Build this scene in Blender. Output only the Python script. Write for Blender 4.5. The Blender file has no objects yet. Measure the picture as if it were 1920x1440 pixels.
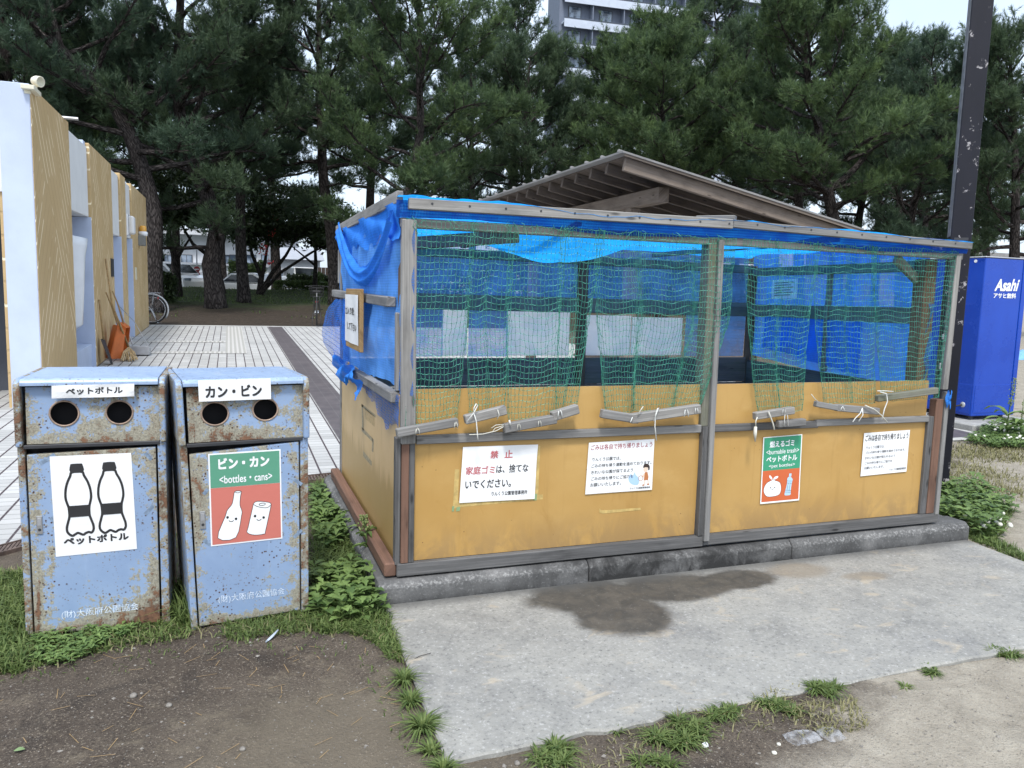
import bpy, bmesh, math, random
import numpy as np
from mathutils import Vector, Matrix

SC = bpy.context.scene
COL = SC.collection
R_ = math.radians

# ------------------------------------------------------------------ camera
CAM_LOC = np.array([-0.7167168, -3.1666106, 1.2102767])
YAW, PITCH, ROLL, FPX = 0.3513556, 0.1155536, -0.0270102, 1451.771


def cam_axes():
    cy, sy, cp, sp = math.cos(YAW), math.sin(YAW), math.cos(PITCH), math.sin(PITCH)
    f = np.array([sy * cp, cy * cp, -sp])
    r = np.array([cy, -sy, 0.0])
    d = np.cross(f, r)
    cr, sr = math.cos(ROLL), math.sin(ROLL)
    return cr * r + sr * d, -sr * r + cr * d, f


AX_R, AX_D, AX_F = cam_axes()
cam_d = bpy.data.cameras.new("camera")
cam = bpy.data.objects.new("camera", cam_d)
COL.objects.link(cam)
cam_d.sensor_width = 36.0
cam_d.lens = 36.0 * FPX / 1920.0
cam_d.clip_start = 0.05
cam_d.clip_end = 2000
cam.matrix_world = Matrix((
    (AX_R[0], -AX_D[0], -AX_F[0], CAM_LOC[0]),
    (AX_R[1], -AX_D[1], -AX_F[1], CAM_LOC[1]),
    (AX_R[2], -AX_D[2], -AX_F[2], CAM_LOC[2]),
    (0, 0, 0, 1)))
SC.camera = cam

# ------------------------------------------------------------------ sky, sun, exposure
SUN_EL, SUN_AZ = R_(58), R_(200)      # azimuth measured clockwise from +Y
world = bpy.data.worlds.new("World")
SC.world = world
world.use_nodes = True
wn = world.node_tree
wn.nodes.clear()
w_out = wn.nodes.new("ShaderNodeOutputWorld")
w_bg = wn.nodes.new("ShaderNodeBackground")
w_sky = wn.nodes.new("ShaderNodeTexSky")
w_sky.sky_type = 'NISHITA'
w_sky.sun_disc = False
w_sky.sun_elevation = SUN_EL
w_sky.sun_rotation = SUN_AZ
w_sky.air_density = 1.0
w_sky.dust_density = 4.0
w_sky.ozone_density = 1.0
w_bg.inputs["Strength"].default_value = 0.15
# thin overcast: the blue of the clear sky is mixed with a pale cloud layer
w_mix = wn.nodes.new("ShaderNodeMix")
w_mix.data_type = 'RGBA'
w_mix.inputs[0].default_value = 0.62
w_mix.inputs[7].default_value = (5.3, 6.15, 7.2, 1)
w_no = wn.nodes.new("ShaderNodeTexNoise")
w_no.inputs["Scale"].default_value = 2.2
w_no.inputs["Detail"].default_value = 5
w_tc = wn.nodes.new("ShaderNodeTexCoord")
w_mr = wn.nodes.new("ShaderNodeMapRange")
w_mr.inputs[1].default_value = 0.3
w_mr.inputs[2].default_value = 0.7
w_mr.inputs[3].default_value = 0.45
w_mr.inputs[4].default_value = 0.9
wn.links.new(w_tc.outputs["Generated"], w_no.inputs["Vector"])
wn.links.new(w_no.outputs["Fac"], w_mr.inputs[0])
wn.links.new(w_mr.outputs[0], w_mix.inputs[0])
wn.links.new(w_sky.outputs[0], w_mix.inputs[6])
wn.links.new(w_mix.outputs[2], w_bg.inputs["Color"])
wn.links.new(w_bg.outputs[0], w_out.inputs[0])

sun_d = bpy.data.lights.new("sun", 'SUN')
sun_d.energy = 2.1
sun_d.angle = R_(10)
sun_d.color = (1.0, 0.97, 0.93)
sun = bpy.data.objects.new("sun", sun_d)
COL.objects.link(sun)
sdir = Vector((math.sin(SUN_AZ) * math.cos(SUN_EL), math.cos(SUN_AZ) * math.cos(SUN_EL), math.sin(SUN_EL)))
sun.rotation_euler = sdir.to_track_quat('Z', 'Y').to_euler()
sun.location = (0, 0, 30)

SC.view_settings.view_transform = 'Standard'
SC.view_settings.look = 'None'
SC.view_settings.gamma = 1.0
SC.view_settings.exposure = 0.66
SC.render.engine = 'CYCLES'
SC.cycles.transparent_max_bounces = 24
SC.cycles.max_bounces = 8
SC.cycles.use_denoising = True


# ------------------------------------------------------------------ survey helpers
def ray(u, v):
    return AX_R * ((u - 960) / FPX) + AX_D * ((v - 720) / FPX) + AX_F


def PP(u, v, pt, n):
    """surveyed point: where the sight line (u, v) meets the plane through pt with normal n"""
    d = ray(u, v)
    n = np.array(n, float)
    t = ((np.array(pt, float) - CAM_LOC) @ n) / (d @ n)
    return CAM_LOC + t * d


def PX(u, v, x):
    return PP(u, v, (x, 0, 0), (1, 0, 0))


def PY(u, v, y):
    return PP(u, v, (0, y, 0), (0, 1, 0))


def PZ(u, v, z):
    return PP(u, v, (0, 0, z), (0, 0, 1))


# ------------------------------------------------------------------ object helpers
def tag(o, label=None, cat=None, group=None, kind=None):
    if label:
        o["label"] = label
    if cat:
        o["category"] = cat
    if group:
        o["group"] = group
    if kind:
        o["kind"] = kind
    return o


def thing(name, label, cat, loc=(0, 0, 0), rot=(0, 0, 0), group=None):
    o = bpy.data.objects.new(name, None)
    o.empty_display_size = 0.1
    o.location = [float(c) for c in loc]
    o.rotation_euler = rot
    COL.objects.link(o)
    return tag(o, label, cat, group)


def copy_tree(o, parent=None):
    c = o.copy()
    COL.objects.link(c)
    c.parent = parent
    for ch in list(o.children):
        copy_tree(ch, c)
    return c


class MB:
    """collects shapes and links them as ONE mesh object"""
    warp = None

    def __init__(self):
        self.v, self.f, self.uv, self.m = [], [], [], []

    def add(self, verts, faces, uvs=None, mat=0):
        b = len(self.v)
        self.v.extend([tuple(map(float, p)) for p in verts])
        for i, f in enumerate(faces):
            self.f.append(tuple(b + k for k in f))
            self.uv.append(uvs[i] if uvs else None)
            self.m.append(mat)
        return self

    def box(self, c, s, rot=None, mat=0):
        """box: centre c, size s, rotation matrix rot (3x3)"""
        cx, cy, cz = c
        hx, hy, hz = s[0] / 2, s[1] / 2, s[2] / 2
        M = rot or Matrix.Identity(3)
        vs = []
        for z in (-hz, hz):
            for x, y in ((-hx, -hy), (hx, -hy), (hx, hy), (-hx, hy)):
                p = M @ Vector((x, y, z))
                vs.append((p.x + cx, p.y + cy, p.z + cz))
        fs = [(3, 2, 1, 0), (4, 5, 6, 7), (0, 1, 5, 4), (1, 2, 6, 5), (2, 3, 7, 6), (3, 0, 4, 7)]
        ou = random.random() * 7
        ax = 0 if s[0] >= max(s[1], s[2]) else (1 if s[1] >= s[2] else 2)
        loc = []
        for z in (-hz, hz):
            for x, y in ((-hx, -hy), (hx, -hy), (hx, hy), (-hx, hy)):
                loc.append((x, y, z))
        uvs = []
        for k, f in enumerate(fs):
            uu = []
            for i in f:
                p = loc[i]
                o2 = [p[j] for j in range(3) if j != ax]
                uu.append((p[ax] + ou, o2[0] + o2[1] + k * 0.37 + ou))
            uvs.append(uu)
        return self.add(vs, fs, uvs, mat)

    def bx(self, x0, x1, y0, y1, z0, z1, mat=0):
        return self.box(((x0 + x1) / 2, (y0 + y1) / 2, (z0 + z1) / 2), (x1 - x0, y1 - y0, z1 - z0), None, mat)

    def beam(self, p0, p1, w, h, up=(0, 0, 1), mat=0):
        """timber from p0 to p1: w across, h along 'up'"""
        a, b = Vector([float(c) for c in p0]), Vector([float(c) for c in p1])
        x = (b - a)
        L = x.length
        x.normalize()
        u = Vector(up)
        y = u.cross(x).normalized()
        z = x.cross(y).normalized()
        M = Matrix((x, y, z)).transposed()
        c = (a + b) / 2
        # length must win for the grain direction
        self.box(c, (max(L, 1e-4), w, h), M, mat)
        return self

    def tube(self, pts, r, n=6, caps=True, mat=0, vscale=1.0):
        pts = [Vector([float(c) for c in p]) for p in pts]
        rs = r if hasattr(r, '__len__') else [r] * len(pts)
        b = len(self.v)
        prev = None
        L = 0
        off = random.random() * 10
        lens = []
        for i, p in enumerate(pts):
            t = (pts[min(i + 1, len(pts) - 1)] - pts[max(i - 1, 0)])
            if t.length < 1e-9:
                t = Vector((0, 0, 1))
            t.normalize()
            if prev is None:
                a = Vector((1, 0, 0)) if abs(t.x) < 0.8 else Vector((0, 1, 0))
                prev = (a - t * a.dot(t)).normalized()
            else:
                prev = (prev - t * prev.dot(t))
                if prev.length < 1e-6:
                    prev = t.orthogonal()
                prev.normalize()
            q = t.cross(prev)
            if i:
                L += (p - pts[i - 1]).length
            lens.append(L)
            for k in range(n):
                an = 2 * math.pi * k / n
                d = prev * math.cos(an) + q * math.sin(an)
                self.v.append(tuple(p + d * rs[i]))
        for i in range(len(pts) - 1):
            for k in range(n):
                k2 = (k + 1) % n
                self.f.append((b + i * n + k, b + i * n + k2, b + (i + 1) * n + k2, b + (i + 1) * n + k))
                per = 2 * math.pi * rs[0]
                self.uv.append([(lens[i] + off, per * k / n), (lens[i] + off, per * (k + 1) / n),
                                (lens[i + 1] + off, per * (k + 1) / n), (lens[i + 1] + off, per * k / n)])
                self.m.append(mat)
        if caps:
            self.f.append(tuple(b + k for k in range(n))[::-1])
            self.uv.append(None)
            self.m.append(mat)
            e = b + (len(pts) - 1) * n
            self.f.append(tuple(e + k for k in range(n)))
            self.uv.append(None)
            self.m.append(mat)
        return self

    def cyl(self, p0, p1, r0, r1=None, n=16, mat=0):
        return self.tube([p0, p1], [r0, r0 if r1 is None else r1], n, True, mat)

    def lathe(self, c, prof, n=16, axis='Z', mat=0):
        """prof: list of (r, h) along axis"""
        b = len(self.v)
        for r, h in prof:
            for k in range(n):
                an = 2 * math.pi * k / n
                a, d = r * math.cos(an), r * math.sin(an)
                p = {'Z': (a, d, h), 'Y': (a, h, d), 'X': (h, a, d)}[axis]
                self.v.append((c[0] + p[0], c[1] + p[1], c[2] + p[2]))
        for i in range(len(prof) - 1):
            for k in range(n):
                k2 = (k + 1) % n
                self.f.append((b + i * n + k, b + i * n + k2, b + (i + 1) * n + k2, b + (i + 1) * n + k))
                self.uv.append(None)
                self.m.append(mat)
        return self

    def prism(self, poly, a, b_, axis='Y', mat=0):
        """extrude a 2-D outline along an axis. axis Y: poly is (x, z); X: (y, z); Z: (x, y)"""
        n = len(poly)
        def mk(q, h):
            return {'Y': (q[0], h, q[1]), 'X': (h, q[0], q[1]), 'Z': (q[0], q[1], h)}[axis]
        vs = [mk(q, a) for q in poly] + [mk(q, b_) for q in poly]
        fs = [tuple(range(n))[::-1], tuple(range(n, 2 * n))]
        fs += [(i, (i + 1) % n, n + (i + 1) % n, n + i) for i in range(n)]
        return self.add(vs, fs, None, mat)

    def torus(self, c, R, r, axis='Y', n=28, m=8, mat=0, sx=1.0, sz=1.0):
        b = len(self.v)
        for i in range(n):
            t = 2 * math.pi * i / n
            for j in range(m):
                s = 2 * math.pi * j / m
                rr = R + r * math.cos(s)
                a, d, h = rr * math.cos(t) * sx, rr * math.sin(t) * sz, r * math.sin(s)
                p = {'Z': (a, d, h), 'Y': (a, h, d), 'X': (h, a, d)}[axis]
                self.v.append((c[0] + p[0], c[1] + p[1], c[2] + p[2]))
        for i in range(n):
            for j in range(m):
                i2, j2 = (i + 1) % n, (j + 1) % m
                self.f.append((b + i * m + j, b + i2 * m + j, b + i2 * m + j2, b + i * m + j2))
                self.uv.append(None)
                self.m.append(mat)
        return self

    def build(self, name, mats, parent=None, bevel=0.0, smooth=False, seg=1, origin=None, fixn=True):
        """link as an object; vertices are given in world coordinates when 'origin' is the parent's location"""
        o = origin if origin is not None else (0, 0, 0)
        me = bpy.data.meshes.new(name)
        if MB.warp:
            self.v = [MB.warp(p) for p in self.v]
        vv = [(p[0] - o[0], p[1] - o[1], p[2] - o[2]) for p in self.v]
        me.from_pydata(vv, [], self.f)
        uvl = me.uv_layers.new(name="UVMap")
        k = 0
        buf = []
        for f, uv in zip(self.f, self.uv):
            if uv is None:
                for i in f:
                    p = vv[i]
                    buf.extend((p[0] + p[1] * 0.7, p[2] + p[1] * 0.7))
            else:
                for q in uv:
                    buf.extend(q)
        uvl.data.foreach_set("uv", buf)
        me.polygons.foreach_set("material_index", self.m)
        if not isinstance(mats, (list, tuple)):
            mats = [mats]
        for m in mats:
            me.materials.append(m)
        if bevel > 0 or fixn:
            bm = bmesh.new()
            bm.from_mesh(me)
            if fixn:
                bmesh.ops.recalc_face_normals(bm, faces=bm.faces)
            if bevel > 0:
                es = [e for e in bm.edges if len(e.link_faces) == 2 and e.calc_face_angle(0) > 0.5]
                bmesh.ops.bevel(bm, geom=es, offset=bevel, segments=seg, affect='EDGES', profile=0.6,
                                clamp_overlap=True)
            bm.to_mesh(me)
            bm.free()
        if smooth:
            me.polygons.foreach_set("use_smooth", [True] * len(me.polygons))
        ob = bpy.data.objects.new(name, me)
        COL.objects.link(ob)
        if parent is not None:
            ob.parent = parent
        return ob


def raw_mesh(name, V, F, mats, parent=None, attr=None, smooth=False, midx=None):
    """fast mesh from numpy arrays: V (n,3), F (m,k) with k = 3 or 4; attr = dict of per-vertex floats"""
    me = bpy.data.meshes.new(name)
    n, (m, k) = len(V), F.shape
    me.vertices.add(n)
    me.vertices.foreach_set("co", np.ascontiguousarray(V, dtype=np.float32).ravel())
    me.loops.add(m * k)
    me.loops.foreach_set("vertex_index", np.ascontiguousarray(F, dtype=np.int32).ravel())
    me.polygons.add(m)
    me.polygons.foreach_set("loop_start", np.arange(0, m * k, k, dtype=np.int32))
    me.polygons.foreach_set("loop_total", np.full(m, k, dtype=np.int32))
    me.polygons.foreach_set("use_smooth", np.full(m, bool(smooth)))
    for mt in (mats if isinstance(mats, (list, tuple)) else [mats]):
        me.materials.append(mt)
    if midx is not None:
        me.polygons.foreach_set("material_index", np.ascontiguousarray(midx, dtype=np.int32))
    me.update(calc_edges=True)
    if attr:
        for nm, arr in attr.items():
            a = me.attributes.new(nm, 'FLOAT', 'POINT')
            a.data.foreach_set("value", np.ascontiguousarray(arr, dtype=np.float32))
    ob = bpy.data.objects.new(name, me)
    COL.objects.link(ob)
    if parent is not None:
        ob.parent = parent
    return ob


# value noise for real relief
_rs = np.random.RandomState(7)
_NT = _rs.rand(256, 256)


def vnoise(x, y):
    x, y = np.asarray(x, float), np.asarray(y, float)
    xi, yi = np.floor(x).astype(int), np.floor(y).astype(int)
    fx, fy = x - xi, y - yi
    fx, fy = fx * fx * (3 - 2 * fx), fy * fy * (3 - 2 * fy)
    g = lambda a, b: _NT[a % 256, b % 256]
    return (g(xi, yi) * (1 - fx) + g(xi + 1, yi) * fx) * (1 - fy) + (g(xi, yi + 1) * (1 - fx) + g(xi + 1, yi + 1) * fx) * fy


def fbm(x, y, o=4):
    s, a = 0, 0.5
    for i in range(o):
        s = s + a * (vnoise(x * 2 ** i + 17 * i, y * 2 ** i + 31 * i) - 0.5)
        a *= 0.5
    return s


def smooth01(t):
    t = np.clip(t, 0, 1)
    return t * t * (3 - 2 * t)


SLOPE = 0.0265


def ground_z(x, y):
    """park ground: flat at the shed, plaza rising gently, then a low mound under the pines"""
    x, y = np.asarray(x, float), np.asarray(y, float)
    z = -0.113 - 0.014 * smooth01((-0.18 - x) / 0.25) * smooth01((0.9 - y) / 0.5) + SLOPE * np.clip(y - 2.1, 0, 14.6)
    z = z + 0.38 * smooth01((y - 17.2) / 9.0) + 0.22 * smooth01((y - 25) / 10.0)
    z = z + 0.27 * np.exp(-((y - 33.0) / 2.2) ** 2) * smooth01((10 - x) / 4)
    return z


def soil_relief(x, y):
    near = smooth01((3.4 - np.abs(x - 0.6)) / 0.6) * smooth01((0.5 - y) / 0.6)
    return (fbm(x * 2.1, y * 2.1, 4) * 0.030 + fbm(x * 9, y * 9, 3) * 0.016) * np.clip(near, 0, 1) - 0.004


def soil_z(x, y):
    return ground_z(x, y) + soil_relief(np.asarray(x, float), np.asarray(y, float))


def plaza_z(y):
    return -0.100 + SLOPE * max(0.0, y - 2.1)


# ------------------------------------------------------------------ materials
class G:
    """small node-graph writer"""

    def __init__(self, name):
        self.m = bpy.data.materials.new(name)
        self.m.use_nodes = True
        self.t = self.m.node_tree
        self.t.nodes.clear()
        self.out = self.n("ShaderNodeOutputMaterial")
        self.b = self.n("ShaderNodeBsdfPrincipled")
        self.t.links.new(self.b.outputs[0], self.out.inputs[0])
        self._tc = None

    def n(self, ty, **kw):
        nd = self.t.nodes.new(ty)
        for k, v in kw.items():
            setattr(nd, k, v)
        return nd

    def L(self, a, b):
        self.t.links.new(a, b)

    def put(self, sock, v):
        if isinstance(v, bpy.types.NodeSocket):
            self.L(v, sock)
        elif hasattr(v, '__len__') and len(v) == 3 and sock.type == 'RGBA':
            sock.default_value = (*v, 1)
        else:
            sock.default_value = v

    def tc(self, k="Object"):
        if self._tc is None:
            self._tc = self.n("ShaderNodeTexCoord")
        return self._tc.outputs[k]

    def pos(self):
        return self.n("ShaderNodeNewGeometry").outputs["Position"]

    def uv(self):
        return self.tc("UV")

    def map(self, vec, scale=(1, 1, 1), loc=(0, 0, 0), rot=(0, 0, 0)):
        nd = self.n("ShaderNodeMapping")
        self.L(vec, nd.inputs[0])
        nd.inputs[1].default_value = loc
        nd.inputs[2].default_value = rot
        nd.inputs[3].default_value = scale
        return nd.outputs[0]

    def noise(self, vec, scale=5, detail=4, rough=0.55, dist=0.0):
        nd = self.n("ShaderNodeTexNoise")
        self.L(vec, nd.inputs["Vector"])
        nd.inputs["Scale"].default_value = scale
        nd.inputs["Detail"].default_value = detail
        nd.inputs["Roughness"].default_value = rough
        nd.inputs["Distortion"].default_value = dist
        return nd.outputs["Fac"]

    def vor(self, vec, scale=5, feature='F1', rnd=1.0, out="Distance"):
        nd = self.n("ShaderNodeTexVoronoi", feature=feature)
        self.L(vec, nd.inputs["Vector"])
        nd.inputs["Scale"].default_value = scale
        nd.inputs["Randomness"].default_value = rnd
        return nd.outputs[out]

    def sep(self, vec):
        nd = self.n("ShaderNodeSeparateXYZ")
        self.L(vec, nd.inputs[0])
        return nd.outputs

    def comb(self, x=0, y=0, z=0):
        nd = self.n("ShaderNodeCombineXYZ")
        for i, v in enumerate((x, y, z)):
            self.put(nd.inputs[i], v)
        return nd.outputs[0]

    def math(self, op, a, b=0.0, c=None, clamp=False):
        nd = self.n("ShaderNodeMath", operation=op, use_clamp=clamp)
        self.put(nd.inputs[0], a)
        self.put(nd.inputs[1], b)
        if c is not None:
            self.put(nd.inputs[2], c)
        return nd.outputs[0]

    def vmath(self, op, a, b=(0, 0, 0)):
        nd = self.n("ShaderNodeVectorMath", operation=op)
        self.put(nd.inputs[0], a)
        self.put(nd.inputs[1], b)
        return nd.outputs["Value"] if op == 'LENGTH' else nd.outputs[0]

    def rng(self, v, a, b, c=0.0, d=1.0, smooth=True):
        nd = self.n("ShaderNodeMapRange")
        if smooth:
            nd.interpolation_type = 'SMOOTHSTEP'
        self.put(nd.inputs[0], v)
        for i, q in enumerate((a, b, c, d)):
            self.put(nd.inputs[i + 1], q)
        return nd.outputs[0]

    def ramp(self, fac, stops):
        nd = self.n("ShaderNodeValToRGB")
        self.L(fac, nd.inputs[0])
        cr = nd.color_ramp
        while len(cr.elements) < len(stops):
            cr.elements.new(0.5)
        for e, (p, c) in zip(cr.elements, stops):
            e.position = p
            e.color = (*c, 1)
        return nd.outputs[0]

    def mix(self, fac, a, b, mode='MIX'):
        nd = self.n("ShaderNodeMix", data_type='RGBA', blend_type=mode)
        self.put(nd.inputs[0], fac)
        self.put(nd.inputs[6], a)
        self.put(nd.inputs[7], b)
        return nd.outputs[2]

    def blob(self, vec, cx, cy, rx, ry, ang=0.0):
        """1 at the centre, 0 on the ellipse, negative outside (XY plane)"""
        q = self.map(self.vmath('SUBTRACT', vec, (cx, cy, 0)), rot=(0, 0, ang))
        q = self.vmath('MULTIPLY', q, (1 / rx, 1 / ry, 0))
        return self.math('SUBTRACT', 1.0, self.vmath('LENGTH', q))

    def bump(self, h, strength=0.3, dist=0.01, prev=None):
        nd = self.n("ShaderNodeBump")
        nd.inputs["Strength"].default_value = strength
        nd.inputs["Distance"].default_value = dist
        self.L(h, nd.inputs["Height"])
        if prev is not None:
            self.L(prev, nd.inputs["Normal"])
        return nd.outputs[0]

    def attr(self, name):
        nd = self.n("ShaderNodeAttribute", attribute_name=name)
        return nd.outputs["Fac"]

    def rand(self):
        return self.n("ShaderNodeObjectInfo").outputs["Random"]

    def fin(self, color, rough=0.6, metal=0.0, normal=None, spec=None):
        self.put(self.b.inputs["Base Color"], color)
        self.put(self.b.inputs["Roughness"], rough)
        self.put(self.b.inputs["Metallic"], metal)
        if spec is not None:
            self.put(self.b.inputs["Specular IOR Level"], spec)
        if normal is not None:
            self.L(normal, self.b.inputs["Normal"])
        return self.m

    def thin(self, color, alpha, transl=0.5, rough=0.7):
        """thin woven sheet: part hole, part cloth that also lets light through"""
        tr = self.n("ShaderNodeBsdfTransparent")
        tl = self.n("ShaderNodeBsdfTranslucent")
        df = self.n("ShaderNodeBsdfDiffuse")
        self.put(tl.inputs[0], color)
        self.put(df.inputs[0], color)
        m1 = self.n("ShaderNodeMixShader")
        m1.inputs[0].default_value = transl
        self.L(df.outputs[0], m1.inputs[1])
        self.L(tl.outputs[0], m1.inputs[2])
        m2 = self.n("ShaderNodeMixShader")
        self.put(m2.inputs[0], alpha)
        self.L(tr.outputs[0], m2.inputs[1])
        self.L(m1.outputs[0], m2.inputs[2])
        self.t.nodes.remove(self.b)
        self.L(m2.outputs[0], self.out.inputs[0])
        return self.m


def plain(name, col, rough=0.6, metal=0.0, var=0.12, scale=6.0, spec=None):
    g = G(name)
    f = g.noise(g.tc(), scale, 5)
    c = g.mix(g.rng(f, 0.3, 0.7), tuple(x * (1 - var) for x in col), tuple(min(1, x * (1 + var)) for x in col))
    return g.fin(c, rough, metal, None, spec)


def wood(name, light, dark, knots=True, rough=0.85, green=0.0):
    g = G(name)
    uv = g.uv()
    fine = g.noise(g.map(uv, (2.5, 150, 1)), 1.0, 6, 0.65)
    broad = g.noise(g.map(uv, (1.3, 24, 1), (3, 1, 0)), 1.0, 4, 0.6, 0.4)
    f = g.math('ADD', g.math('MULTIPLY', fine, 0.55), g.math('MULTIPLY', broad, 0.45))
    c = g.ramp(f, [(0.28, dark), (0.5, tuple((a + b) / 2 for a, b in zip(light, dark))), (0.7, light)])
    stain = g.noise(g.map(uv, (3, 8, 1), (9, 4, 0)), 1.0, 4, 0.6)
    c = g.mix(g.rng(stain, 0.45, 0.75, 0, 0.55), c, tuple(x * 0.5 for x in dark))
    if knots:
        k = g.vor(g.map(uv, (4.5, 16, 1)), 1.0, 'F1', 1.0)
        c = g.mix(g.rng(k, 0.05, 0.16, 0.75, 0.0), c, tuple(x * 0.3 for x in dark))
    if green:
        mo = g.noise(g.map(uv, (5, 12, 1), (2, 7, 0)), 1.0, 5, 0.6)
        c = g.mix(g.rng(mo, 0.45, 0.7, 0, green), c, (0.10, 0.12, 0.05))
    nb = g.bump(f, 0.55, 0.004)
    return g.fin(c, rough, 0, nb, 0.25)


M = {}
M['wood_grey'] = wood('weathered_wood', (0.33, 0.325, 0.315), (0.095, 0.094, 0.094))
M['wood_pale'] = wood('pale_weathered_wood', (0.39, 0.38, 0.36), (0.135, 0.13, 0.125))
M['wood_dark'] = wood('dark_weathered_wood', (0.185, 0.183, 0.182), (0.04, 0.04, 0.041))
M['wood_brown'] = wood('brown_stained_wood', (0.24, 0.135, 0.095), (0.10, 0.06, 0.045))
M['wood_inner'] = wood('brown_post_wood', (0.17, 0.115, 0.075), (0.07, 0.045, 0.03))
M['wood_mossy'] = wood('mossy_weathered_wood', (0.26, 0.26, 0.21), (0.11, 0.11, 0.09), green=0.4)
M['wood_plank'] = wood('black_stained_plank', (0.20, 0.185, 0.165), (0.055, 0.05, 0.045), green=0.25)
M['wood_pavilion'] = wood('pavilion_timber', (0.285, 0.235, 0.195), (0.125, 0.098, 0.08))
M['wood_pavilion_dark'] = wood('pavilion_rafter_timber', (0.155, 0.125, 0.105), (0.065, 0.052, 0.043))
M['ply_edge'] = wood('plywood_edge', (0.45, 0.30, 0.14), (0.2, 0.12, 0.05))


def yellow_panel():
    g = G('yellow_coated_plywood')
    o = g.tc()
    big = g.noise(o, 2.2, 5, 0.6)
    c = g.mix(g.rng(big, 0.3, 0.7), (0.425, 0.252, 0.076), (0.475, 0.295, 0.098))
    # vertical runs of dirty water
    runs = g.noise(g.map(o, (22, 22, 1.6)), 1.0, 4, 0.65)
    c = g.mix(g.rng(runs, 0.54, 0.78, 0, 0.5), c, (0.33, 0.19, 0.055))
    sm = g.noise(g.map(o, (7, 7, 4), (5, 2, 3)), 1.0, 5, 0.7, 1.0)
    c = g.mix(g.rng(sm, 0.58, 0.72, 0, 0.42), c, (0.36, 0.2, 0.05))
    fade = g.noise(g.map(o, (3, 3, 5), (7, 7, 1)), 1.0, 5, 0.65)
    c = g.mix(g.rng(fade, 0.52, 0.72, 0, 0.25), c, (0.60, 0.40, 0.16))
    dot = g.vor(g.map(o, (17, 17, 17)), 1.0)
    c = g.mix(g.rng(dot, 0.03, 0.06, 0.8, 0), c, (0.12, 0.06, 0.025))
    z = g.sep(o)[2]
    c = g.mix(g.math('MULTIPLY', g.rng(z, 0.04, 0.26, 0.8, 0), g.rng(sm, 0.35, 0.58)), c, (0.30, 0.19, 0.08))
    gr = g.noise(g.map(o, (60, 60, 400)), 1.0, 2)
    return g.fin(c, g.rng(big, 0.3, 0.7, 0.34, 0.48), 0, g.bump(g.math('ADD', gr, big), 0.06, 0.003), 0.45)


M['yellow'] = yellow_panel()


def yellow_side():
    g = G('pale_yellow_plywood')  # paler than the front boards
    o = g.tc()
    big = g.noise(o, 3, 5, 0.6)
    c = g.mix(g.rng(big, 0.3, 0.7), (0.55, 0.375, 0.165), (0.60, 0.42, 0.205))
    z = g.sep(o)[2]
    runs = g.noise(g.map(o, (16, 16, 2.0)), 1.0, 5, 0.65)
    damp = g.rng(g.math('ADD', z, g.math('MULTIPLY', g.math('SUBTRACT', runs, 0.5), 0.35)), 0.40, 0.30, 0, 0.75)
    c = g.mix(damp, c, (0.36, 0.235, 0.075))
    c = g.mix(g.rng(runs, 0.55, 0.75, 0, 0.35), c, (0.26, 0.18, 0.06))
    return g.fin(c, 0.5, 0, None, 0.4)


M['yellow_side'] = yellow_side()


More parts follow.
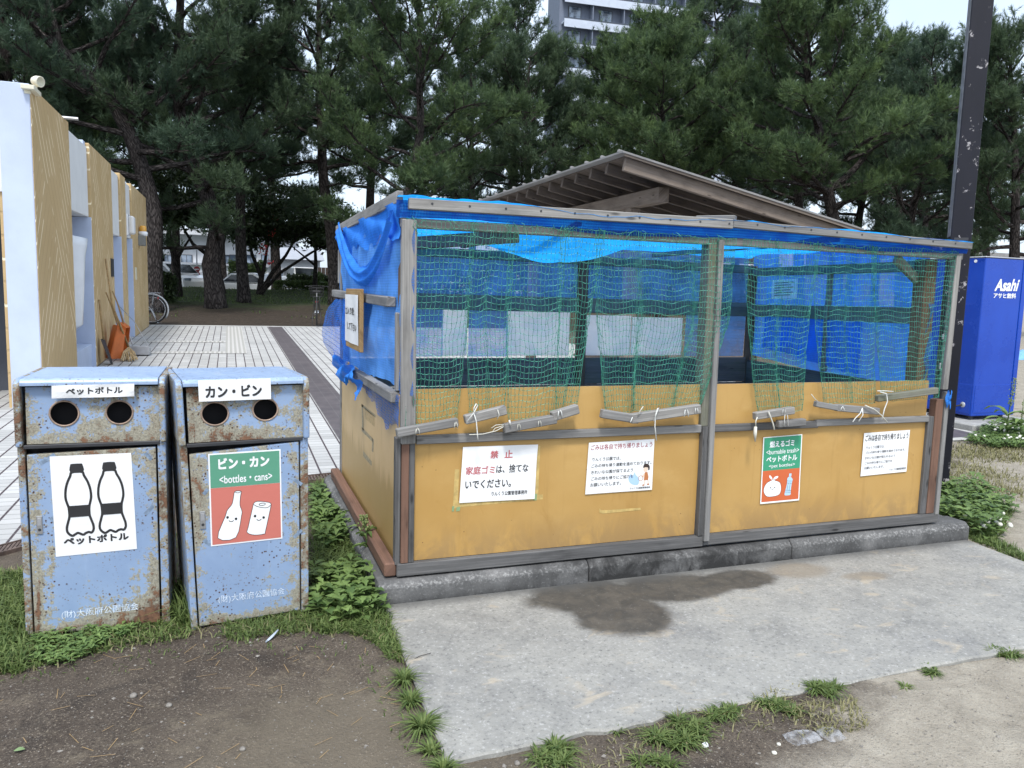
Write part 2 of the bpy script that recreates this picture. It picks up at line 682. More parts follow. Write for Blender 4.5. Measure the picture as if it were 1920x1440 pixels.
def concrete_slab():
    g = G('slab_concrete')
    o = g.tc()
    a = g.noise(o, 3.2, 7, 0.62)
    b = g.noise(o, 70, 4, 0.75)
    e = g.noise(o, 11, 5, 0.6, 0.6)
    c = g.ramp(a, [(0.3, (0.185, 0.184, 0.174)), (0.5, (0.255, 0.252, 0.234)), (0.72, (0.315, 0.308, 0.28))])
    c = g.mix(g.rng(e, 0.38, 0.72, 0, 0.5), c, (0.335, 0.328, 0.30))
    mo = g.noise(g.map(o, (1, 1, 1), (3, 9, 0)), 1.1, 6, 0.65, 0.4)
    c = g.mix(g.rng(mo, 0.5, 0.68, 0, 0.45), c, (0.175, 0.177, 0.178))
    c = g.mix(g.rng(b, 0.55, 0.68, 0, 0.6), c, (0.46, 0.455, 0.44))
    c = g.mix(g.rng(b, 0.46, 0.32, 0, 0.65), c, (0.10, 0.10, 0.10))
    # sandy patches
    s = g.noise(g.map(o, (5, 9, 1), (2, 5, 0)), 1.0, 5, 0.6, 0.8)
    c = g.mix(g.rng(s, 0.58, 0.72, 0, 0.6), c, (0.42, 0.36, 0.27))
    # the damp stain in front of the plinth
    nz = g.math('MULTIPLY', g.math('SUBTRACT', g.noise(o, 5.5, 6, 0.62, 0.5), 0.5), 0.6)
    st = None
    for (u, v, rx, ry, an) in STAIN:
        p = PZ(u, v, -0.105)
        q = g.blob(o, p[0], p[1], rx, ry, an)
        st = q if st is None else g.math('MAXIMUM', st, q)
    st = g.math('ADD', st, nz)
    wet = g.rng(st, -0.10, 0.24)
    wetc = g.mix(g.rng(e, 0.35, 0.7), (0.042, 0.039, 0.034), (0.078, 0.068, 0.055))
    wetc = g.mix(g.rng(b, 0.6, 0.74, 0, 0.5), wetc, (0.22, 0.21, 0.2))
    c = g.mix(g.math('MULTIPLY', wet, 0.9), c, wetc)
    # faint damp halo plus a wet joint line with the kerb's shadow painted in
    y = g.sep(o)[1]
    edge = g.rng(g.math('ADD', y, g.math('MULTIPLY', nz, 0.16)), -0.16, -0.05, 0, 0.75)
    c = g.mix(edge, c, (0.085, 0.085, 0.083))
    b2 = None
    for (u, v, rx, ry, an) in STAIN2:
        p = PZ(u, v, -0.105)
        q = g.blob(o, p[0], p[1], rx, ry, an)
        b2 = q if b2 is None else g.math('MAXIMUM', b2, q)
    c = g.mix(g.rng(g.math('ADD', b2, nz), 0.0, 0.5, 0, 0.6), c, (0.20, 0.165, 0.12))
    spk = g.vor(o, 26)
    c = g.mix(g.rng(spk, 0.05, 0.09, 0.75, 0), c, (0.05, 0.05, 0.05))
    ro = g.math('SUBTRACT', 0.9, g.math('MULTIPLY', wet, 0.28))
    return g.fin(c, ro, 0, g.bump(g.math('ADD', g.math('MULTIPLY', b, 0.7), a), 0.25, 0.004), 0.3)


STAIN = [(1105, 1118, 0.30, 0.19, 0.1), (1165, 1150, 0.23, 0.23, 0.0), (1265, 1102, 0.32, 0.17, 0.0), (1385, 1086, 0.22, 0.12, 0.0)]
STAIN2 = [(1625, 1080, 0.16, 0.07, 0.1), (1500, 1070, 0.22, 0.12, 0.0)]
M['slab'] = concrete_slab()


def kerb_concrete():
    g = G('plinth_concrete')
    o = g.pos()
    a = g.noise(o, 4, 7, 0.65)
    b = g.noise(o, 80, 3, 0.6)
    c = g.ramp(a, [(0.32, (0.06, 0.06, 0.06)), (0.55, (0.135, 0.135, 0.134)), (0.72, (0.21, 0.207, 0.203))])
    c = g.mix(g.rng(b, 0.56, 0.7, 0, 0.22), c, (0.42, 0.42, 0.42))
    c = g.mix(g.rng(b, 0.44, 0.3, 0, 0.35), c, (0.08, 0.08, 0.085))
    x, y, z = g.sep(o)
    n2 = g.noise(g.map(o, (8, 8, 6)), 1.0, 6, 0.68, 0.6)
    ar = g.math('MULTIPLY', g.rng(z, -0.06, -0.035), g.rng(z, -0.012, -0.022))
    c = g.mix(g.math('MULTIPLY', ar, g.rng(b, 0.45, 0.7, 0, 0.6)), c, (0.36, 0.36, 0.355))
    # dark water run-off: strongest along the middle of the front and at the foot
    run = g.math('MULTIPLY', g.rng(x, 0.4, 0.9, 0.2, 1), g.rng(x, 2.3, 1.6, 0.2, 1))
    run = g.math('ADD', run, g.rng(z, -0.07, -0.115, 0, 0.7))
    c = g.mix(g.math('MULTIPLY', g.rng(n2, 0.78, 0.36), run, None, True), c, (0.03, 0.03, 0.03))
    bk = g.math('MULTIPLY', g.rng(y, 0.0, 0.05), g.rng(y, 0.3, 0.1))
    c = g.mix(g.math('MULTIPLY', bk, 0.5), c, (0.07, 0.07, 0.07))  # shade under the sill put into the colour
    return g.fin(c, 0.88, 0, g.bump(g.math('ADD', g.math('MULTIPLY', b, 0.8), a), 0.4, 0.006), 0.3)


M['kerb'] = kerb_concrete()


def plain_concrete(name, col):
    g = G(name)
    o = g.tc()
    a = g.noise(o, 6, 7, 0.65)
    b = g.noise(o, 70, 3)
    c = g.mix(g.rng(a, 0.3, 0.7), tuple(x * 0.75 for x in col), tuple(x * 1.15 for x in col))
    c = g.mix(g.rng(b, 0.42, 0.3, 0, 0.4), c, tuple(x * 0.4 for x in col))
    return g.fin(c, 0.88, 0, g.bump(b, 0.25, 0.004), 0.3)


M['concrete'] = plain_concrete('pad_concrete', (0.33, 0.33, 0.32))


def dirt():
    g = G('park_soil')
    o = g.tc()
    x, y, z = g.sep(o)
    a = g.noise(o, 1.6, 7, 0.62)
    b = g.noise(o, 9, 6, 0.65, 0.4)
    f = g.noise(o, 120, 3, 0.7)
    soil = g.ramp(a, [(0.3, (0.054, 0.043, 0.035)), (0.5, (0.092, 0.075, 0.060)), (0.72, (0.145, 0.120, 0.094))])
    soil = g.mix(g.rng(b, 0.52, 0.72, 0, 0.6), soil, (0.175, 0.145, 0.108))
    soil = g.mix(g.rng(g.noise(g.map(o, (1, 1, 1), (8, 3, 0)), 3.5, 6, 0.68, 0.8), 0.52, 0.68, 0, 0.65), soil, (0.042, 0.036, 0.032))
    soil = g.mix(g.rng(f, 0.57, 0.68, 0, 0.8), soil, (0.27, 0.235, 0.19))
    soil = g.mix(g.rng(f, 0.45, 0.33, 0, 0.75), soil, (0.025, 0.022, 0.02))
    bp = PZ(700, 1390, -0.12)
    wm = g.math('ADD', g.blob(o, bp[0], bp[1], 0.75, 0.55, 0.3), g.math('MULTIPLY', g.math('SUBTRACT', b, 0.5), 1.2))
    soil = g.mix(g.rng(wm, 0.0, 0.7, 0, 0.6), soil, (0.17, 0.145, 0.108))
    gt = g.vor(o, 85)
    soil = g.mix(g.math('MULTIPLY', g.rng(gt, 0.12, 0.2, 1, 0), g.rng(g.noise(o, 7, 4), 0.42, 0.6)), soil, (0.26, 0.22, 0.165))
    sand = g.ramp(b, [(0.3, (0.24, 0.215, 0.175)), (0.55, (0.33, 0.298, 0.245)), (0.75, (0.40, 0.365, 0.30))])
    sand = g.mix(g.rng(f, 0.42, 0.3, 0, 0.6), sand, (0.10, 0.088, 0.07))
    sand = g.mix(g.rng(f, 0.6, 0.72, 0, 0.6), sand, (0.52, 0.49, 0.43))
    nz = g.math('MULTIPLY', g.math('SUBTRACT', a, 0.5), 2.4)
    nz = g.math('ADD', nz, g.math('MULTIPLY', g.math('SUBTRACT', b, 0.5), 0.8))
    # dry sand to the right of the slab, dark soil to the left
    d1 = g.math('ADD', g.math('ADD', x, g.math('MULTIPLY', g.math('ADD', y, 1.17), -1.3)), g.math('MULTIPLY', nz, 0.7))
    ms = g.rng(d1, 1.05, 1.65)
    c = g.mix(ms, soil, sand)
    # ground behind the plaza: needle litter and thin grass
    lit = g.ramp(b, [(0.3, (0.026, 0.021, 0.017)), (0.55, (0.055, 0.043, 0.033)), (0.75, (0.09, 0.072, 0.054))])
    gr = g.ramp(b, [(0.3, (0.03, 0.04, 0.017)), (0.6, (0.06, 0.08, 0.03)), (0.8, (0.10, 0.11, 0.05))])
    mg = g.rng(g.math('ADD', y, g.math('MULTIPLY', g.math('SUBTRACT', g.noise(g.map(o, (0.5, 0.5, 1)), 1.0, 4), 0.5), 10)), 21.5, 27)
    far = g.mix(mg, lit, gr)
    c = g.mix(g.math('MULTIPLY', g.rng(y, 14, 16.4), g.rng(x, 14, 9)), c, far)
    h = g.math('ADD', g.math('MULTIPLY', f, 0.6), g.math('MULTIPLY', b, 1.2))
    return g.fin(c, 0.95, 0, g.bump(h, 0.8, 0.02), 0.15)


M['dirt'] = dirt()


def tiles(name, base, joint, cross=True):
    g = G(name)
    o = g.tc()
    x, y, z = g.sep(o)
    P_, PC = 0.128, 0.092
    fx = g.math('FRACT', g.math('DIVIDE', x, P_))
    jx = g.math('MULTIPLY', g.rng(fx, 0.0, 0.02), g.rng(fx, 0.125, 0.105))
    fy = g.math('FRACT', g.math('DIVIDE', g.math('ADD', y, g.math('MULTIPLY', g.math('FLOOR', g.math('DIVIDE', x, P_)), 0.0)), PC))
    jy = g.math('MULTIPLY', g.rng(fy, 0.0, 0.01), g.rng(fy, 0.085, 0.07))
    cell = g.comb(g.math('FLOOR', g.math('DIVIDE', x, P_)), g.math('FLOOR', g.math('DIVIDE', y, PC)), 0)
    wn_ = g.n("ShaderNodeTexWhiteNoise", noise_dimensions='2D')
    g.L(cell, wn_.inputs[0])
    tone = wn_.outputs[0]
    dirt_ = g.noise(o, 1.3, 6, 0.6)
    gr = g.noise(o, 160, 2)
    c = g.mix(tone, tuple(v * 0.86 for v in base), tuple(v * 1.1 for v in base))
    c = g.mix(g.rng(dirt_, 0.4, 0.75, 0, 0.45), c, tuple(v * 0.6 for v in base))
    c = g.mix(g.rng(gr, 0.42, 0.28, 0, 0.35), c, tuple(v * 0.5 for v in base))
    c = g.mix(jx, c, joint)
    if cross:
        c = g.mix(g.math('MULTIPLY', jy, 0.9), c, tuple(a * 0.3 for a in base))
    h = g.math('SUBTRACT', 1.0, g.math('MAXIMUM', jx, jy))
    return g.fin(c, 0.7, 0, g.bump(h, 0.35, 0.006), 0.35)


M['tile'] = tiles('plaza_tile', (0.46, 0.46, 0.45), (0.06, 0.045, 0.05))


def dark_tile():
    g = G('dark_plaza_tile')
    o = g.tc()
    x, y, z = g.sep(o)
    fx = g.math('FRACT', g.math('DIVIDE', g.math('SUBTRACT', x, 0.15), 0.128))
    fy = g.math('FRACT', g.math('DIVIDE', y, 0.30))
    j = g.math('MAXIMUM', g.rng(fx, 0.05, 0.03), g.rng(fy, 0.03, 0.018))
    n_ = g.noise(o, 5, 6, 0.6)
    c = g.mix(g.rng(n_, 0.3, 0.7), (0.075, 0.066, 0.072), (0.115, 0.10, 0.105))
    c = g.mix(g.math('MULTIPLY', j, 0.45), c, (0.20, 0.19, 0.19))
    return g.fin(c, 0.6, 0, None, 0.4)


M['tile_dark'] = dark_tile()


def bin_paint(name, rust=0.5, edge=0.0, seed=0.0, paler=0.0, rect=None, brown=0.0):
    """blue enamel with chalky lichen, rust blooms and pitted dots"""
    g = G(name)
    o = g.map(g.tc(), (1, 1, 1), (seed, seed * 0.37, seed * 1.7))
    a = g.noise(o, 4.0, 7, 0.62, 0.3)
    b = g.noise(o, 26, 5, 0.68)
    d = g.noise(o, 130, 3, 0.7)
    col = g.mix(g.rng(a, 0.3, 0.7), (0.225, 0.318, 0.485), (0.28, 0.382, 0.55))
    sc = g.noise(g.map(o, (40, 40, 6)), 1.0, 4, 0.6)
    col = g.mix(g.rng(sc, 0.58, 0.75, 0, 0.3), col, (0.33, 0.44, 0.63))
    f = g.math('ADD', g.math('MULTIPLY', a, 0.55), g.math('MULTIPLY', b, 0.45))
    f = g.math('ADD', f, g.math('MULTIPLY', g.math('SUBTRACT', d, 0.5), 0.22))
    if edge:
        x, y, z = g.sep(g.tc())
        e = g.rng(z, 0.0, 0.16, edge * 0.13, 0.0)
        f = g.math('ADD', f, e)
    if rect:
        # corrosion creeps in from the folded edges and runs down in streaks
        x, y, z = g.sep(g.tc())
        x0, x1, z0, z1 = rect
        d1 = g.math('MINIMUM', g.math('SUBTRACT', x, x0), g.math('SUBTRACT', x1, x))
        d2 = g.math('MINIMUM', g.math('SUBTRACT', z, z0), g.math('SUBTRACT', z1, z))
        f = g.math('ADD', f, g.rng(g.math('MINIMUM', d1, d2), 0.0, 0.075, 0.085, -0.012))
        stq = g.noise(g.map(g.tc(), (34, 34, 2.2), (seed, 0, 0)), 1.0, 4, 0.6)
        f = g.math('ADD', f, g.rng(stq, 0.5, 0.75, -0.01, 0.06))
    t = 0.685 - 0.21 * rust
    lich = g.rng(f, t - 0.055, t - 0.015)
    lc = g.mix(g.rng(d, 0.35, 0.65), (0.20, 0.175, 0.115), (0.36, 0.335, 0.245))
    col = g.mix(g.math('MULTIPLY', lich, 0.92), col, lc)
    rst = g.rng(f, t + 0.05 - brown, t + 0.12 - brown)
    rc = g.mix(g.rng(b, 0.35, 0.65), (0.07, 0.034, 0.022), (0.20, 0.105, 0.06))
    col = g.mix(rst, col, rc)
    dots = g.vor(o, 62)
    dm = g.math('MULTIPLY', g.rng(dots, 0.15, 0.27, 1, 0), g.rng(g.noise(o, 6, 3), 0.45, 0.57))
    col = g.mix(dm, col, (0.07, 0.038, 0.025))
    dm2 = g.math('MULTIPLY', g.rng(g.vor(o, 95), 0.16, 0.26, 1, 0), g.rng(g.noise(g.map(o, (1, 1, 1), (4, 4, 4)), 8, 3), 0.48, 0.62))
    col = g.mix(dm2, col, (0.17, 0.13, 0.08))
    if paler:
        col = g.mix(g.math('MULTIPLY', g.rng(b, 0.35, 0.6), paler), col, (0.42, 0.52, 0.68))  # patches mixed paler, used on the hood top
    ro = g.mix(g.math('MAXIMUM', lich, rst), (0.38,) * 3, (0.85,) * 3)
    h = g.math('ADD', g.math('MULTIPLY', lich, 0.3), g.math('MULTIPLY', rst, g.math('ADD', d, 0.4)))
    return g.fin(col, ro, 0, g.bump(h, 0.55, 0.003), 0.45)


M['bin_door'] = bin_paint('rusty_blue_enamel', 0.50, 0.8, 0.0, 0, (0.03, 0.462, 0.01, 0.715))
M['bin_door2'] = bin_paint('lightly_rusted_blue_enamel', 0.44, 0.6, 3.1, 0, (0.03, 0.411, 0.01, 0.715))
M['bin_hood'] = bin_paint('heavily_rusted_blue_enamel', 0.66, 0.0, 1.3, 0, (0.026, 0.474, 0.744, 0.99))
M['bin_hood2'] = bin_paint('patchy_rusted_blue_enamel', 0.60, 0.0, 5.2, 0, (0.026, 0.423, 0.744, 0.99))
M['bin_jamb'] = bin_paint('corroded_blue_enamel', 0.86, 0.0, 2.2, 0, None, 0.06)
M['bin_jamb2'] = bin_paint('chipped_blue_enamel', 0.74, 0.0, 4.4, 0, None, 0.05)
M['bin_top'] = bin_paint('paler_blue_enamel', 0.22, 0.0, 6.0, 0.35)
M['black_hole'] = plain('hollow_shade_black', (0.006, 0.006, 0.008), 0.9)  # near-black colour that stands in for the shade in hollows
M['rim'] = plain('rusty_rim', (0.30, 0.22, 0.17), 0.7, 0.2, 0.3, 40)
M['lock'] = plain('brushed_steel', (0.50, 0.51, 0.52), 0.35, 0.8)
M['steel'] = plain('galvanised_steel', (0.45, 0.46, 0.48), 0.45, 0.6)

M['paper'] = None


def paper(name, col, wr=0.2):
    g = G(name)
    o = g.tc()
    a = g.noise(o, 7, 5, 0.6)
    st = g.noise(o, 2.3, 5, 0.6)
    c = g.mix(g.rng(st, 0.45, 0.8, 0, 0.35), col, tuple(v * 0.82 for v in col))
    return g.fin(c, 0.42, 0, g.bump(a, wr, 0.012), 0.4)


M['paper'] = paper('white_laminated_paper', (0.80, 0.81, 0.82))
M['paper_worn'] = paper('wrinkled_white_paper', (0.74, 0.75, 0.76), 0.5)
M['ink_black'] = plain('black_ink', (0.022, 0.022, 0.024), 0.5, 0, 0.2)
M['ink_grey'] = plain('faded_black_ink', (0.10, 0.105, 0.12), 0.5, 0, 0.2)
M['ink_red'] = plain('faded_red_ink', (0.52, 0.13, 0.14), 0.5)
M['ink_crimson'] = plain('crimson_ink', (0.36, 0.045, 0.06), 0.5)
M['ink_white'] = plain('white_ink', (0.80, 0.82, 0.83), 0.5, 0, 0.05)
M['ink_paint'] = plain('worn_white_paint', (0.60, 0.68, 0.78), 0.6, 0, 0.25, 60)
M['sign_green'] = paper('green_print', (0.045, 0.30, 0.17), 0.15)
M['sign_green2'] = paper('faded_green_print', (0.10, 0.30, 0.20), 0.25)
M['sign_red'] = paper('faded_red_print', (0.55, 0.17, 0.135), 0.25)
M['sign_orange'] = paper('orange_print', (0.58, 0.13, 0.045), 0.15)
M['ink_blue'] = plain('pale_blue_ink', (0.42, 0.62, 0.78), 0.5, 0, 0.05)
M['ink_sky'] = plain('sky_blue_ink', (0.38, 0.56, 0.80), 0.5, 0, 0.05)
M['ink_skin'] = plain('skin_tone_ink', (0.75, 0.58, 0.46), 0.5, 0, 0.05)
M['ink_hair'] = plain('dark_brown_ink', (0.04, 0.025, 0.02), 0.5, 0, 0.05)
M['ink_orange'] = plain('rust_orange_ink', (0.45, 0.17, 0.06), 0.5, 0, 0.05)
M['cover_tape'] = plain('yellowed_tape', (0.50, 0.36, 0.13), 0.5, 0, 0.2, 30)
M['green_tape'] = plain('green_tape', (0.24, 0.34, 0.17), 0.5)
M['old_tape'] = plain('weathered_tape', (0.30, 0.25, 0.15), 0.6, 0, 0.4, 70)
M['ghost_tape'] = plain('ghost_of_tape', (0.44, 0.31, 0.14), 0.6, 0, 0.25, 60)
M['grey_tape'] = plain('grey_tape_scrap', (0.20, 0.27, 0.37), 0.5, 0, 0.3, 60)


def blue_mesh(name, col, alpha, tr=0.45):
    g = G(name)
    o = g.tc()
    uv = g.uv()
    a = g.noise(o, 6, 5, 0.6)
    x, y, z = g.sep(o)
    w1 = g.math('SINE', g.math('MULTIPLY', z, 520))
    w2 = g.math('SINE', g.math('MULTIPLY', g.math('ADD', x, y), 520))
    weave = g.math('MULTIPLY', g.math('ADD', w1, w2), 0.06)
    al = g.math('ADD', g.rng(a, 0.3, 0.7, alpha - 0.10, alpha + 0.10), weave, None, True)
    c = g.mix(g.rng(a, 0.3, 0.7), tuple(v * 0.85 for v in col), tuple(min(1, v * 1.1) for v in col))
    return g.thin(c, al, tr)


M['mesh_side'] = blue_mesh('blue_shade_mesh', (0.14, 0.37, 0.83), 0.86, 0.25)
M['mesh_fold'] = blue_mesh('doubled_blue_shade_mesh', (0.05, 0.24, 0.76), 0.94, 0.2)
M['mesh_back'] = blue_mesh('thin_blue_shade_mesh', (0.09, 0.30, 0.68), 0.68, 0.7)
M['mesh_valance'] = blue_mesh('dark_blue_shade_mesh', (0.02, 0.09, 0.38), 0.9)
M['mesh_loose'] = blue_mesh('loose_blue_shade_mesh', (0.05, 0.22, 0.72), 0.50)
M['tarp_roof'] = blue_mesh('bright_blue_roof_sheet', (0.02, 0.36, 0.95), 0.97, 0.72)
M['tarp_wall'] = blue_mesh('blue_wall_sheet', (0.06, 0.28, 0.86), 0.90, 0.7)


def net_green():
    g = G('green_net_cord')
    o = g.tc()
    a = g.noise(o, 30, 4, 0.6)
    c = g.mix(g.rng(a, 0.35, 0.65), (0.03, 0.19, 0.12), (0.10, 0.40, 0.28))
    return g.fin(c, 0.6, 0, None, 0.3)


M['net'] = net_green()
M['net_knot'] = plain('green_net_knot', (0.012, 0.105, 0.07), 0.7)
M['cord'] = plain('white_cord', (0.72, 0.73, 0.70), 0.6)
M['cord_old'] = plain('frayed_pale_cord', (0.58, 0.57, 0.50), 0.7)


def gold_wall():
    g = G('gold_grooved_wall')
    o = g.pos()
    x, y, z = g.sep(o)
    # chevron grooves: the slant flips between tall triangular fields
    fld = g.math('SUBTRACT', g.math('PINGPONG', g.math('ADD', y, g.math('MULTIPLY', z, 0.8)), 1.7), 0.85)
    sgn = g.math('SIGN', fld)
    ph = g.math('ADD', z, g.math('MULTIPLY', g.math('MULTIPLY', y, sgn), 1.35))
    brk0 = g.noise(o, 1.2, 3)
    fr = g.math('FRACT', g.math('DIVIDE', g.math('ADD', ph, g.math('MULTIPLY', brk0, 0.06)), 0.22))
    line = g.math('MULTIPLY', g.rng(fr, 0.0, 0.04), g.rng(fr, 0.16, 0.11))
    brk = g.noise(g.map(o, (1, 1.5, 0.9)), 1.7, 3, 0.5)
    pale = g.math('MULTIPLY', line, g.rng(brk, 0.47, 0.53))
    bl = g.noise(o, 1.6, 6, 0.6)
    c = g.mix(g.rng(bl, 0.3, 0.7), (0.47, 0.335, 0.165), (0.52, 0.375, 0.195))
    c = g.mix(g.math('MULTIPLY', line, 0.3), c, (0.30, 0.205, 0.10))
    c = g.mix(pale, c, (0.85, 0.74, 0.52))  # cream stands for light caught in the grooves, put into the colour
    gr = g.noise(o, 60, 4)
    return g.fin(c, 0.65, 0, g.bump(g.math('SUBTRACT', g.math('MULTIPLY', gr, 0.25), line), 0.35, 0.012), 0.35)


M['gold'] = gold_wall()


def stucco(name, col, sc=70, st=0.3):
    g = G(name)
    o = g.tc()
    a = g.noise(o, 2.0, 6, 0.6)
    b = g.noise(o, sc, 4, 0.6)
    c = g.mix(g.rng(a, 0.3, 0.75), col, tuple(v * 0.88 for v in col))
    st_ = g.noise(g.map(o, (8, 8, 0.7)), 1.0, 4, 0.6)
    c = g.mix(g.rng(st_, 0.58, 0.8, 0, 0.3), c, tuple(v * 0.7 for v in col))
    return g.fin(c, 0.75, 0, g.bump(b, st, 0.01), 0.3)


M['white_wall'] = stucco('white_stucco', (0.68, 0.69, 0.69))
M['blue_wall'] = stucco('pale_blue_painted_wall', (0.50, 0.57, 0.72), 40, 0.08)
M['grey_wall'] = stucco('grey_door', (0.10, 0.11, 0.13), 40, 0.05)
M['ceramic'] = plain('white_ceramic', (0.74, 0.77, 0.81), 0.18, 0, 0.03)
M['cream'] = plain('cream_plastic', (0.66, 0.63, 0.50), 0.45, 0, 0.06)
M['amber'] = plain('amber_plastic', (0.62, 0.33, 0.06), 0.25, 0, 0.1)
M['grey_metal'] = plain('grey_enamel', (0.20, 0.21, 0.21), 0.5, 0.1)
M['orange'] = plain('orange_plastic', (0.58, 0.15, 0.03), 0.45)
M['bamboo'] = plain('bamboo', (0.33, 0.22, 0.10), 0.6, 0, 0.25, 20)
M['straw'] = plain('straw', (0.48, 0.36, 0.20), 0.8, 0, 0.2, 30)
M['dark_metal'] = plain('dark_steel', (0.05, 0.052, 0.058), 0.5, 0.4)
M['black'] = plain('black_rubber', (0.014, 0.014, 0.015), 0.65)
M['chrome'] = plain('chromed_steel', (0.62, 0.63, 0.65), 0.25, 0.9)
M['silver_paint'] = plain('silver_paint', (0.50, 0.51, 0.52), 0.4, 0.4)
M['rubble'] = plain('grey_pebble', (0.20, 0.185, 0.165), 0.9, 0, 0.35, 60)
M['film'] = None


def pole_mat():
    g = G('chipped_black_paint')
    o = g.tc()
    a = g.noise(o, 15, 6, 0.7, 0.3)
    b = g.noise(g.map(o, (1, 1, 0.5)), 3.2, 3, 0.6)
    x, y, z = g.sep(o)
    low = g.rng(z, 1.4, 0.2, 0.0, 0.05)
    f = g.math('ADD', g.math('ADD', g.math('MULTIPLY', a, 0.6), g.math('MULTIPLY', b, 0.4)), low)
    chip = g.rng(f, 0.585, 0.605)
    c = g.mix(g.rng(b, 0.3, 0.7), (0.006, 0.0065, 0.012), (0.011, 0.0115, 0.019))
    c = g.mix(chip, c, (0.34, 0.325, 0.33))
    return g.fin(c, g.mix(chip, (0.5,) * 3, (0.8,) * 3), 0, g.bump(chip, 0.3, 0.002), 0.3)


M['pole'] = pole_mat()
M['white_trim'] = plain('white_plastic_conduit', (0.62, 0.66, 0.72), 0.4, 0, 0.05)
M['pole_lit'] = plain('lit_pole_side', (0.17, 0.175, 0.19), 0.45, 0.1, 0.3, 20)  # paler copy of the post colour: light on its left face, painted


def vend():
    g = G('glossy_blue_panel')
    o = g.tc()
    a = g.noise(o, 2.2, 5, 0.6)
    c = g.mix(g.rng(a, 0.3, 0.75), (0.005, 0.048, 0.37), (0.008, 0.062, 0.44))
    sc = g.noise(g.map(o, (3, 3, 40)), 1.0, 4)
    c = g.mix(g.rng(sc, 0.62, 0.8, 0, 0.12), c, (0.15, 0.2, 0.5))
    return g.fin(c, g.rng(a, 0.3, 0.7, 0.22, 0.34), 0, g.bump(a, 0.05, 0.02), 0.5)


M['vend'] = vend()


def bark(name, lo, hi):
    g = G(name)
    uv = g.uv()
    p = g.vor(g.map(uv, (5, 22, 1)), 1.0, 'DISTANCE_TO_EDGE')
    a = g.noise(g.map(uv, (6, 30, 1)), 1.0, 5, 0.65)
    f = g.math('ADD', g.math('MULTIPLY', g.rng(p, 0.0, 0.25), 0.6), g.math('MULTIPLY', a, 0.4))
    c = g.ramp(f, [(0.15, tuple(v * 0.35 for v in lo)), (0.5, lo), (0.9, hi)])
    return g.fin(c, 0.95, 0, g.bump(f, 0.9, 0.04), 0.1)


M['bark'] = bark('pine_bark', (0.055, 0.048, 0.046), (0.125, 0.11, 0.105))
M['bark_dark'] = bark('dark_bark', (0.035, 0.031, 0.028), (0.075, 0.066, 0.06))


def leaf(name, lo, hi, tr=0.25, rough=0.55, vary=True):
    g = G(name)
    t = g.attr("tone")
    c = g.mix(t, lo, hi)
    df = g.b
    g.put(df.inputs["Base Color"], c)
    df.inputs["Roughness"].default_value = rough
    df.inputs["Specular IOR Level"].default_value = 0.3
    tl = g.n("ShaderNodeBsdfTranslucent")
    g.put(tl.inputs[0], c)
    mx = g.n("ShaderNodeMixShader")
    mx.inputs[0].default_value = tr
    g.L(df.outputs[0], mx.inputs[1])
    g.L(tl.outputs[0], mx.inputs[2])
    g.L(mx.outputs[0], g.out.inputs[0])
    return g.m


M['needle'] = leaf('pine_needles', (0.034, 0.062, 0.036), (0.118, 0.172, 0.082), 0.35)
M['needle2'] = leaf('bluish_pine_needles', (0.034, 0.063, 0.043), (0.10, 0.156, 0.084), 0.35)
M['needle3'] = leaf('fresh_pine_needles', (0.030, 0.060, 0.031), (0.145, 0.215, 0.08), 0.35)
M['grass'] = leaf('grass_blades', (0.065, 0.115, 0.033), (0.235, 0.30, 0.10), 0.4)
M['grass_dry'] = leaf('dry_grass_blades', (0.17, 0.17, 0.075), (0.36, 0.33, 0.18), 0.3)
M['weed'] = leaf('weed_leaves', (0.07, 0.13, 0.04), (0.25, 0.36, 0.115), 0.35, 0.5)
M['broad'] = leaf('broadleaf_leaves', (0.018, 0.032, 0.014), (0.06, 0.09, 0.032), 0.2, 0.4)
M['hedge'] = leaf('hedge_leaves', (0.04, 0.075, 0.02), (0.13, 0.19, 0.06), 0.25, 0.5)
M['flower_red'] = plain('red_petals', (0.55, 0.05, 0.05), 0.6)
M['flower_white'] = plain('white_clover_head', (0.62, 0.62, 0.56), 0.8)
M['seed'] = plain('pale_green_seed_head', (0.17, 0.22, 0.08), 0.8, 0, 0.2, 60)
M['stem'] = plain('green_stem', (0.09, 0.14, 0.05), 0.7)

M['tower_wall'] = stucco('grey_blue_cladding', (0.16, 0.185, 0.24), 3, 0.02)
M['tower_band'] = stucco('pale_balcony_cladding', (0.50, 0.55, 0.64), 3, 0.02)
M['tower_rail'] = plain('dark_balcony_rail', (0.045, 0.055, 0.075), 0.3)
M['win_frame'] = plain('dark_window_frame', (0.04, 0.045, 0.05), 0.4)


def glass(name, c0, c1):
    g = G(name)
    a = g.noise(g.tc(), 0.9, 3)
    return g.fin(g.mix(g.rng(a, 0.4, 0.6), c0, c1), 0.08, 0, None, 0.6)


M['glass'] = glass('window_glass', (0.05, 0.07, 0.10), (0.28, 0.34, 0.42))
M['car_glass'] = glass('car_glass', (0.015, 0.018, 0.022), (0.05, 0.06, 0.07))
M['white_clad'] = stucco('white_cladding', (0.60, 0.62, 0.65), 3, 0.02)
M['grey_clad'] = stucco('grey_cladding', (0.34, 0.36, 0.40), 3, 0.02)
M['car_white'] = plain('white_car_paint', (0.74, 0.75, 0.76), 0.2, 0, 0.02)
M['brown_fence'] = plain('brown_board', (0.09, 0.065, 0.055), 0.8, 0, 0.2, 2)
M['sign_no'] = plain('red_road_sign', (0.45, 0.04, 0.04), 0.4)
M['asphalt'] = plain_concrete('asphalt', (0.06, 0.06, 0.063))
M['roofing'] = plain('grey_roof_sheet', (0.24, 0.235, 0.23), 0.6, 0.1, 0.15, 3)


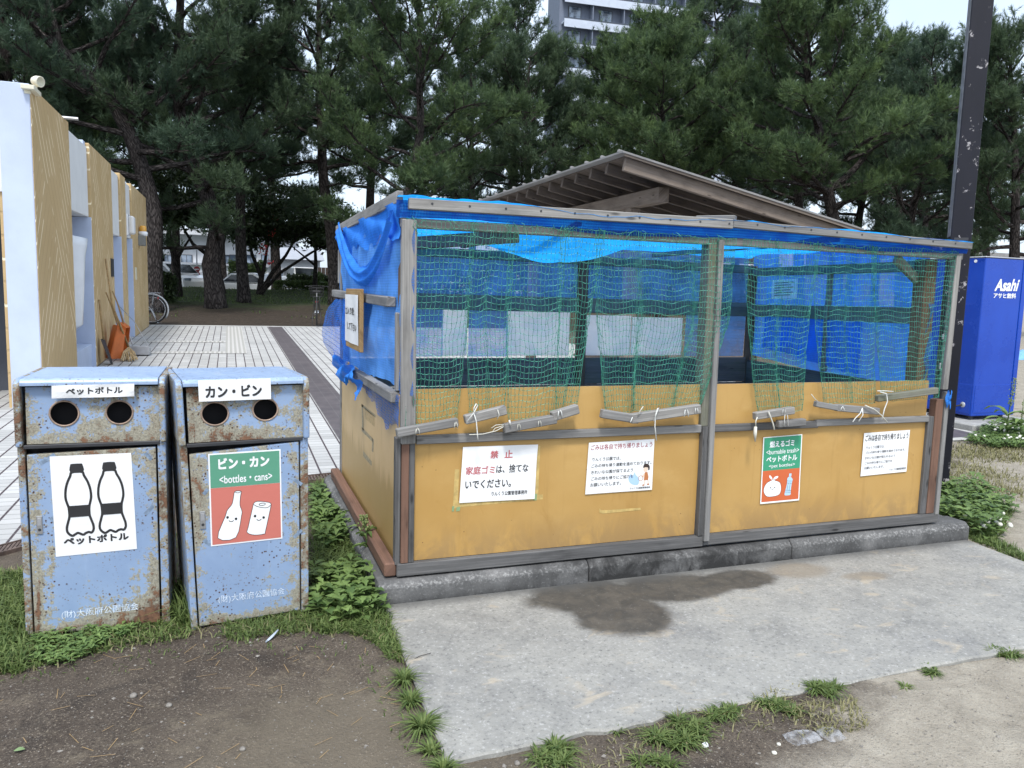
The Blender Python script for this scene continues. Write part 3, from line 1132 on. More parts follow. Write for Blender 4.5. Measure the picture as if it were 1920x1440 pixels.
def film():
    g = G('clear_plastic_film')
    o = g.tc()
    a = g.noise(o, 30, 4)
    g.b.inputs["Base Color"].default_value = (0.5, 0.51, 0.53, 1)
    g.b.inputs["Roughness"].default_value = 0.25
    g.put(g.b.inputs["Alpha"], g.rng(a, 0.35, 0.65, 0.1, 0.55))
    g.L(g.bump(a, 0.8, 0.02), g.b.inputs["Normal"])
    return g.m


M['film'] = film()


def vinyl():
    g = G('white_vinyl_board')
    a = g.noise(g.tc(), 5, 5, 0.6, 0.6)
    return g.thin(g.mix(g.rng(a, 0.3, 0.7), (0.82, 0.87, 0.93), (0.97, 0.98, 0.98)), 1.0, 0.88)


M['vinyl'] = vinyl()


# ------------------------------------------------------------------ the setting
random.seed(11)


def build_ground():
    xs = np.unique(np.concatenate([np.linspace(-400, -40, 13), np.linspace(-40, -5, 24), np.linspace(-5, -2.4, 27),
                                   np.arange(-2.4, 3.6, 0.03), np.linspace(3.6, 9, 60), np.linspace(9, 40, 40),
                                   np.linspace(40, 500, 13)]))
    ys = np.unique(np.concatenate([np.linspace(-60, -4, 10), np.linspace(-4, -2.4, 20), np.arange(-2.4, 0.5, 0.03),
                                   np.linspace(0.5, 3, 40), np.linspace(3, 16, 40), np.linspace(16, 36, 60),
                                   np.linspace(36, 90, 20), np.linspace(90, 900, 12)]))
    X, Y = np.meshgrid(xs, ys)
    Z = ground_z(X, Y)
    rel = soil_relief(X, Y)
    inside = (X > -0.13) & (X < 3.18) & (Y > -1.13) & (Y < 1.9)
    Z = Z + np.where(inside, -0.035, rel)
    Z = Z + fbm(X * 0.5, Y * 0.5, 4) * 0.22 * smooth01((Y - 17) / 4) * smooth01((60 - Y) / 20)
    n, m = len(ys), len(xs)
    I = np.arange(n * m).reshape(n, m)
    F = np.stack([I[:-1, :-1], I[:-1, 1:], I[1:, 1:], I[1:, :-1]], -1).reshape(-1, 4)
    o = raw_mesh("ground", np.stack([X, Y, Z], -1).reshape(-1, 3), F, M['dirt'], smooth=True)
    tag(o, "dark bare soil turning to dry pale sand on the right", "ground", kind="structure")


build_ground()

# plaza: tiled sheet whose near edge follows the curved drain
DRAIN = [(-3.9, -0.9), (-3.2, -0.2), (-2.45, 0.48), (-1.75, 1.10), (-1.2, 1.62), (-0.6, 2.02), (-0.19, 2.19), (0.4, 2.30), (1.2, 2.34)]
NB = [(x, y + 0.16) for x, y in DRAIN]


def sheet(name, poly, mat, zo=0.0, label=None, cat=None):
    """flat polygon laid on the rising plaza"""
    bm = bmesh.new()
    vs = [bm.verts.new((x, y, plaza_z(y) + zo)) for x, y in poly]
    es = [bm.edges.new((vs[i], vs[(i + 1) % len(vs)])) for i in range(len(vs))]
    bmesh.ops.triangle_fill(bm, use_beauty=True, use_dissolve=False, edges=es)
    bmesh.ops.recalc_face_normals(bm, faces=bm.faces)
    for f in bm.faces:
        if f.normal.z < 0:
            f.normal_flip()
    me = bpy.data.meshes.new(name)
    bm.to_mesh(me)
    bm.free()
    me.materials.append(mat)
    o = bpy.data.objects.new(name, me)
    COL.objects.link(o)
    return tag(o, label, cat, kind="structure")


edge = NB
sheet("plaza", [(-14, -0.74)] + edge + [(6.3, 2.34), (6.3, 16.55), (-14, 16.55)], M['tile'], 0.0,
      "pale tiled plaza with long dark joints", "paving")
mb = MB()
sheet("plaza_band", [(0.15, 2.6), (0.47, 2.6), (0.47, 16.3), (0.15, 16.3)], M['tile_dark'], 0.004,
      "dark tile band running across the plaza", "paving")
sheet("plaza_edge", [(-2.3, 16.30), (6.3, 16.30), (6.3, 16.5), (-2.3, 16.5)],
      plain('pale_edge_stone', (0.50, 0.50, 0.48), 0.8), 0.004, "pale stone edge at the far end of the plaza", "paving")

# tactile paving lines further back
g_t = G('tactile_tile')
o_ = g_t.tc()
fx_ = g_t.math('FRACT', g_t.math('MULTIPLY', g_t.sep(o_)[0], 14.0))
M['tactile'] = g_t.fin(g_t.mix(g_t.rng(fx_, 0.4, 0.6), (0.36, 0.355, 0.33), (0.50, 0.49, 0.47)), 0.7)
tb = MB()
for (x0, x1, y0, y1) in ((-0.78, -0.45, 10.3, 16.2), (-2.2, -0.78, 12.2, 12.5), (-1.9, -0.78, 10.3, 10.6)):
    tb.add([(x0, y0, plaza_z(y0) + 0.006), (x1, y0, plaza_z(y0) + 0.006), (x1, y1, plaza_z(y1) + 0.006), (x0, y1, plaza_z(y1) + 0.006)],
           [(0, 1, 2, 3)])
tag(tb.build("tactile_paving", M['tactile']), "ribbed pale tactile strip set in the plaza tiles", "paving", kind="structure")

# drain grating
dg = thing("drain_channel", "rusty brown slotted drain grating along the plaza edge", "drain", (-1.2, 1.6, -0.11))
fb, bb = MB(), MB()
M['grate'] = plain('rusty_cast_iron', (0.13, 0.095, 0.08), 0.75, 0.3, 0.3, 20)
pts_n = []
for i in range(len(DRAIN) - 1):
    a, b = Vector((*DRAIN[i], 0)), Vector((*DRAIN[i + 1], 0))
    L = (b - a).length
    k = max(1, int(L / 0.022))
    for j in range(k):
        pts_n.append(a.lerp(b, j / k))
for p in pts_n:
    z = plaza_z(p.y)
    bb.bx(p.x - 0.006, p.x + 0.006, p.y + 0.004, p.y + 0.156, z - 0.022, z - 0.002)
for off in (0.0, 0.146):
    for i in range(len(DRAIN) - 1):
        a, b = DRAIN[i], DRAIN[i + 1]
        fb.beam((a[0], a[1] + off + 0.006, plaza_z(a[1]) - 0.012), (b[0], b[1] + off + 0.006, plaza_z(b[1]) - 0.012), 0.012, 0.03)
bb.build("grating", M['grate'], dg, origin=dg.location, fixn=False)
fb.build("channel_frame", M['grate'], dg, origin=dg.location)
bt = MB()
for i in range(len(DRAIN) - 1):
    a, b = DRAIN[i], DRAIN[i + 1]
    bt.add([(a[0], a[1], -0.16 + plaza_z(a[1]) + 0.1), (b[0], b[1], -0.16 + plaza_z(b[1]) + 0.1),
            (b[0], b[1] + 0.16, -0.16 + plaza_z(b[1]) + 0.1), (a[0], a[1] + 0.16, -0.16 + plaza_z(a[1]) + 0.1)], [(0, 1, 2, 3)])
bt.build("channel_bed", M['black_hole'], dg, origin=dg.location)

# concrete slab in front of the shed, irregular front edge
fr = [(-0.157, -1.187)]
rr = random.Random(3)
k = 60
for i in range(1, k):
    x = -0.157 + 3.36 * i / k
    fr.append((x, -1.187 + 0.05 * i / k + rr.uniform(-0.004, 0.004) + (0.016 if i in (7, 8, 13, 14, 15) else 0)))
fr.append((3.20, -1.13))
poly = fr + [(3.17, -0.42), (3.205, 0.0), (-0.125, -0.02)]
sb = MB().prism(poly, -0.20, -0.105, 'Z')
so = sb.build("slab", M['slab'], bevel=0.006)
tag(so, "grey concrete slab with a dark damp stain in front of the shed", "paving", kind="structure")

# plinth under the shed: chamfered kerb stones around a floor
kt = thing("plinth", "low stained concrete plinth that carries the shed", "plinth", (1.5, 0.9, -0.12))
seams = [-0.145, 0.83, 1.98, 3.215]
for a, b in zip(seams[:-1], seams[1:]):
    q = MB()
    prof = [(-0.052, -0.19), (-0.052, -0.034), (-0.026, -0.008), (0.10, -0.008), (0.10, -0.19)]
    q.prism(prof, a + 0.002, b - 0.002, 'X')
    q.build("kerb_stone", M['kerb'], kt, origin=kt.location, bevel=0.004)
q = MB().prism([(-0.145, -0.19), (-0.145, -0.034), (-0.118, -0.008), (-0.02, -0.008), (-0.02, -0.19)], 0.102, 1.95, 'Y')
q.build("kerb_stone", M['kerb'], kt, origin=kt.location, bevel=0.004)
q = MB().prism([(3.215, -0.19), (3.215, -0.034), (3.19, -0.008), (3.06, -0.008), (3.06, -0.19)], 0.102, 1.95, 'Y')
q.build("kerb_stone", M['kerb'], kt, origin=kt.location, bevel=0.004)
q = MB().bx(-0.02, 3.06, 0.102, 2.0, -0.19, -0.012)
q.build("floor_slab", plain_concrete('dark_shed_floor', (0.08, 0.08, 0.08)), kt, origin=kt.location)

# ------------------------------------------------------------------ the rubbish shed
W, D = 2.884, 1.86
XM0, XM1 = 1.424, 1.488          # doubled centre post
ZP, ZM, ZT = 0.802, 0.590, 1.505
shed = thing("rubbish_shed", "timber rubbish shed with yellow plywood front, blue mesh sides and roof", "shed", (1.45, 0.9, 0))
SO = shed.location


def part(mb_, name, mat, bevel=0.0, smooth=False, label=None, fixn=True):
    o = mb_.build(name, mat, shed, bevel, smooth, origin=SO, fixn=fixn)
    if label:
        o["label"] = label
    return o


# front plywood: upper and lower board of each bay
for (x0, x1) in ((0.012, XM0 - 0.001), (XM1 + 0.001, W - 0.012)):
    part(MB().bx(x0, x1, 0.003, 0.015, 0.058, ZM - 0.016), "front_board", M['yellow'])
    part(MB().bx(x0, x1, 0.0045, 0.0165, ZM - 0.014, ZP), "front_board", M['yellow'])
# sill board, middle battens
part(MB().bx(-0.062, 1.46, -0.024, 0.02, 0.0, 0.056), "sill_board", M['wood_dark'], 0.004)
part(MB().bx(1.462, 3.0, -0.022, 0.02, 0.003, 0.056), "sill_board", M['wood_dark'], 0.004)
part(MB().bx(0.016, XM0 - 0.006, -0.020, 0.002, ZM - 0.020, ZM + 0.018), "middle_batten", M['wood_grey'], 0.003)
part(MB().bx(XM1 + 0.004, 2.12, -0.020, 0.002, ZM - 0.020, ZM + 0.016), "middle_batten", M['wood_dark'], 0.003)
part(MB().bx(2.105, W - 0.014, -0.0215, 0.001, ZM - 0.013, ZM + 0.021), "middle_batten", M['wood_grey'], 0.003)
# left front corner: brown foot post, grey strip, tall pale post
part(MB().bx(-0.046, -0.014, -0.021, 0.02, 0.057, 0.60), "corner_post", M['wood_brown'], 0.003, label="reddish brown lower corner post")
part(MB().bx(-0.0125, 0.011, -0.018, 0.02, 0.057, 0.60), "corner_strip", M['wood_dark'], 0.002)
part(MB().bx(-0.070, -0.048, -0.012, 0.03, 0.05, 0.60), "corner_strip", M['wood_dark'], 0.002)
part(MB().beam((-0.020, -0.014, 0.575), (-0.026, -0.014, 1.50), 0.062, 0.034, up=(0, 1, 0)), "corner_post", M['wood_pale'], 0.004)
# centre post: full height pair
part(MB().beam((XM0 + 0.016, -0.012, 0.057), (XM0 + 0.012, -0.012, ZM + 0.01), 0.030, 0.032, up=(0, 1, 0)), "centre_strip", M['wood_dark'], 0.002)
part(MB().beam((XM0 + 0.046, -0.018, 0.03), (XM0 + 0.040, -0.010, 1.49), 0.030, 0.045, up=(0, 1, 0)), "centre_post", M['wood_grey'], 0.003)
part(MB().beam((XM0 + 0.010, 0.018, 0.60), (XM0 + 0.004, 0.018, 1.49), 0.042, 0.07, up=(0, 1, 0)), "centre_post", M['wood_mossy'], 0.003)
# right front corner
part(MB().bx(W - 0.013, W + 0.030, -0.014, 0.02, 0.057, 0.605), "corner_strip", M['wood_dark'], 0.002)
part(MB().bx(W + 0.032, W + 0.085, -0.018, 0.03, 0.057, 0.70), "corner_post", M['wood_brown'], 0.003, label="reddish brown right corner post")
part(MB().beam((W + 0.102, -0.010, 0.05), (W + 0.102, -0.010, 0.74), 0.03, 0.03, up=(0, 1, 0)), "corner_strip", M['wood_grey'], 0.002)
part(MB().beam((W + 0.075, -0.014, 0.755), (W + 0.085, -0.014, 1.48), 0.036, 0.034, up=(0, 1, 0)), "corner_post", M['wood_pale'], 0.003)
part(MB().bx(W - 0.055, W + 0.03, 0.05, 0.13, -0.01, 1.46), "corner_post", M['wood_inner'], 0.004, label="brown inner corner post")
part(MB().bx(-0.045, 0.02, 0.035, 0.10, -0.01, 1.47), "corner_post", M['wood_inner'], 0.004)
# head beam and the battens nailed along the roof edge
part(MB().beam((-0.06, 0.006, 1.487), (1.47, 0.006, 1.487), 0.036, 0.040), "head_beam", M['wood_pale'], 0.003)
part(MB().beam((1.472, 0.006, 1.487), (3.02, 0.006, 1.480), 0.036, 0.038), "head_beam", M['wood_pale'], 0.003)
part(MB().beam((-0.034, -0.040, 1.560), (1.506, -0.040, 1.564), 0.03, 0.044), "roof_batten", M['wood_pale'], 0.003)
part(MB().beam((1.508, -0.040, 1.566), (3.03, -0.040, 1.533), 0.03, 0.036), "roof_batten", M['wood_grey'], 0.003)
for i in range(19):
    x = 0.06 + i * 0.158
    z = 1.560 if x < 1.5 else 1.566 - 0.0217 * (x - 1.508)
    nb = MB().cyl((x, -0.0565, z + 0.004), (x, -0.053, z + 0.004), 0.005, n=8)
    part(nb, "nail_head", M['dark_metal'])
part(MB().beam((1.42, 0.12, 1.592), (1.54, -0.02, 1.590), 0.05, 0.035), "roof_batten", M['wood_grey'], 0.003)
# side, back and right frame
part(MB().beam((-0.062, -0.005, 1.588), (-0.062, 1.90, 1.583), 0.028, 0.050), "roof_batten", M['wood_pale'], 0.003)
part(MB().beam((-0.066, 0.13, 1.163), (-0.066, 2.02, 1.186), 0.040, 0.044), "side_rail", M['wood_grey'], 0.004)
part(MB().beam((-0.060, 0.05, 0.762), (-0.060, 1.62, 0.745), 0.042, 0.046), "side_rail", M['wood_grey'], 0.004)
part(MB().bx(-0.058, -0.034, 0.045, 0.095, 0.79, 1.12), "side_batten", M['wood_pale'], 0.003)
part(MB().bx(-0.055, 0.005, D - 0.06, D, -0.01, 1.53), "back_post", M['wood_grey'], 0.004)
part(MB().bx(-0.062, -0.04, D + 0.02, D + 0.045, 1.25, 1.46), "side_batten", M['wood_pale'], 0.003)
part(MB().bx(-0.048, -0.036, 0.035, 1.80, 0.01, 0.775), "side_board", M['yellow_side'])
part(MB().beam((-0.088, -0.01, 0.030), (-0.088, 1.84, 0.030), 0.052, 0.060), "foot_board", M['wood_brown'], 0.006)
XB0, XB1 = 1.60, 3.06
part(MB().bx(XB0, XB0 + 0.06, D - 0.05, D + 0.01, -0.01, 1.47), "back_post", M['wood_inner'], 0.004)
part(MB().bx(XB1 - 0.02, XB1 + 0.055, D - 0.07, D + 0.01, -0.01, 1.47), "back_post", M['wood_inner'], 0.004)
part(MB().beam((0.0, D - 0.012, 1.150), (XB1, D - 0.012, 1.140), 0.024, 0.105), "back_rail", M['wood_mossy'], 0.003)
part(MB().beam((0.0, D - 0.02, 1.475), (XB1, D - 0.02, 1.445), 0.036, 0.06), "back_beam", M['wood_mossy'], 0.003)
for i, (z0, z1) in enumerate(((0.0, 0.19), (0.195, 0.385), (0.39, 0.58), (0.585, 0.772))):
    part(MB().bx(0.0, XB1, D - 0.022 - 0.002 * (i % 2), D - 0.002, z0, z1), "back_plank", M['wood_plank'], 0.002)
RV = Vector((XB1 - W, D, 0)).normalized()      # the right wall runs slightly outward
def RW(t, off, z):
    """point on the right wall: t metres back from the front corner, off metres inward"""
    return (W + RV.x * t - RV.y * off, RV.y * t + RV.x * off, z)
part(MB().beam(RW(0.14, 0.010, 1.150), RW(1.82, 0.010, 1.135), 0.022, 0.092), "side_rail", M['wood_mossy'], 0.003)
part(MB().beam(RW(0.14, 0.010, 1.425), RW(1.82, 0.010, 1.425), 0.03, 0.06), "side_rail", M['wood_mossy'], 0.003)
for i, (z0, z1) in enumerate(((0.0, 0.25), (0.255, 0.5), (0.505, 0.755))):
    part(MB().beam(RW(0.13, 0.006, (z0 + z1) / 2), RW(1.84, 0.006, (z0 + z1) / 2), 0.02, z1 - z0), "side_plank", M['wood_plank'], 0.002)
part(MB().beam(RW(0.9, 0.016, 0.76), RW(0.9, 0.016, 1.42), 0.03, 0.03, up=(0, 1, 0)), "side_batten", M['wood_mossy'], 0.002)
# corner braces
part(MB().beam((0.0, 0.50, 1.425), (0.47, 0.04, 1.462), 0.024, 0.058), "corner_brace", M['wood_mossy'], 0.003)
part(MB().beam((2.60, 0.04, 1.455), (2.86, 0.12, 1.34), 0.024, 0.055), "corner_brace", M['wood_mossy'], 0.003)
for x in (0.75, 2.2):
    part(MB().beam((x, 0.03, 1.535), (x, D, 1.52), 0.035, 0.03), "roof_joist", M['wood_grey'], 0.003)


# cloth sheets ------------------------------------------------------
def cloth(fn, nu, nv, name, mat, parent, origin, closed=False):
    """fn(u, v) -> point; a smooth sheet"""
    V = np.array([fn(i / nu, j / nv) for j in range(nv + 1) for i in range(nu + 1)], float) - np.array(origin, float)
    F = [(j * (nu + 1) + i, j * (nu + 1) + i + 1, (j + 1) * (nu + 1) + i + 1, (j + 1) * (nu + 1) + i) for j in range(nv) for i in range(nu)]
    o = raw_mesh(name, V, np.array(F), mat, parent, smooth=True)
    return o


def N2(a, b, s=0):
    return float(fbm(np.array(a + s), np.array(b + s * 1.7), 3))


# roof sheet: sags in the left bay, ruffled over the front batten
def roof_fn(u, v):
    x = -0.075 + u * (3.11)
    y = -0.058 + v * (D + 0.08)
    sag = 0.20 * max(0.0, math.sin(math.pi * min(1, max(0, (x - 0.45) / 1.05)))) ** 1.3 * math.sin(math.pi * min(1, max(0, v * 1.15 + 0.02))) ** 0.8
    sag += 0.05 * max(0.0, math.sin(math.pi * min(1, max(0, (x - 1.5) / 1.4)))) * math.sin(math.pi * min(1, v * 1.1))
    z = 1.592 - 0.0055 * max(0, x) - (0.018 * max(0, x - 1.5)) + 0.014 * N2(x * 5, y * 5) * 2 - sag
    if v < 0.06:
        z += 0.010 * N2(x * 9, 3) * 2
    if v > 0.95:
        z -= 0.02
    return (x, y, z)


cloth(roof_fn, 120, 40, "roof_sheet", M['tarp_roof'], shed, SO)


def val_fn(u, v):                    # valance of mesh between the batten and the head beam
    x = -0.08 + u * 3.11
    zt = 1.575 - 0.010 * max(0, x - 1.5)
    low = 1.500 + 0.010 * math.sin(x * 4.3 + 0.6) + 0.02 * N2(x * 4, 1) - 0.0045 * x
    return (x, -0.021 - 0.006 * math.sin(v * 3.1) + 0.004 * N2(x * 14, v * 6) * 2, zt * (1 - v) + low * v)


cloth(val_fn, 140, 8, "valance", M['mesh_valance'], shed, SO)


def side_fn(u, v):                   # mesh on the left wall
    y = 0.02 + u * (D + 0.0)
    z = 1.575 - v * (1.575 - (0.80 - 0.05 * u + 0.03 * N2(y * 6, 2) * 2))
    bulge = 0.022 * math.sin(math.pi * v * 2.02) ** 2 * math.sin(math.pi * u)
    x = -0.047 - bulge - 0.014 * N2(y * 6, z * 7) * 2 - 0.006 * math.sin(y * 23 + z * 17 + 4 * N2(y * 2, z * 2)) - 0.004 * N2(y * 20, z * 6) * 2
    return (x, y, z)


cloth(side_fn, 50, 50, "mesh_wall", M['mesh_side'], shed, SO)


def swag_fn(u, v):                   # rolled band of mesh hanging in a loop under the roof edge
    y = 0.03 + u * 1.62
    c = 1.575 - 0.27 * math.sin(math.pi * min(1.0, u * 0.98 + 0.01)) ** 0.75 - 0.05 * (1 - u)
    wv = 0.075 + 0.045 * u
    z = c + wv * (0.5 - v) + 0.008 * N2(y * 10, v * 4) * 2
    x = -0.082 - 0.020 * math.sin(math.pi * v) - 0.008 * math.sin(v * 14 + u * 7)
    return (x, y, z)


cloth(swag_fn, 60, 14, "mesh_swag", M['mesh_fold'], shed, SO)


def drape_fn(u, v):                  # bunched mesh under the roof batten
    y = -0.02 + u * 1.93
    d = 0.10 + 0.07 * N2(y * 3.0, 5) * 2 + 0.05 * (1 - u)
    z = 1.572 - v * d
    return (-0.070 - 0.010 * math.sin(v * 6 + y * 9) - 0.006 * N2(y * 12, v * 3) * 2, y, z)


cloth(drape_fn, 80, 8, "mesh_drape", M['mesh_fold'], shed, SO)


def loose_fn(u, v):                  # loose net ballooning at the back left corner
    z = 1.15 - v * 0.40
    a = u * 1.0
    bl = 0.065 * math.sin(math.pi * v) ** 0.8 * (1 - 0.55 * u)
    y = D + 0.02 - u * 0.55 + 0.06 * math.sin(math.pi * v)
    x = -0.07 - bl * (1 - u) - 0.02 * N2(u * 5, v * 6) * 2 - 0.015
    return (x, y, z)


cloth(loose_fn, 24, 30, "loose_mesh", M['mesh_loose'], shed, SO)


def tail_fn(u, v):                   # twisted tail over the lower rail
    y = 1.72 - u * 0.95
    w = 0.045 + 0.05 * abs(N2(u * 5, 4)) * 2
    z = 0.80 + 0.02 * math.sin(u * 12) - w * v * 1.6 - 0.03 * u
    x = -0.100 - 0.02 * math.sin(v * 5 + u * 16) - 0.012 * N2(u * 22, v * 7) * 2
    return (x, y, z)


cloth(tail_fn, 60, 12, "loose_mesh", M['mesh_fold'], shed, SO)


def rag_fn(u, v):                    # fringe of mesh hanging below the lower rail
    y = -0.015 + u * 1.55
    d = 0.05 + 0.15 * (1 - u) ** 1.5 * (0.7 + 0.6 * N2(y * 5, 8)) + 0.09 * max(0, N2(y * 7, 2)) * 2
    z = 0.775 - v * d
    return (-0.058 - 0.010 * N2(y * 15, v * 5) * 2, y, z)


cloth(rag_fn, 70, 8, "mesh_fringe", M['mesh_loose'], shed, SO)


def corner_fn(u, v):                 # strip of mesh wrapped round the left front corner
    z = 1.53 - v * 0.75
    x = -0.055 + u * 0.05
    return (x + 0.004 * N2(u * 5, v * 9), -0.034 + 0.03 * (1 - u) + 0.004 * math.sin(v * 30), z)


cloth(corner_fn, 6, 40, "corner_mesh", M['mesh_loose'], shed, SO)


def back_piece(x0, x1, z0, z1):
    def fn(u, v):
        x = x0 + u * (x1 - x0)
        z = z1 - v * (z1 - z0) + 0.004 * N2(x * 5, 3)
        return (x, D + 0.012 + 0.012 * N2(x * 3, z * 4) * 2, z)
    cloth(fn, max(8, int((x1 - x0) * 20)), 16, "back_mesh", M['mesh_back'], shed, SO)


back_piece(0.01, XB1 - 0.02, 1.098, 1.575)
for bx0_, bx1_ in ((0.01, 0.628), (0.806, 1.088), (2.505, XB1 - 0.02)):
    back_piece(bx0_, bx1_, 0.780, 1.097)


def right_fn(u, v):
    t = 0.10 + u * 1.76
    z = 1.56 - v * (1.56 - (0.775 - 0.03 * math.sin(u * 4)))
    p = RW(t, -0.012 - 0.010 * N2(t * 4, z * 5) * 2, z)
    return p


cloth(right_fn, 40, 30, "wall_sheet", M['tarp_wall'], shed, SO)


def tarp2_fn(u, v):                  # second piece of sheet hung inside, rucked at its foot
    t = 0.55 + u * 1.05
    z = 1.10 - v * (0.33 - 0.10 * u)
    p = RW(t, 0.028 + 0.014 * math.sin(u * 15) * v, z)
    return p


cloth(tarp2_fn, 40, 12, "inner_sheet", M['tarp_wall'], shed, SO)
# blue scrap knotted at the right corner
cloth(lambda u, v: (W + 0.085 + 0.03 * u + 0.008 * math.sin(v * 9), -0.03 - 0.012 * math.sin(u * 3.1), 0.735 - 0.07 * v + 0.02 * math.sin(u * 9 + v * 5)),
      10, 10, "corner_mesh", M['mesh_fold'], shed, SO)
cloth(lambda u, v: (W - 0.02 + 0.04 * u + 0.012 * math.sin(v * 9 + u * 3), 0.045 - 0.012 * math.sin(u * 3.1 + v * 8), 1.22 - 0.42 * v),
      6, 30, "corner_mesh", M['mesh_loose'], shed, SO)
part(MB().bx(W + 0.112, W + 0.128, 0.0, 0.02, 1.13, 1.50), "edge_trim", M['white_trim'], 0.002)

# boards that stand behind the back mesh
for (x0, x1, z0, z1, yy) in ((0.630, 0.802, 0.784, 1.10, 0.035), (1.09, 1.565, 0.784, 1.098, 0.038), (1.655, 2.06, 0.784, 1.075, 0.040), (2.075, 2.50, 0.784, 1.066, 0.044)):
    b = MB().bx(x0, x1, D + yy, D + yy + 0.012, z0, z1)
    o = b.build("back_panel", M['vinyl'], shed, origin=SO)


# ------------------------------------------------------------------ green nets with their weight bars
YN = -0.030


def net_curtain(label, L, Rr, zb, folds, bars, seed, k0=0.45, k1=0.9, ties=(), ztop=1.500):
    """L / Rr: surveyed pixel columns of the left / right edge at top, middle, bottom; zb: bottom height left and right"""
    rg = np.random.RandomState(seed)
    rows_px = [(0.0, 420), (0.5, 590), (1.0, 770)]
    def edge(px):
        return [PY(c, r + 0.02 * (c - 960), YN)[0] for c, (_, r) in zip(px, rows_px)]
    xl, xr = edge(L), edge(Rr)
    zbot = (zb[0] + zb[1]) / 2
    base = thing("net_curtain", label, "net", ((xl[0] + xr[0]) / 2, YN, ztop), group="green net strips on the shed front")
    O = np.array(base.location)
    wtop = max(xr[0] - xl[0], xr[1] - xl[1])
    nc = max(6, int(wtop * (1.35 + 0.2 * folds) / 0.0245))
    nr = int((ztop - zbot) / 0.0255)
    u = np.linspace(0, 1, nc)
    v = np.linspace(0, 1, nr)
    U, Vv = np.meshgrid(u, v)
    def q(a, t):
        return np.where(t < 0.5, a[0] + (a[1] - a[0]) * t * 2, a[1] + (a[2] - a[1]) * (t - 0.5) * 2)
    XL, XR = q(xl, Vv), q(xr, Vv)
    kk = k0 + (k1 - k0) * smooth01(Vv * 1.4)
    m = folds
    # columns crowd together in narrow bands at both edges and at each gather
    us = np.linspace(0, 1, 400)
    wf = np.ones_like(us)
    for uf in [i / m for i in range(m + 1)]:
        wf -= 0.93 * np.exp(-((us - uf - (0.03 * math.sin(seed * 3 + uf * 9) if 0 < uf < 1 else 0)) / (0.075 if m > 1 else 0.10)) ** 2)
    wf = np.maximum(wf, 0.1)
    cum = np.concatenate([[0], np.cumsum((wf[1:] + wf[:-1]) / 2)])
    cum /= cum[-1]
    Ub = np.interp(U, us, cum)
    Ug = U + (Ub - U) * kk
    w_ = XR - XL
    X = XL + w_ * Ug
    # the gathers wander a little on their way down
    X += 0.010 * np.sin(Vv * 7 + seed) * np.sin(math.pi * U) + 0.006 * fbm(U * 9 + seed, Vv * 16, 3) * 2
    Zb = zb[0] + (zb[1] - zb[0]) * Ug
    Z = ztop + (Zb - ztop) * Vv
    Z += 0.005 * np.sin(U * nc * 0.55 + Vv * 5 + seed) * (0.4 + 0.6 * np.sin(Vv * 3.1)) + 0.008 * fbm(U * 7, Vv * 9 + seed, 3) * 2
    Z += -0.012 * np.sin(math.pi * ((Ug * m) % 1.0)) * np.sin(math.pi * Vv)
    dens = np.cos(2 * math.pi * m * U) * kk
    Y = YN + 0.012 * dens * np.sin(math.pi * np.clip(Vv * 1.1, 0, 1)) + 0.008 * fbm(U * 12 + 5, Vv * 6 + seed, 3)
    J = 0.0017
    X += rg.normal(0, J, X.shape)
    Z += rg.normal(0, J * 1.1, X.shape)
    Y = np.minimum(Y, YN + 0.006)
    Pt = np.stack([X, Y, Z], -1) - O
    # each row of meshes sags by its own amount; a few meshes are pulled out of line
    Z += rg.normal(0, 0.0015, (nr, 1)) + 0.004 * np.sin(math.pi * U * (2 + seed % 3)) * rg.normal(0, 0.7, (nr, 1))
    X += 0.012 * fbm(U * 3 + seed, Vv * 5, 3) * np.sin(math.pi * U) * 2
    I = np.arange(nr * nc).reshape(nr, nc)
    E = np.concatenate([np.stack([I[:, :-1].ravel(), I[:, 1:].ravel()], 1), np.stack([I[:-1].ravel(), I[1:].ravel()], 1)])
    P = Pt.reshape(-1, 3)
    A, B = P[E[:, 0]], P[E[:, 1]]
    Mid = (A + B) / 2
    Mid[:len(I[:, 1:].ravel()), 2] -= 0.0028
    V_, F_ = [], []
    r = 0.00098
    d = B - A
    d /= np.maximum(np.linalg.norm(d, axis=1, keepdims=True), 1e-9)
    s1 = np.cross(d, np.array([0, 1.0, 0]))
    nrm = np.linalg.norm(s1, axis=1, keepdims=True)
    s1 = np.where(nrm > 1e-6, s1 / np.maximum(nrm, 1e-9), np.array([1.0, 0, 0]))
    s2 = np.cross(d, s1)
    rings = []
    for C in (A, Mid, B):
        for an in (0, 2.094, 4.189):
            rings.append(C + r * (math.cos(an) * s1 + math.sin(an) * s2))
    VV = np.stack(rings, 1).reshape(-1, 3)
    ne = len(E)
    bi = np.arange(ne)[:, None] * 9
    quads = []
    for h in (0, 3):
        for k in range(3):
            quads.append(np.concatenate([bi + h + k, bi + h + (k + 1) % 3, bi + h + 3 + (k + 1) % 3, bi + h + 3 + k], 1))
    FF = np.concatenate(quads)
    raw_mesh("netting", VV, FF, M['net'], base)
    # knots
    kr = 0.0023
    oc = np.array([[1, 0, 0], [-1, 0, 0], [0, 1, 0], [0, -1, 0], [0, 0, 1], [0, 0, -1]]) * kr
    KV = (P[:, None, :] + oc[None]).reshape(-1, 3)
    of = np.array([[0, 2, 4], [2, 1, 4], [1, 3, 4], [3, 0, 4], [2, 0, 5], [1, 2, 5], [3, 1, 5], [0, 3, 5]])
    KF = (np.arange(len(P))[:, None, None] * 6 + of[None]).reshape(-1, 3)
    raw_mesh("net_knots", KV, KF, M['net_knot'], base)["kind"] = "stuff"
    # slack twine bunched over the head beam
    hm = MB()
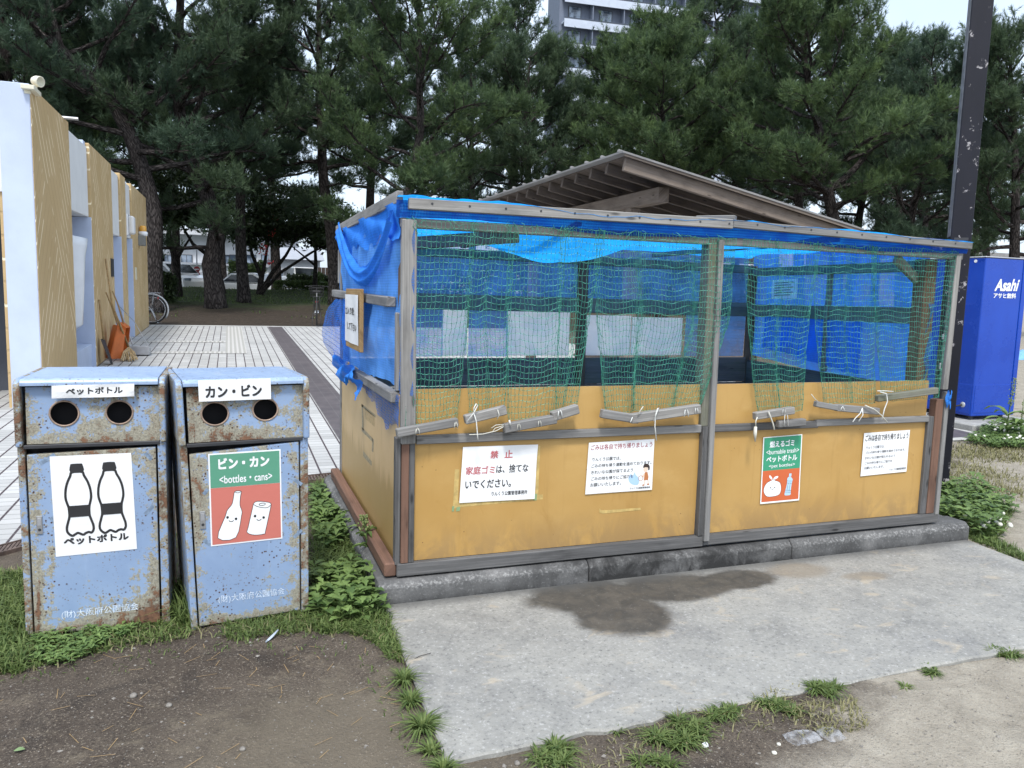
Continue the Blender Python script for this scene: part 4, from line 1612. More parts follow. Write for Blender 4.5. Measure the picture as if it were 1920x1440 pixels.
    for i in range(int(3 + wtop * 8)):
        x = rg.uniform(xl[0], xr[0])
        pp = [(x, YN - 0.004, ztop + 0.012)]
        for k in range(rg.randint(2, 6)):
            pp.append((pp[-1][0] + rg.normal(0, 0.016), YN - rg.uniform(0.002, 0.012), ztop + 0.012 - 0.016 * (k + 1) + rg.normal(0, 0.008)))
        hm.tube(pp, 0.0011, 3, False)
    hm.build("net_hem", M['net'], base, origin=O, fixn=False)["kind"] = "stuff"
    for (u0, v0, u1, v1, hh, dp, mt) in bars:
        a, b = PY(u0, v0, -0.055), PY(u1, v1, -0.055)
        bm_ = MB().beam(a, b, dp, hh)
        bm_.build("weight_bar", M[mt], base, 0.004, origin=O)
    for pts, rad, mt in ties:
        pp = [PY(c, rr_, -0.082 - 0.004 * (i % 2)) for i, (c, rr_) in enumerate(pts)]
        MB().tube(pp, rad, 5).build("tie_cord", M[mt], base, smooth=True, origin=O)
    return base


def loop(cx, cy, w=5, h=16):
    return [(cx - w, cy + h), (cx - w * 0.6, cy), (cx, cy - 3), (cx + w * 0.7, cy + 2), (cx + w, cy + h)]


net_curtain("green net strip at the shed's left corner post, weighted by one long slanting bar", (760, 760, 762), (893, 880, 855), (0.655, 0.672), 1, [(743, 812, 858, 791, 0.036, 0.034, 'wood_grey')], 1, 0.55, 0.95,
            ties=[(loop(783, 805, 4, 9), 0.0022, 'cord_old'), (loop(855, 793, 3, 10), 0.0022, 'cord_old')])
net_curtain("narrow green net whose short bar wears a tied white bow, above the notice's left", (885, 874, 880), (968, 957, 946), (0.675, 0.70), 2, [(871, 787, 948, 768, 0.040, 0.034, 'wood_pale')], 2, 0.55, 0.95,
            ties=[([(875, 791), (888, 775), (896, 760), (893, 757), (889, 764), (888, 773)], 0.0026, 'cord'), ([(888, 773), (893, 790), (895, 812), (896, 824)], 0.0026, 'cord'), ([(933, 768), (936, 778), (932, 786)], 0.0022, 'cord_old')])
net_curtain("green net ending in a bar with frayed straw-coloured cord ends, above the prohibition notice", (955, 951, 953), (1064, 1051, 1040), (0.665, 0.68), 1, [(944, 803, 1042, 785, 0.040, 0.036, 'wood_grey')], 3, 0.55, 0.95,
            ties=[([(957, 797), (955, 788)], 0.004, 'cord'), ([(944, 796), (930, 797), (921, 803)], 0.0016, 'cord_old'), ([(944, 798), (928, 803), (922, 812)], 0.0016, 'cord_old'), ([(944, 800), (930, 808), (905, 814), (880, 815)], 0.0018, 'cord_old'),
                  (loop(973, 796, 3, 10), 0.002, 'cord_old'), (loop(1012, 790, 3, 10), 0.002, 'cord_old')])
net_curtain("tightly gathered green net over the back post, its short bar tilted and cord wrapped", (1052, 1048, 1042), (1137, 1107, 1081), (0.705, 0.715), 2, [(1034, 781, 1083, 766, 0.042, 0.038, 'wood_pale')], 4, 0.55, 0.95,
            ties=[(loop(1050, 771, 4, 12), 0.0026, 'cord')])
net_curtain("widest green net with two overlapping weight bars, hanging beside the centre post", (1116, 1120, 1136), (1382, 1369, 1312), (0.683, 0.702), 3, [(1127, 775, 1196, 786, 0.040, 0.034, 'wood_grey'), (1181, 785, 1311, 766, 0.044, 0.038, 'wood_pale')], 5, 0.55, 0.95,
            ties=[([(1226, 790), (1232, 772), (1236, 764), (1233, 766), (1229, 778), (1228, 800), (1231, 826)], 0.0026, 'cord'), (loop(1287, 769, 4, 12), 0.0024, 'cord'), (loop(1306, 766, 3, 8), 0.0024, 'cord'),
                  ([(1196, 778), (1202, 768), (1206, 762)], 0.0024, 'cord_old'), ([(1186, 782), (1182, 792)], 0.002, 'cord')])
net_curtain("green net with two short bars and a ragged plastic tie, above the green burnable sign", (1395, 1405, 1420), (1542, 1518, 1503), (0.667, 0.665), 2, [(1414, 780, 1487, 769, 0.036, 0.034, 'wood_pale'), (1457, 795, 1508, 791, 0.036, 0.034, 'wood_grey')], 6, 0.55, 0.95,
            ties=[([(1441, 772), (1445, 782), (1450, 796), (1452, 806)], 0.004, 'cord_old'), ([(1420, 782), (1417, 790), (1417, 800)], 0.003, 'cord_old'), ([(1417, 800), (1416, 812), (1416, 828)], [0.008, 0.010, 0.003], 'cord_old'), (loop(1474, 778, 4, 20), 0.002, 'cord'), (loop(1470, 768, 3, 8), 0.002, 'cord')])
net_curtain("green net with two thin bars end over end, right of the green burnable sign", (1528, 1531, 1542), (1647, 1642, 1638), (0.703, 0.690), 2, [(1528, 757, 1577, 766, 0.030, 0.03, 'wood_grey'), (1567, 764, 1646, 771, 0.036, 0.032, 'wood_grey')], 7, 0.55, 0.95,
            ties=[([(1521, 739), (1528, 748), (1534, 753)], 0.0022, 'cord_old'), ([(1617, 765), (1613, 775), (1604, 784), (1599, 791)], 0.0024, 'cord'), ([(1617, 765), (1618, 778), (1610, 790)], 0.0024, 'cord'), ([(1622, 760), (1640, 768), (1652, 778), (1664, 792)], 0.0034, 'cord_old'), (loop(1580, 765, 4, 6), 0.002, 'cord')])
net_curtain("green net at the shed's right end, its bar slanting up to the corner post", (1635, 1645, 1651), (1800, 1780, 1756), (0.70, 0.715), 1, [(1643, 747, 1756, 732, 0.034, 0.032, 'wood_mossy')], 8, 0.55, 0.95,
            ties=[([(1645, 733), (1660, 733), (1675, 734)], 0.0024, 'cord'), ([(1650, 735), (1662, 738), (1664, 752), (1658, 768), (1654, 786)], 0.0028, 'cord')])


# ------------------------------------------------------------------ lettering and flat artwork
_tcache = {}


def text_poly(s, bold=0.0):
    """outline mesh of a string from Blender's own font: vertices (n,2), faces"""
    key = (s, bold)
    if key in _tcache:
        return _tcache[key]
    cu = bpy.data.curves.new("lettering", 'FONT')
    cu.body = s
    cu.size = 1.0
    cu.offset = bold
    cu.resolution_u = 3
    cu.fill_mode = 'FRONT'
    ob = bpy.data.objects.new("lettering", cu)
    COL.objects.link(ob)
    dg_ = bpy.context.evaluated_depsgraph_get()
    me = bpy.data.meshes.new_from_object(ob.evaluated_get(dg_))
    V = [(v.co.x, v.co.y) for v in me.vertices]
    F = [tuple(p.vertices) for p in me.polygons]
    bpy.data.objects.remove(ob)
    bpy.data.curves.remove(cu)
    bpy.data.meshes.remove(me)
    _tcache[key] = (V, F)
    return V, F


class Sheet:
    """a sheet of print given by its four corners; (u, v) with v = 0 at the top"""

    def __init__(self, tl, tr, br, bl, n, origin):
        self.c = [np.array(q, float) for q in (tl, tr, br, bl)]
        self.n = np.array(n, float) / np.linalg.norm(n)
        self.o = np.array(origin, float)
        self.curl = None

    def at(self, u, v, e=0.0):
        tl, tr, br, bl = self.c
        p = (tl * (1 - u) + tr * u) * (1 - v) + (bl * (1 - u) + br * u) * v
        if self.curl:
            e = e + self.curl(u, v)
        return p + self.n * e

    def sheet(self, mat, parent, name="paper", e=0.0, u0=0, u1=1, v0=0, v1=1, nu=10, nv=10, thick=0.0008, cut=None):
        us, vs = np.linspace(u0, u1, nu + 1), np.linspace(v0, v1, nv + 1)
        V = []
        for z in (e, e - thick):
            for v in vs:
                for u in us:
                    V.append(self.at(u, v, z))
        V = np.array(V) - self.o
        F = []
        k = nu + 1
        s = k * (nv + 1)
        for j in range(nv):
            for i in range(nu):
                a = j * k + i
                F.append((a + k, a + k + 1, a + 1, a))
                F.append((s + a, s + a + 1, s + a + k + 1, s + a + k))
        for i in range(nu):
            F.append((i, i + 1, s + i + 1, s + i))
            a = nv * k + i
            F.append((a + 1, a, s + a, s + a + 1))
        for j in range(nv):
            a = j * k
            F.append((a + k, a, s + a, s + a + k))
            a = j * k + nu
            F.append((a, a + k, s + a + k, s + a))
        return raw_mesh(name, V, np.array(F), mat, parent, smooth=False)

    def begin(self):
        self.mb = MB()
        return self

    def text(self, s, u0, v0, u1, v1, e=0.0006, bold=0.0, mat=0):
        """fit the string into the box u0..u1, v0 (top)..v1 (bottom)"""
        V, F = text_poly(s)
        if not V:
            return self
        if bold:
            # heavier strokes: the outline is laid down again a hair to each side
            n_, V0, F0 = len(V), V, F
            V, F = [], []
            for q, (dx, dy) in enumerate(((-1, -1), (1, -1), (1, 1), (-1, 1))):
                V += [(p[0] + dx * bold, p[1] + dy * bold) for p in V0]
                F += [tuple(i + q * n_ for i in f) for f in F0]
            n4 = n_
        else:
            n4 = len(V)
        xs, ys = [p[0] for p in V], [p[1] for p in V]
        x0, x1, y0, y1 = min(xs), max(xs), min(ys), max(ys)
        vs = [self.at(u0 + (p[0] - x0) / (x1 - x0) * (u1 - u0), v1 - (p[1] - y0) / (y1 - y0) * (v1 - v0), e + 0.00012 * (k // n4)) for k, p in enumerate(V)]
        self.mb.add(vs, F, None, mat)
        return self

    def poly(self, pts, e=0.0006, mat=0):
        # triangulated fan through bmesh keeps concave outlines clean
        bm = bmesh.new()
        vs = [bm.verts.new((p[0], p[1], 0)) for p in pts]
        es = [bm.edges.new((vs[i], vs[(i + 1) % len(vs)])) for i in range(len(vs))]
        bmesh.ops.triangle_fill(bm, use_beauty=True, edges=es)
        bm.verts.index_update()
        self.mb.add([self.at(v.co.x, v.co.y, e) for v in bm.verts], [tuple(v.index for v in f.verts) for f in bm.faces], None, mat)
        bm.free()
        return self

    def stroke(self, pts, w, asp=1.0, e=0.0009, mat=0, closed=False):
        """line of width w (in u units); asp = sheet width / height"""
        P = [np.array((p[0], p[1] / asp)) for p in pts]
        n = len(P)
        L_, R2 = [], []
        for i in range(n):
            a = P[(i - 1) % n] if closed else P[max(i - 1, 0)]
            b = P[(i + 1) % n] if closed else P[min(i + 1, n - 1)]
            t = b - a
            t = t / max(1e-9, np.linalg.norm(t))
            q = np.array((-t[1], t[0])) * w / 2
            L_.append(P[i] + q)
            R2.append(P[i] - q)
        vs = [self.at(p[0], p[1] * asp, e) for p in L_ + R2]
        fs = []
        for i in range(n if closed else n - 1):
            j = (i + 1) % n
            fs.append((i, j, n + j, n + i))
        self.mb.add(vs, fs, None, mat)
        return self

    def done(self, name, mat, parent):
        # outlines face the reader
        return self.mb.build(name, mat, parent, origin=self.o, fixn=False)


def arc(cx, cy, rx, ry, a0=0, a1=360, n=24):
    return [(cx + rx * math.cos(R_(a0 + (a1 - a0) * i / n)), cy + ry * math.sin(R_(a0 + (a1 - a0) * i / n))) for i in range(n + (0 if a1 - a0 == 360 else 1))]


def spline(pts, n=6, closed=True):
    out = []
    m = len(pts)
    for i in range(m if closed else m - 1):
        p0, p1, p2, p3 = (pts[(i - 1) % m] if closed or i > 0 else pts[0]), pts[i], pts[(i + 1) % m], (pts[(i + 2) % m] if closed or i + 2 < m else pts[-1])
        for k in range(n):
            t = k / n
            out.append(tuple(0.5 * ((2 * p1[j]) + (-p0[j] + p2[j]) * t + (2 * p0[j] - 5 * p1[j] + 4 * p2[j] - p3[j]) * t * t
                                    + (-p0[j] + 3 * p1[j] - 3 * p2[j] + p3[j]) * t ** 3) for j in range(2)))
    if not closed:
        out.append(tuple(pts[-1]))
    return out


def front_sheet(px, y=-0.0015):
    c = [PY(*p, y) for p in px]
    return c, tuple(np.mean(c, 0))


# 1: the prohibition notice, taped, one corner peeling
c, o = front_sheet([(868, 838), (1008, 833), (1002, 935), (861, 943)])
t = thing("notice_sign", "wide white notice with pink and black lettering, a corner peeling over old tape marks", "sign", o)
S = Sheet(*c, (0, -1, 0), o)
S.curl = lambda u, v: 0.002 + 0.016 * max(0, u - v - 0.72) + 0.0015 * math.sin(u * 5) * math.sin(v * 4)
S.sheet(M['paper'], t, nu=16, nv=12)
S.begin().text("禁", 0.365, 0.085, 0.47, 0.225, bold=0.025).done("heading", M['ink_red'], t)
S.begin().text("止", 0.555, 0.085, 0.665, 0.225, bold=0.025)
S.done("heading", M['ink_red'], t)
S.begin().text("家庭ゴミ", 0.055, 0.355, 0.435, 0.50, bold=0.018).done("heading", M['ink_red'], t)
S.begin().text("は、捨てな", 0.455, 0.345, 0.89, 0.495, bold=0.018).done("lettering", M['ink_black'], t)
S.begin().text("いでください。", 0.06, 0.60, 0.665, 0.755, bold=0.018).done("lettering", M['ink_black'], t)
S.begin().text("りんくう公園管理事務所", 0.415, 0.825, 0.895, 0.905, bold=0.014).done("lettering", M['ink_black'], t)
# old tape marks around it are left on the board
tm = thing("tape_marks", "yellowed tape strips left around the prohibition notice", "tape", (o[0], 0.002, o[2]))
q = MB()
for px in ([(851, 940), (1018, 927), (1018, 936), (850, 952)], [(853, 880), (861, 880), (858, 952), (849, 954)], [(1008, 836), (1013, 836), (1009, 930), (1003, 930)]):
    q.add([PY(*p, 0.0024 - 0.0002 * len(q.f)) for p in px], [(0, 1, 2, 3)])
q.build("tape", M['cover_tape'], tm, origin=tm.location)
q = MB()
for px in ([(856, 951), (863, 950), (862, 958), (855, 959)], [(1001, 926), (1007, 926), (1006, 938), (1000, 938)], [(848, 949), (852, 949), (851, 959), (847, 959)]):
    q.add([PY(*p, 0.0014) for p in px], [(0, 1, 2, 3)])
q.build("tape_end", M['green_tape'], tm, origin=tm.location)

# scrap of torn paper left below the second notice
tq = thing("paper_scrap", "thin torn strip of pale paper left on the board under the crimson-headed notice", "paper", PY(1165, 957, 0.002))
q = MB()
q.add([PY(*p, 0.0018) for p in [(1124, 953), (1128, 957), (1201, 952), (1202, 956), (1130, 963), (1124, 961)]], [(0, 1, 2, 3, 4, 5)])
q.build("paper", M['cover_tape'], tq, origin=tq.location)


def takehome(px, label, heading_mat, lines, head_bold, picture):
    c, o = front_sheet(px)
    t = thing("notice_sign", label, "sign", o)
    S = Sheet(*c, (0, -1, 0), o)
    S.curl = lambda u, v: 0.0015 + 0.001 * math.sin(u * 4) * math.sin(v * 5)
    S.sheet(M['paper'], t)
    S.begin().text("ごみは各自で持ち帰りましょう", 0.035, 0.045 if picture else 0.05, 0.97, 0.15 if picture else 0.20, bold=head_bold).done("heading", heading_mat, t)
    for s, u0, v0, u1, v1 in lines:
        S.begin().text(s, u0, v0, u1, v1, bold=0.006).done("lettering", M['ink_black'] if picture else M['ink_grey'], t)
    return t, S


t, S = takehome([(1104, 830), (1227, 823), (1222, 918), (1097, 927)],
                "white notice with crimson heading and a small picture of a child with a bag", M['ink_crimson'],
                [("りんくう公園では、", 0.07, 0.295, 0.49, 0.365), ("ごみの持ち帰り運動を進めております。", 0.06, 0.42, 0.97, 0.49),
                 ("きれいな公園が保てるよう", 0.065, 0.545, 0.69, 0.615), ("ごみの持ち帰りにご協力を", 0.07, 0.67, 0.70, 0.74),
                 ("お願いいたします。", 0.065, 0.79, 0.52, 0.86), ("りんくう公園管理事務所", 0.66, 0.925, 0.97, 0.965)], 0.006, True)
A = 1.42
S.begin()
S.poly(spline([(0.66, 0.66), (0.69, 0.70), (0.72, 0.63), (0.735, 0.68), (0.79, 0.76), (0.785, 0.87), (0.72, 0.88), (0.655, 0.83), (0.63, 0.74)]), 0.0005)
S.done("picture", M['ink_sky'], t)
S.begin().poly(arc(0.885, 0.585, 0.035, 0.055), 0.0006).poly([(0.84, 0.70), (0.87, 0.66), (0.90, 0.66), (0.86, 0.74), (0.83, 0.74)], 0.0006)
S.poly([(0.875, 0.80), (0.89, 0.80), (0.885, 0.88), (0.865, 0.885)], 0.0006).poly([(0.925, 0.80), (0.94, 0.80), (0.945, 0.87), (0.925, 0.875)], 0.0006)
S.done("picture", M['ink_skin'], t)
S.begin().poly(spline([(0.845, 0.55), (0.86, 0.49), (0.91, 0.48), (0.945, 0.53), (0.945, 0.60), (0.925, 0.60), (0.92, 0.555), (0.88, 0.545)]), 0.0009)
S.done("picture", M['ink_hair'], t)
S.begin().poly([(0.875, 0.645), (0.915, 0.64), (0.935, 0.74), (0.93, 0.80), (0.865, 0.80), (0.87, 0.72)], 0.0008)
S.stroke(arc(0.815, 0.755, 0.035, 0.05), 0.006, A, 0.0009, closed=True)
S.poly(arc(0.862, 0.895, 0.018, 0.014), 0.0009).poly(arc(0.935, 0.885, 0.018, 0.014), 0.0009)
S.done("picture", M['ink_orange'], t)

takehome([(1620, 812), (1706, 806), (1699, 884), (1613, 893)],
         "white notice with all-black lettering near the right end of the yellow front", M['ink_black'],
         [("りんくう公園では、", 0.07, 0.31, 0.46, 0.375), ("ゴミの持ち帰り運動を進めております。", 0.065, 0.43, 0.93, 0.49),
          ("きれいな公園が保たれるよう", 0.06, 0.555, 0.71, 0.615), ("ごみの持ち帰りにご協力を", 0.065, 0.675, 0.66, 0.735),
          ("お願いいたします。", 0.065, 0.79, 0.49, 0.85), ("りんくう公園管理事務所", 0.62, 0.885, 0.98, 0.94)], 0.012, False)

# 3: green and orange sorting sign
c, o = front_sheet([(1431, 820), (1504, 814), (1498, 938), (1425, 945)])
t = thing("sorting_sign", "green and orange sign for burnable trash with a smiling white bag", "sign", o)
S = Sheet(*c, (0, -1, 0), o)
S.curl = lambda u, v: 0.0015
S.sheet(M['ink_white'], t, nu=1, nv=1)
S.begin().poly([(0.025, 0.012), (0.975, 0.012), (0.975, 0.505), (0.025, 0.505)], 0.0004).done("green_field", M['sign_green'], t)
S.begin().poly([(0.025, 0.505), (0.975, 0.505), (0.975, 0.975), (0.025, 0.975)], 0.0004).done("orange_field", M['sign_orange'], t)
for s_, b_, bo_ in (("燃えるゴミ", (0.17, 0.065, 0.80, 0.165), 0.03), ("<burnable trash>", (0.09, 0.195, 0.93, 0.265), 0.008),
                    ("ペットボトル", (0.10, 0.29, 0.89, 0.385), 0.03), ("<pet bottles>", (0.17, 0.415, 0.84, 0.48), 0.008)):
    S.begin().text(s_, *b_, 0.0008, bo_).done("lettering", M['ink_white'], t)
A = 0.62
S.begin()
S.poly(spline([(0.08, 0.83), (0.075, 0.76), (0.14, 0.69), (0.24, 0.66), (0.30, 0.645), (0.36, 0.665), (0.47, 0.70), (0.51, 0.78), (0.49, 0.86), (0.40, 0.895), (0.17, 0.895)], 5), 0.0008)
S.poly(spline([(0.28, 0.65), (0.20, 0.61), (0.20, 0.575), (0.25, 0.60)], 5), 0.0010).poly(spline([(0.29, 0.65), (0.34, 0.605), (0.42, 0.60), (0.40, 0.63)], 5), 0.0011)
S.done("picture", M['ink_white'], t)
S.begin().poly(spline([(0.72, 0.62), (0.76, 0.635), (0.80, 0.67), (0.785, 0.72), (0.775, 0.76), (0.765, 0.85), (0.76, 0.90), (0.66, 0.905), (0.61, 0.895), (0.62, 0.84), (0.65, 0.76), (0.66, 0.70), (0.665, 0.645)], 4), 0.0008)
S.poly([(0.705, 0.575), (0.765, 0.578), (0.76, 0.622), (0.70, 0.618)], 0.0010)
S.done("picture", M['ink_blue'], t)
S.begin()
for cx in (0.24, 0.345):
    S.poly(arc(cx, 0.765, 0.014, 0.009), 0.0014)
S.stroke(arc(0.29, 0.775, 0.032, 0.018, 15, 165, 8), 0.009, A, 0.0014)
for (a, b) in (((0.65, 0.685), (0.795, 0.695)), ((0.645, 0.715), (0.785, 0.725)), ((0.625, 0.825), (0.77, 0.835)), ((0.615, 0.85), (0.765, 0.862))):
    S.stroke([a, b], 0.006, A, 0.0014)
S.stroke([(0.69, 0.72), (0.665, 0.825)], 0.006, A, 0.0014)
S.stroke([(0.74, 0.723), (0.72, 0.83)], 0.006, A, 0.0014)
S.stroke([(0.24, 0.70), (0.29, 0.67), (0.31, 0.72)], 0.006, A, 0.0014)
S.stroke(spline([(0.08, 0.83), (0.075, 0.76), (0.14, 0.69), (0.24, 0.66), (0.30, 0.645), (0.36, 0.665), (0.47, 0.70), (0.51, 0.78), (0.49, 0.86), (0.40, 0.895), (0.17, 0.895)], 5), 0.006, A, 0.0012, closed=True)
S.done("outline", M['ink_black'], t)

# handwritten board on the left side of the shed
t = thing("handwritten_board", "plywood board with a handwritten white sheet, hung on the blue mesh side wall", "sign", (-0.10, 1.23, 1.05))
bm_ = MB()
q = [PX(*p, -0.096) for p in [(655, 543), (681, 540), (681, 652), (656, 656)]]
ys = [p[1] for p in q]
bx0, bx1 = (q[1][1] + q[2][1]) / 2 - 0.03, (q[0][1] + q[3][1]) / 2
bz1, bz0 = (q[0][2] + q[1][2]) / 2, (q[2][2] + q[3][2]) / 2
bm_.bx(-0.116, -0.098, bx0, bx1, bz0, bz1)
bm_.build("board", M['ply_edge'], t, 0.002, origin=t.location)
xs_ = -0.1175
S = Sheet((xs_, bx1 - 0.0, bz1 - 0.03), (xs_, bx0 + 0.035, bz1 - 0.03), (xs_, bx0 + 0.035, bz0 + 0.03), (xs_, bx1 - 0.0, bz0 + 0.03), (-1, 0, 0), t.location)
S.curl = lambda u, v: 0.003 + 0.004 * math.sin(u * 9) * math.sin(v * 3 + 1)
S.sheet(M['paper_worn'], t)
S.begin().text("立入り禁止", 0.10, 0.26, 0.78, 0.42, 0.002, 0.02).done("handwriting", M['ink_black'], t)
S.begin().text("して下さい", 0.22, 0.58, 0.90, 0.74, 0.002, 0.02)
S.done("handwriting", M['ink_black'], t)
# remains of an old notice on the left side board
tr_ = thing("tape_marks", "grey outline of tape left by an old notice on the yellow side board", "tape", PX(690, 815, -0.0485))
for px in ([(678, 757), (704, 778), (704, 783), (678, 762)], [(678, 757), (681, 760), (682, 808), (679, 804)], [(678, 800), (699, 822), (699, 829), (678, 808)], [(698, 822), (701, 824), (700, 848), (697, 846)], [(681, 845), (697, 865), (697, 874), (681, 856)], [(684, 765), (702, 780), (702, 800), (684, 784)]):
    q = MB().add([PX(*p, -0.0486) for p in px], [(0, 1, 2, 3)])
    q.build("tape", M['old_tape'] if px[0][1] != 765 else M['ghost_tape'], tr_, origin=tr_.location, fixn=False)
# papers on the back wall
tp = thing("back_wall_notice", "white paper pinned on the blue wall sheet inside the shed", "paper", RW(1.35, 0.06, 1.30))
p0, p1 = RW(1.52, 0.035, 1.36), RW(1.22, 0.035, 1.37)
S = Sheet(p0, p1, (p1[0], p1[1], 1.235), (p0[0], p0[1], 1.225), (-1, 0.1, 0), tp.location)
S.curl = lambda u, v: 0.002 * math.sin(u * 5)
S.sheet(M['paper'], tp)
S.begin()
for i in range(6):
    S.stroke([(0.12, 0.16 + i * 0.13), (0.85 - 0.1 * (i % 2), 0.16 + i * 0.13)], 0.02, 2.0, 0.004)
S.done("lettering", M['ink_grey'], tp)


# ------------------------------------------------------------------ the two litter bins
def holed_panel(x0, x1, z0, z1, holes, y0, y1):
    """rectangular plate with round holes, given real thickness"""
    bm = bmesh.new()
    es = []
    def ringv(pts):
        vs = [bm.verts.new((p[0], y0, p[1])) for p in pts]
        return [bm.edges.new((vs[i], vs[(i + 1) % len(vs)])) for i in range(len(vs))]
    es += ringv([(x0, z0), (x1, z0), (x1, z1), (x0, z1)])
    for (cx, cz, r) in holes:
        es += ringv([(cx + r * math.cos(2 * math.pi * i / 36), cz + 0.97 * r * math.sin(2 * math.pi * i / 36)) for i in range(36)])
    bmesh.ops.triangle_fill(bm, use_beauty=True, edges=es)
    ext = bmesh.ops.extrude_face_region(bm, geom=list(bm.faces))
    bmesh.ops.translate(bm, vec=(0, y1 - y0, 0), verts=[v for v in ext['geom'] if isinstance(v, bmesh.types.BMVert)])
    bmesh.ops.recalc_face_normals(bm, faces=bm.faces)
    bm.verts.index_update()
    q = MB().add([v.co[:] for v in bm.verts], [tuple(v.index for v in f.verts) for f in bm.faces])
    bm.free()
    return q


def litter_bin(label, loc, rz, w, mats, holes, skew, taper=0.0):
    door_m, hood_m, jamb_m = mats
    t = thing("litter_bin", label, "bin", loc, (0, 0, rz), "blue litter bins")
    d = 0.43
    MB.warp = (lambda p: (p[0] - taper * (1 - p[0] / w) * p[2] / 0.98, p[1], p[2])) if taper else None
    # carcass
    q = MB()
    q.bx(0.0, 0.006, 0.03, d, 0.0, 0.735)
    q.bx(w - 0.006, w, 0.03, d, 0.0, 0.735)
    q.bx(0.006, w - 0.006, d - 0.006, d, 0.0, 0.735)
    q.bx(0.006, w - 0.006, 0.03, d - 0.006, 0.01, 0.02)
    q.build("body", jamb_m, t, 0.0015)
    for (a, b, nm) in ((0.0, 0.024, "jamb"), (w - 0.030, w, "jamb")):
        MB().bx(a, b, 0.0, 0.032, 0.0, 0.737).build(nm, jamb_m, t, 0.005, seg=2)
    MB().bx(0.02, w - 0.02, 0.06, 0.065, 0.02, 0.95).build("inner_shade", M['black_hole'], t)  # black sheet standing in for the shade inside the bin
    # door, hanging a little askew
    q = MB()
    dz = 0.712
    q.add([(0.030, -0.002, 0.012), (w - 0.036, -0.002, 0.012), (w - 0.036, -0.002, dz + skew), (0.030, -0.002, dz - skew),
           (0.030, 0.024, 0.012), (w - 0.036, 0.024, 0.012), (w - 0.036, 0.024, dz + skew), (0.030, 0.024, dz - skew)],
          [(0, 1, 2, 3), (7, 6, 5, 4), (0, 4, 5, 1), (1, 5, 6, 2), (2, 6, 7, 3), (3, 7, 4, 0)])
    dr = q.build("door", door_m, t, 0.004, seg=2)
    lk = MB().bx(0.052, 0.072, -0.0065, -0.0021, 0.405, 0.475)
    lo = lk.build("lock", M['lock'], dr, 0.002, seg=2)
    MB().lathe((0.062, -0.0072, 0.422), [(0.0001, 0.0), (0.0055, 0.0), (0.0065, 0.004)], 14, 'Y').build("lock", M['dark_metal'], dr)
    MB().bx(0.056, 0.068, -0.0075, -0.0066, 0.438, 0.468).build("lock", M['steel'], dr, 0.0005)
    # hood: cheeks, top, holed front
    hw = 0.003
    for (a, b) in ((-hw, 0.020), (w - 0.020, w + hw)):
        prof = [(-0.016, 0.737)]
        prof += [(-0.016 + 0.035 - 0.035 * math.cos(R_(an)), 0.955 + 0.032 * math.sin(R_(an))) for an in (0, 30, 60, 90)]
        prof += [(d + 0.012, 0.987), (d + 0.012, 0.737)]
        MB().prism(prof, a, b, 'X').build("hood_side", jamb_m, t, 0.010, seg=3, smooth=False)
    tp = MB()
    prof = [(-0.020, 0.962), (-0.020, 0.974), (-0.014, 0.983), (-0.004, 0.9875), (d + 0.010, 0.9875), (d + 0.010, 0.975), (-0.002, 0.975), (-0.010, 0.962)]
    tp.prism(prof, 0.0205, w - 0.0205, 'X')
    tp.build("hood_top", M['bin_top'], t, 0.0015)
    hp = holed_panel(0.026, w - 0.024, 0.744, 0.957, holes, -0.010, -0.004)
    h = hp.build("hood_front", hood_m, t, 0.0012)
    h.rotation_euler = (R_(-1.0), R_(0.4 if skew > 0 else -0.3), 0)
    MB().bx(0.021, w - 0.021, -0.006, 0.03, 0.728, 0.742).build("lower_lip", M['dark_metal'], t, 0.002)
    MB().bx(0.021, w - 0.021, d - 0.0, d + 0.008, 0.74, 0.974).build("hood_back", jamb_m, t)
    for (cx, cz, r) in holes:
        MB().torus((cx, -0.0105, cz), r, 0.0035, 'Y', 36, 8, sz=0.97).build("hole_rim", M['rim'], h, smooth=True)
    MB.warp = None
    return t


B1P, B2P = Vector((-1.453, 0.062, -0.130)), Vector((-0.873, -0.030, -0.130))
B2R = math.atan2(0.063, 0.443)
bin1 = litter_bin("blue rusty bin under the plastic bottle poster, with heavy rust on its hood", B1P, 0.0, 0.498, (M['bin_door'], M['bin_hood'], M['bin_jamb']), [(0.150, 0.857, 0.048), (0.334, 0.857, 0.046)], 0.006)
bin2 = litter_bin("blue rusty bin beside the shed wearing the green and red bottles and cans poster", B2P, B2R, 0.456, (M['bin_door2'], M['bin_hood2'], M['bin_jamb2']), [(0.118, 0.853, 0.046), (0.294, 0.862, 0.045)], 0.012, 0.036)
bpy.context.view_layer.update()


def bin_sheet(px, rz, P0, yl):
    """corners surveyed on the bin's front, in the bin's own axes; yl = local depth of the face"""
    Mx = Matrix.Translation(P0) @ Matrix.Rotation(rz, 4, 'Z')
    n = Mx.to_3x3() @ Vector((0, -1, 0))
    pt = Mx @ Vector((0, yl, 0))
    inv = Mx.inverted()
    c = [np.array(inv @ Vector(PP(*p, pt, n))) for p in px]
    return c, tuple(np.mean(c, 0)), Mx


def on_bin(name, label, cat, px, rz, P0, yl):
    c, o, Mx = bin_sheet(px, rz, P0, yl)
    t = thing(name, label, cat, Mx @ Vector(o), (0, 0, rz))
    return t, Sheet(*c, (0, -1, 0), o)


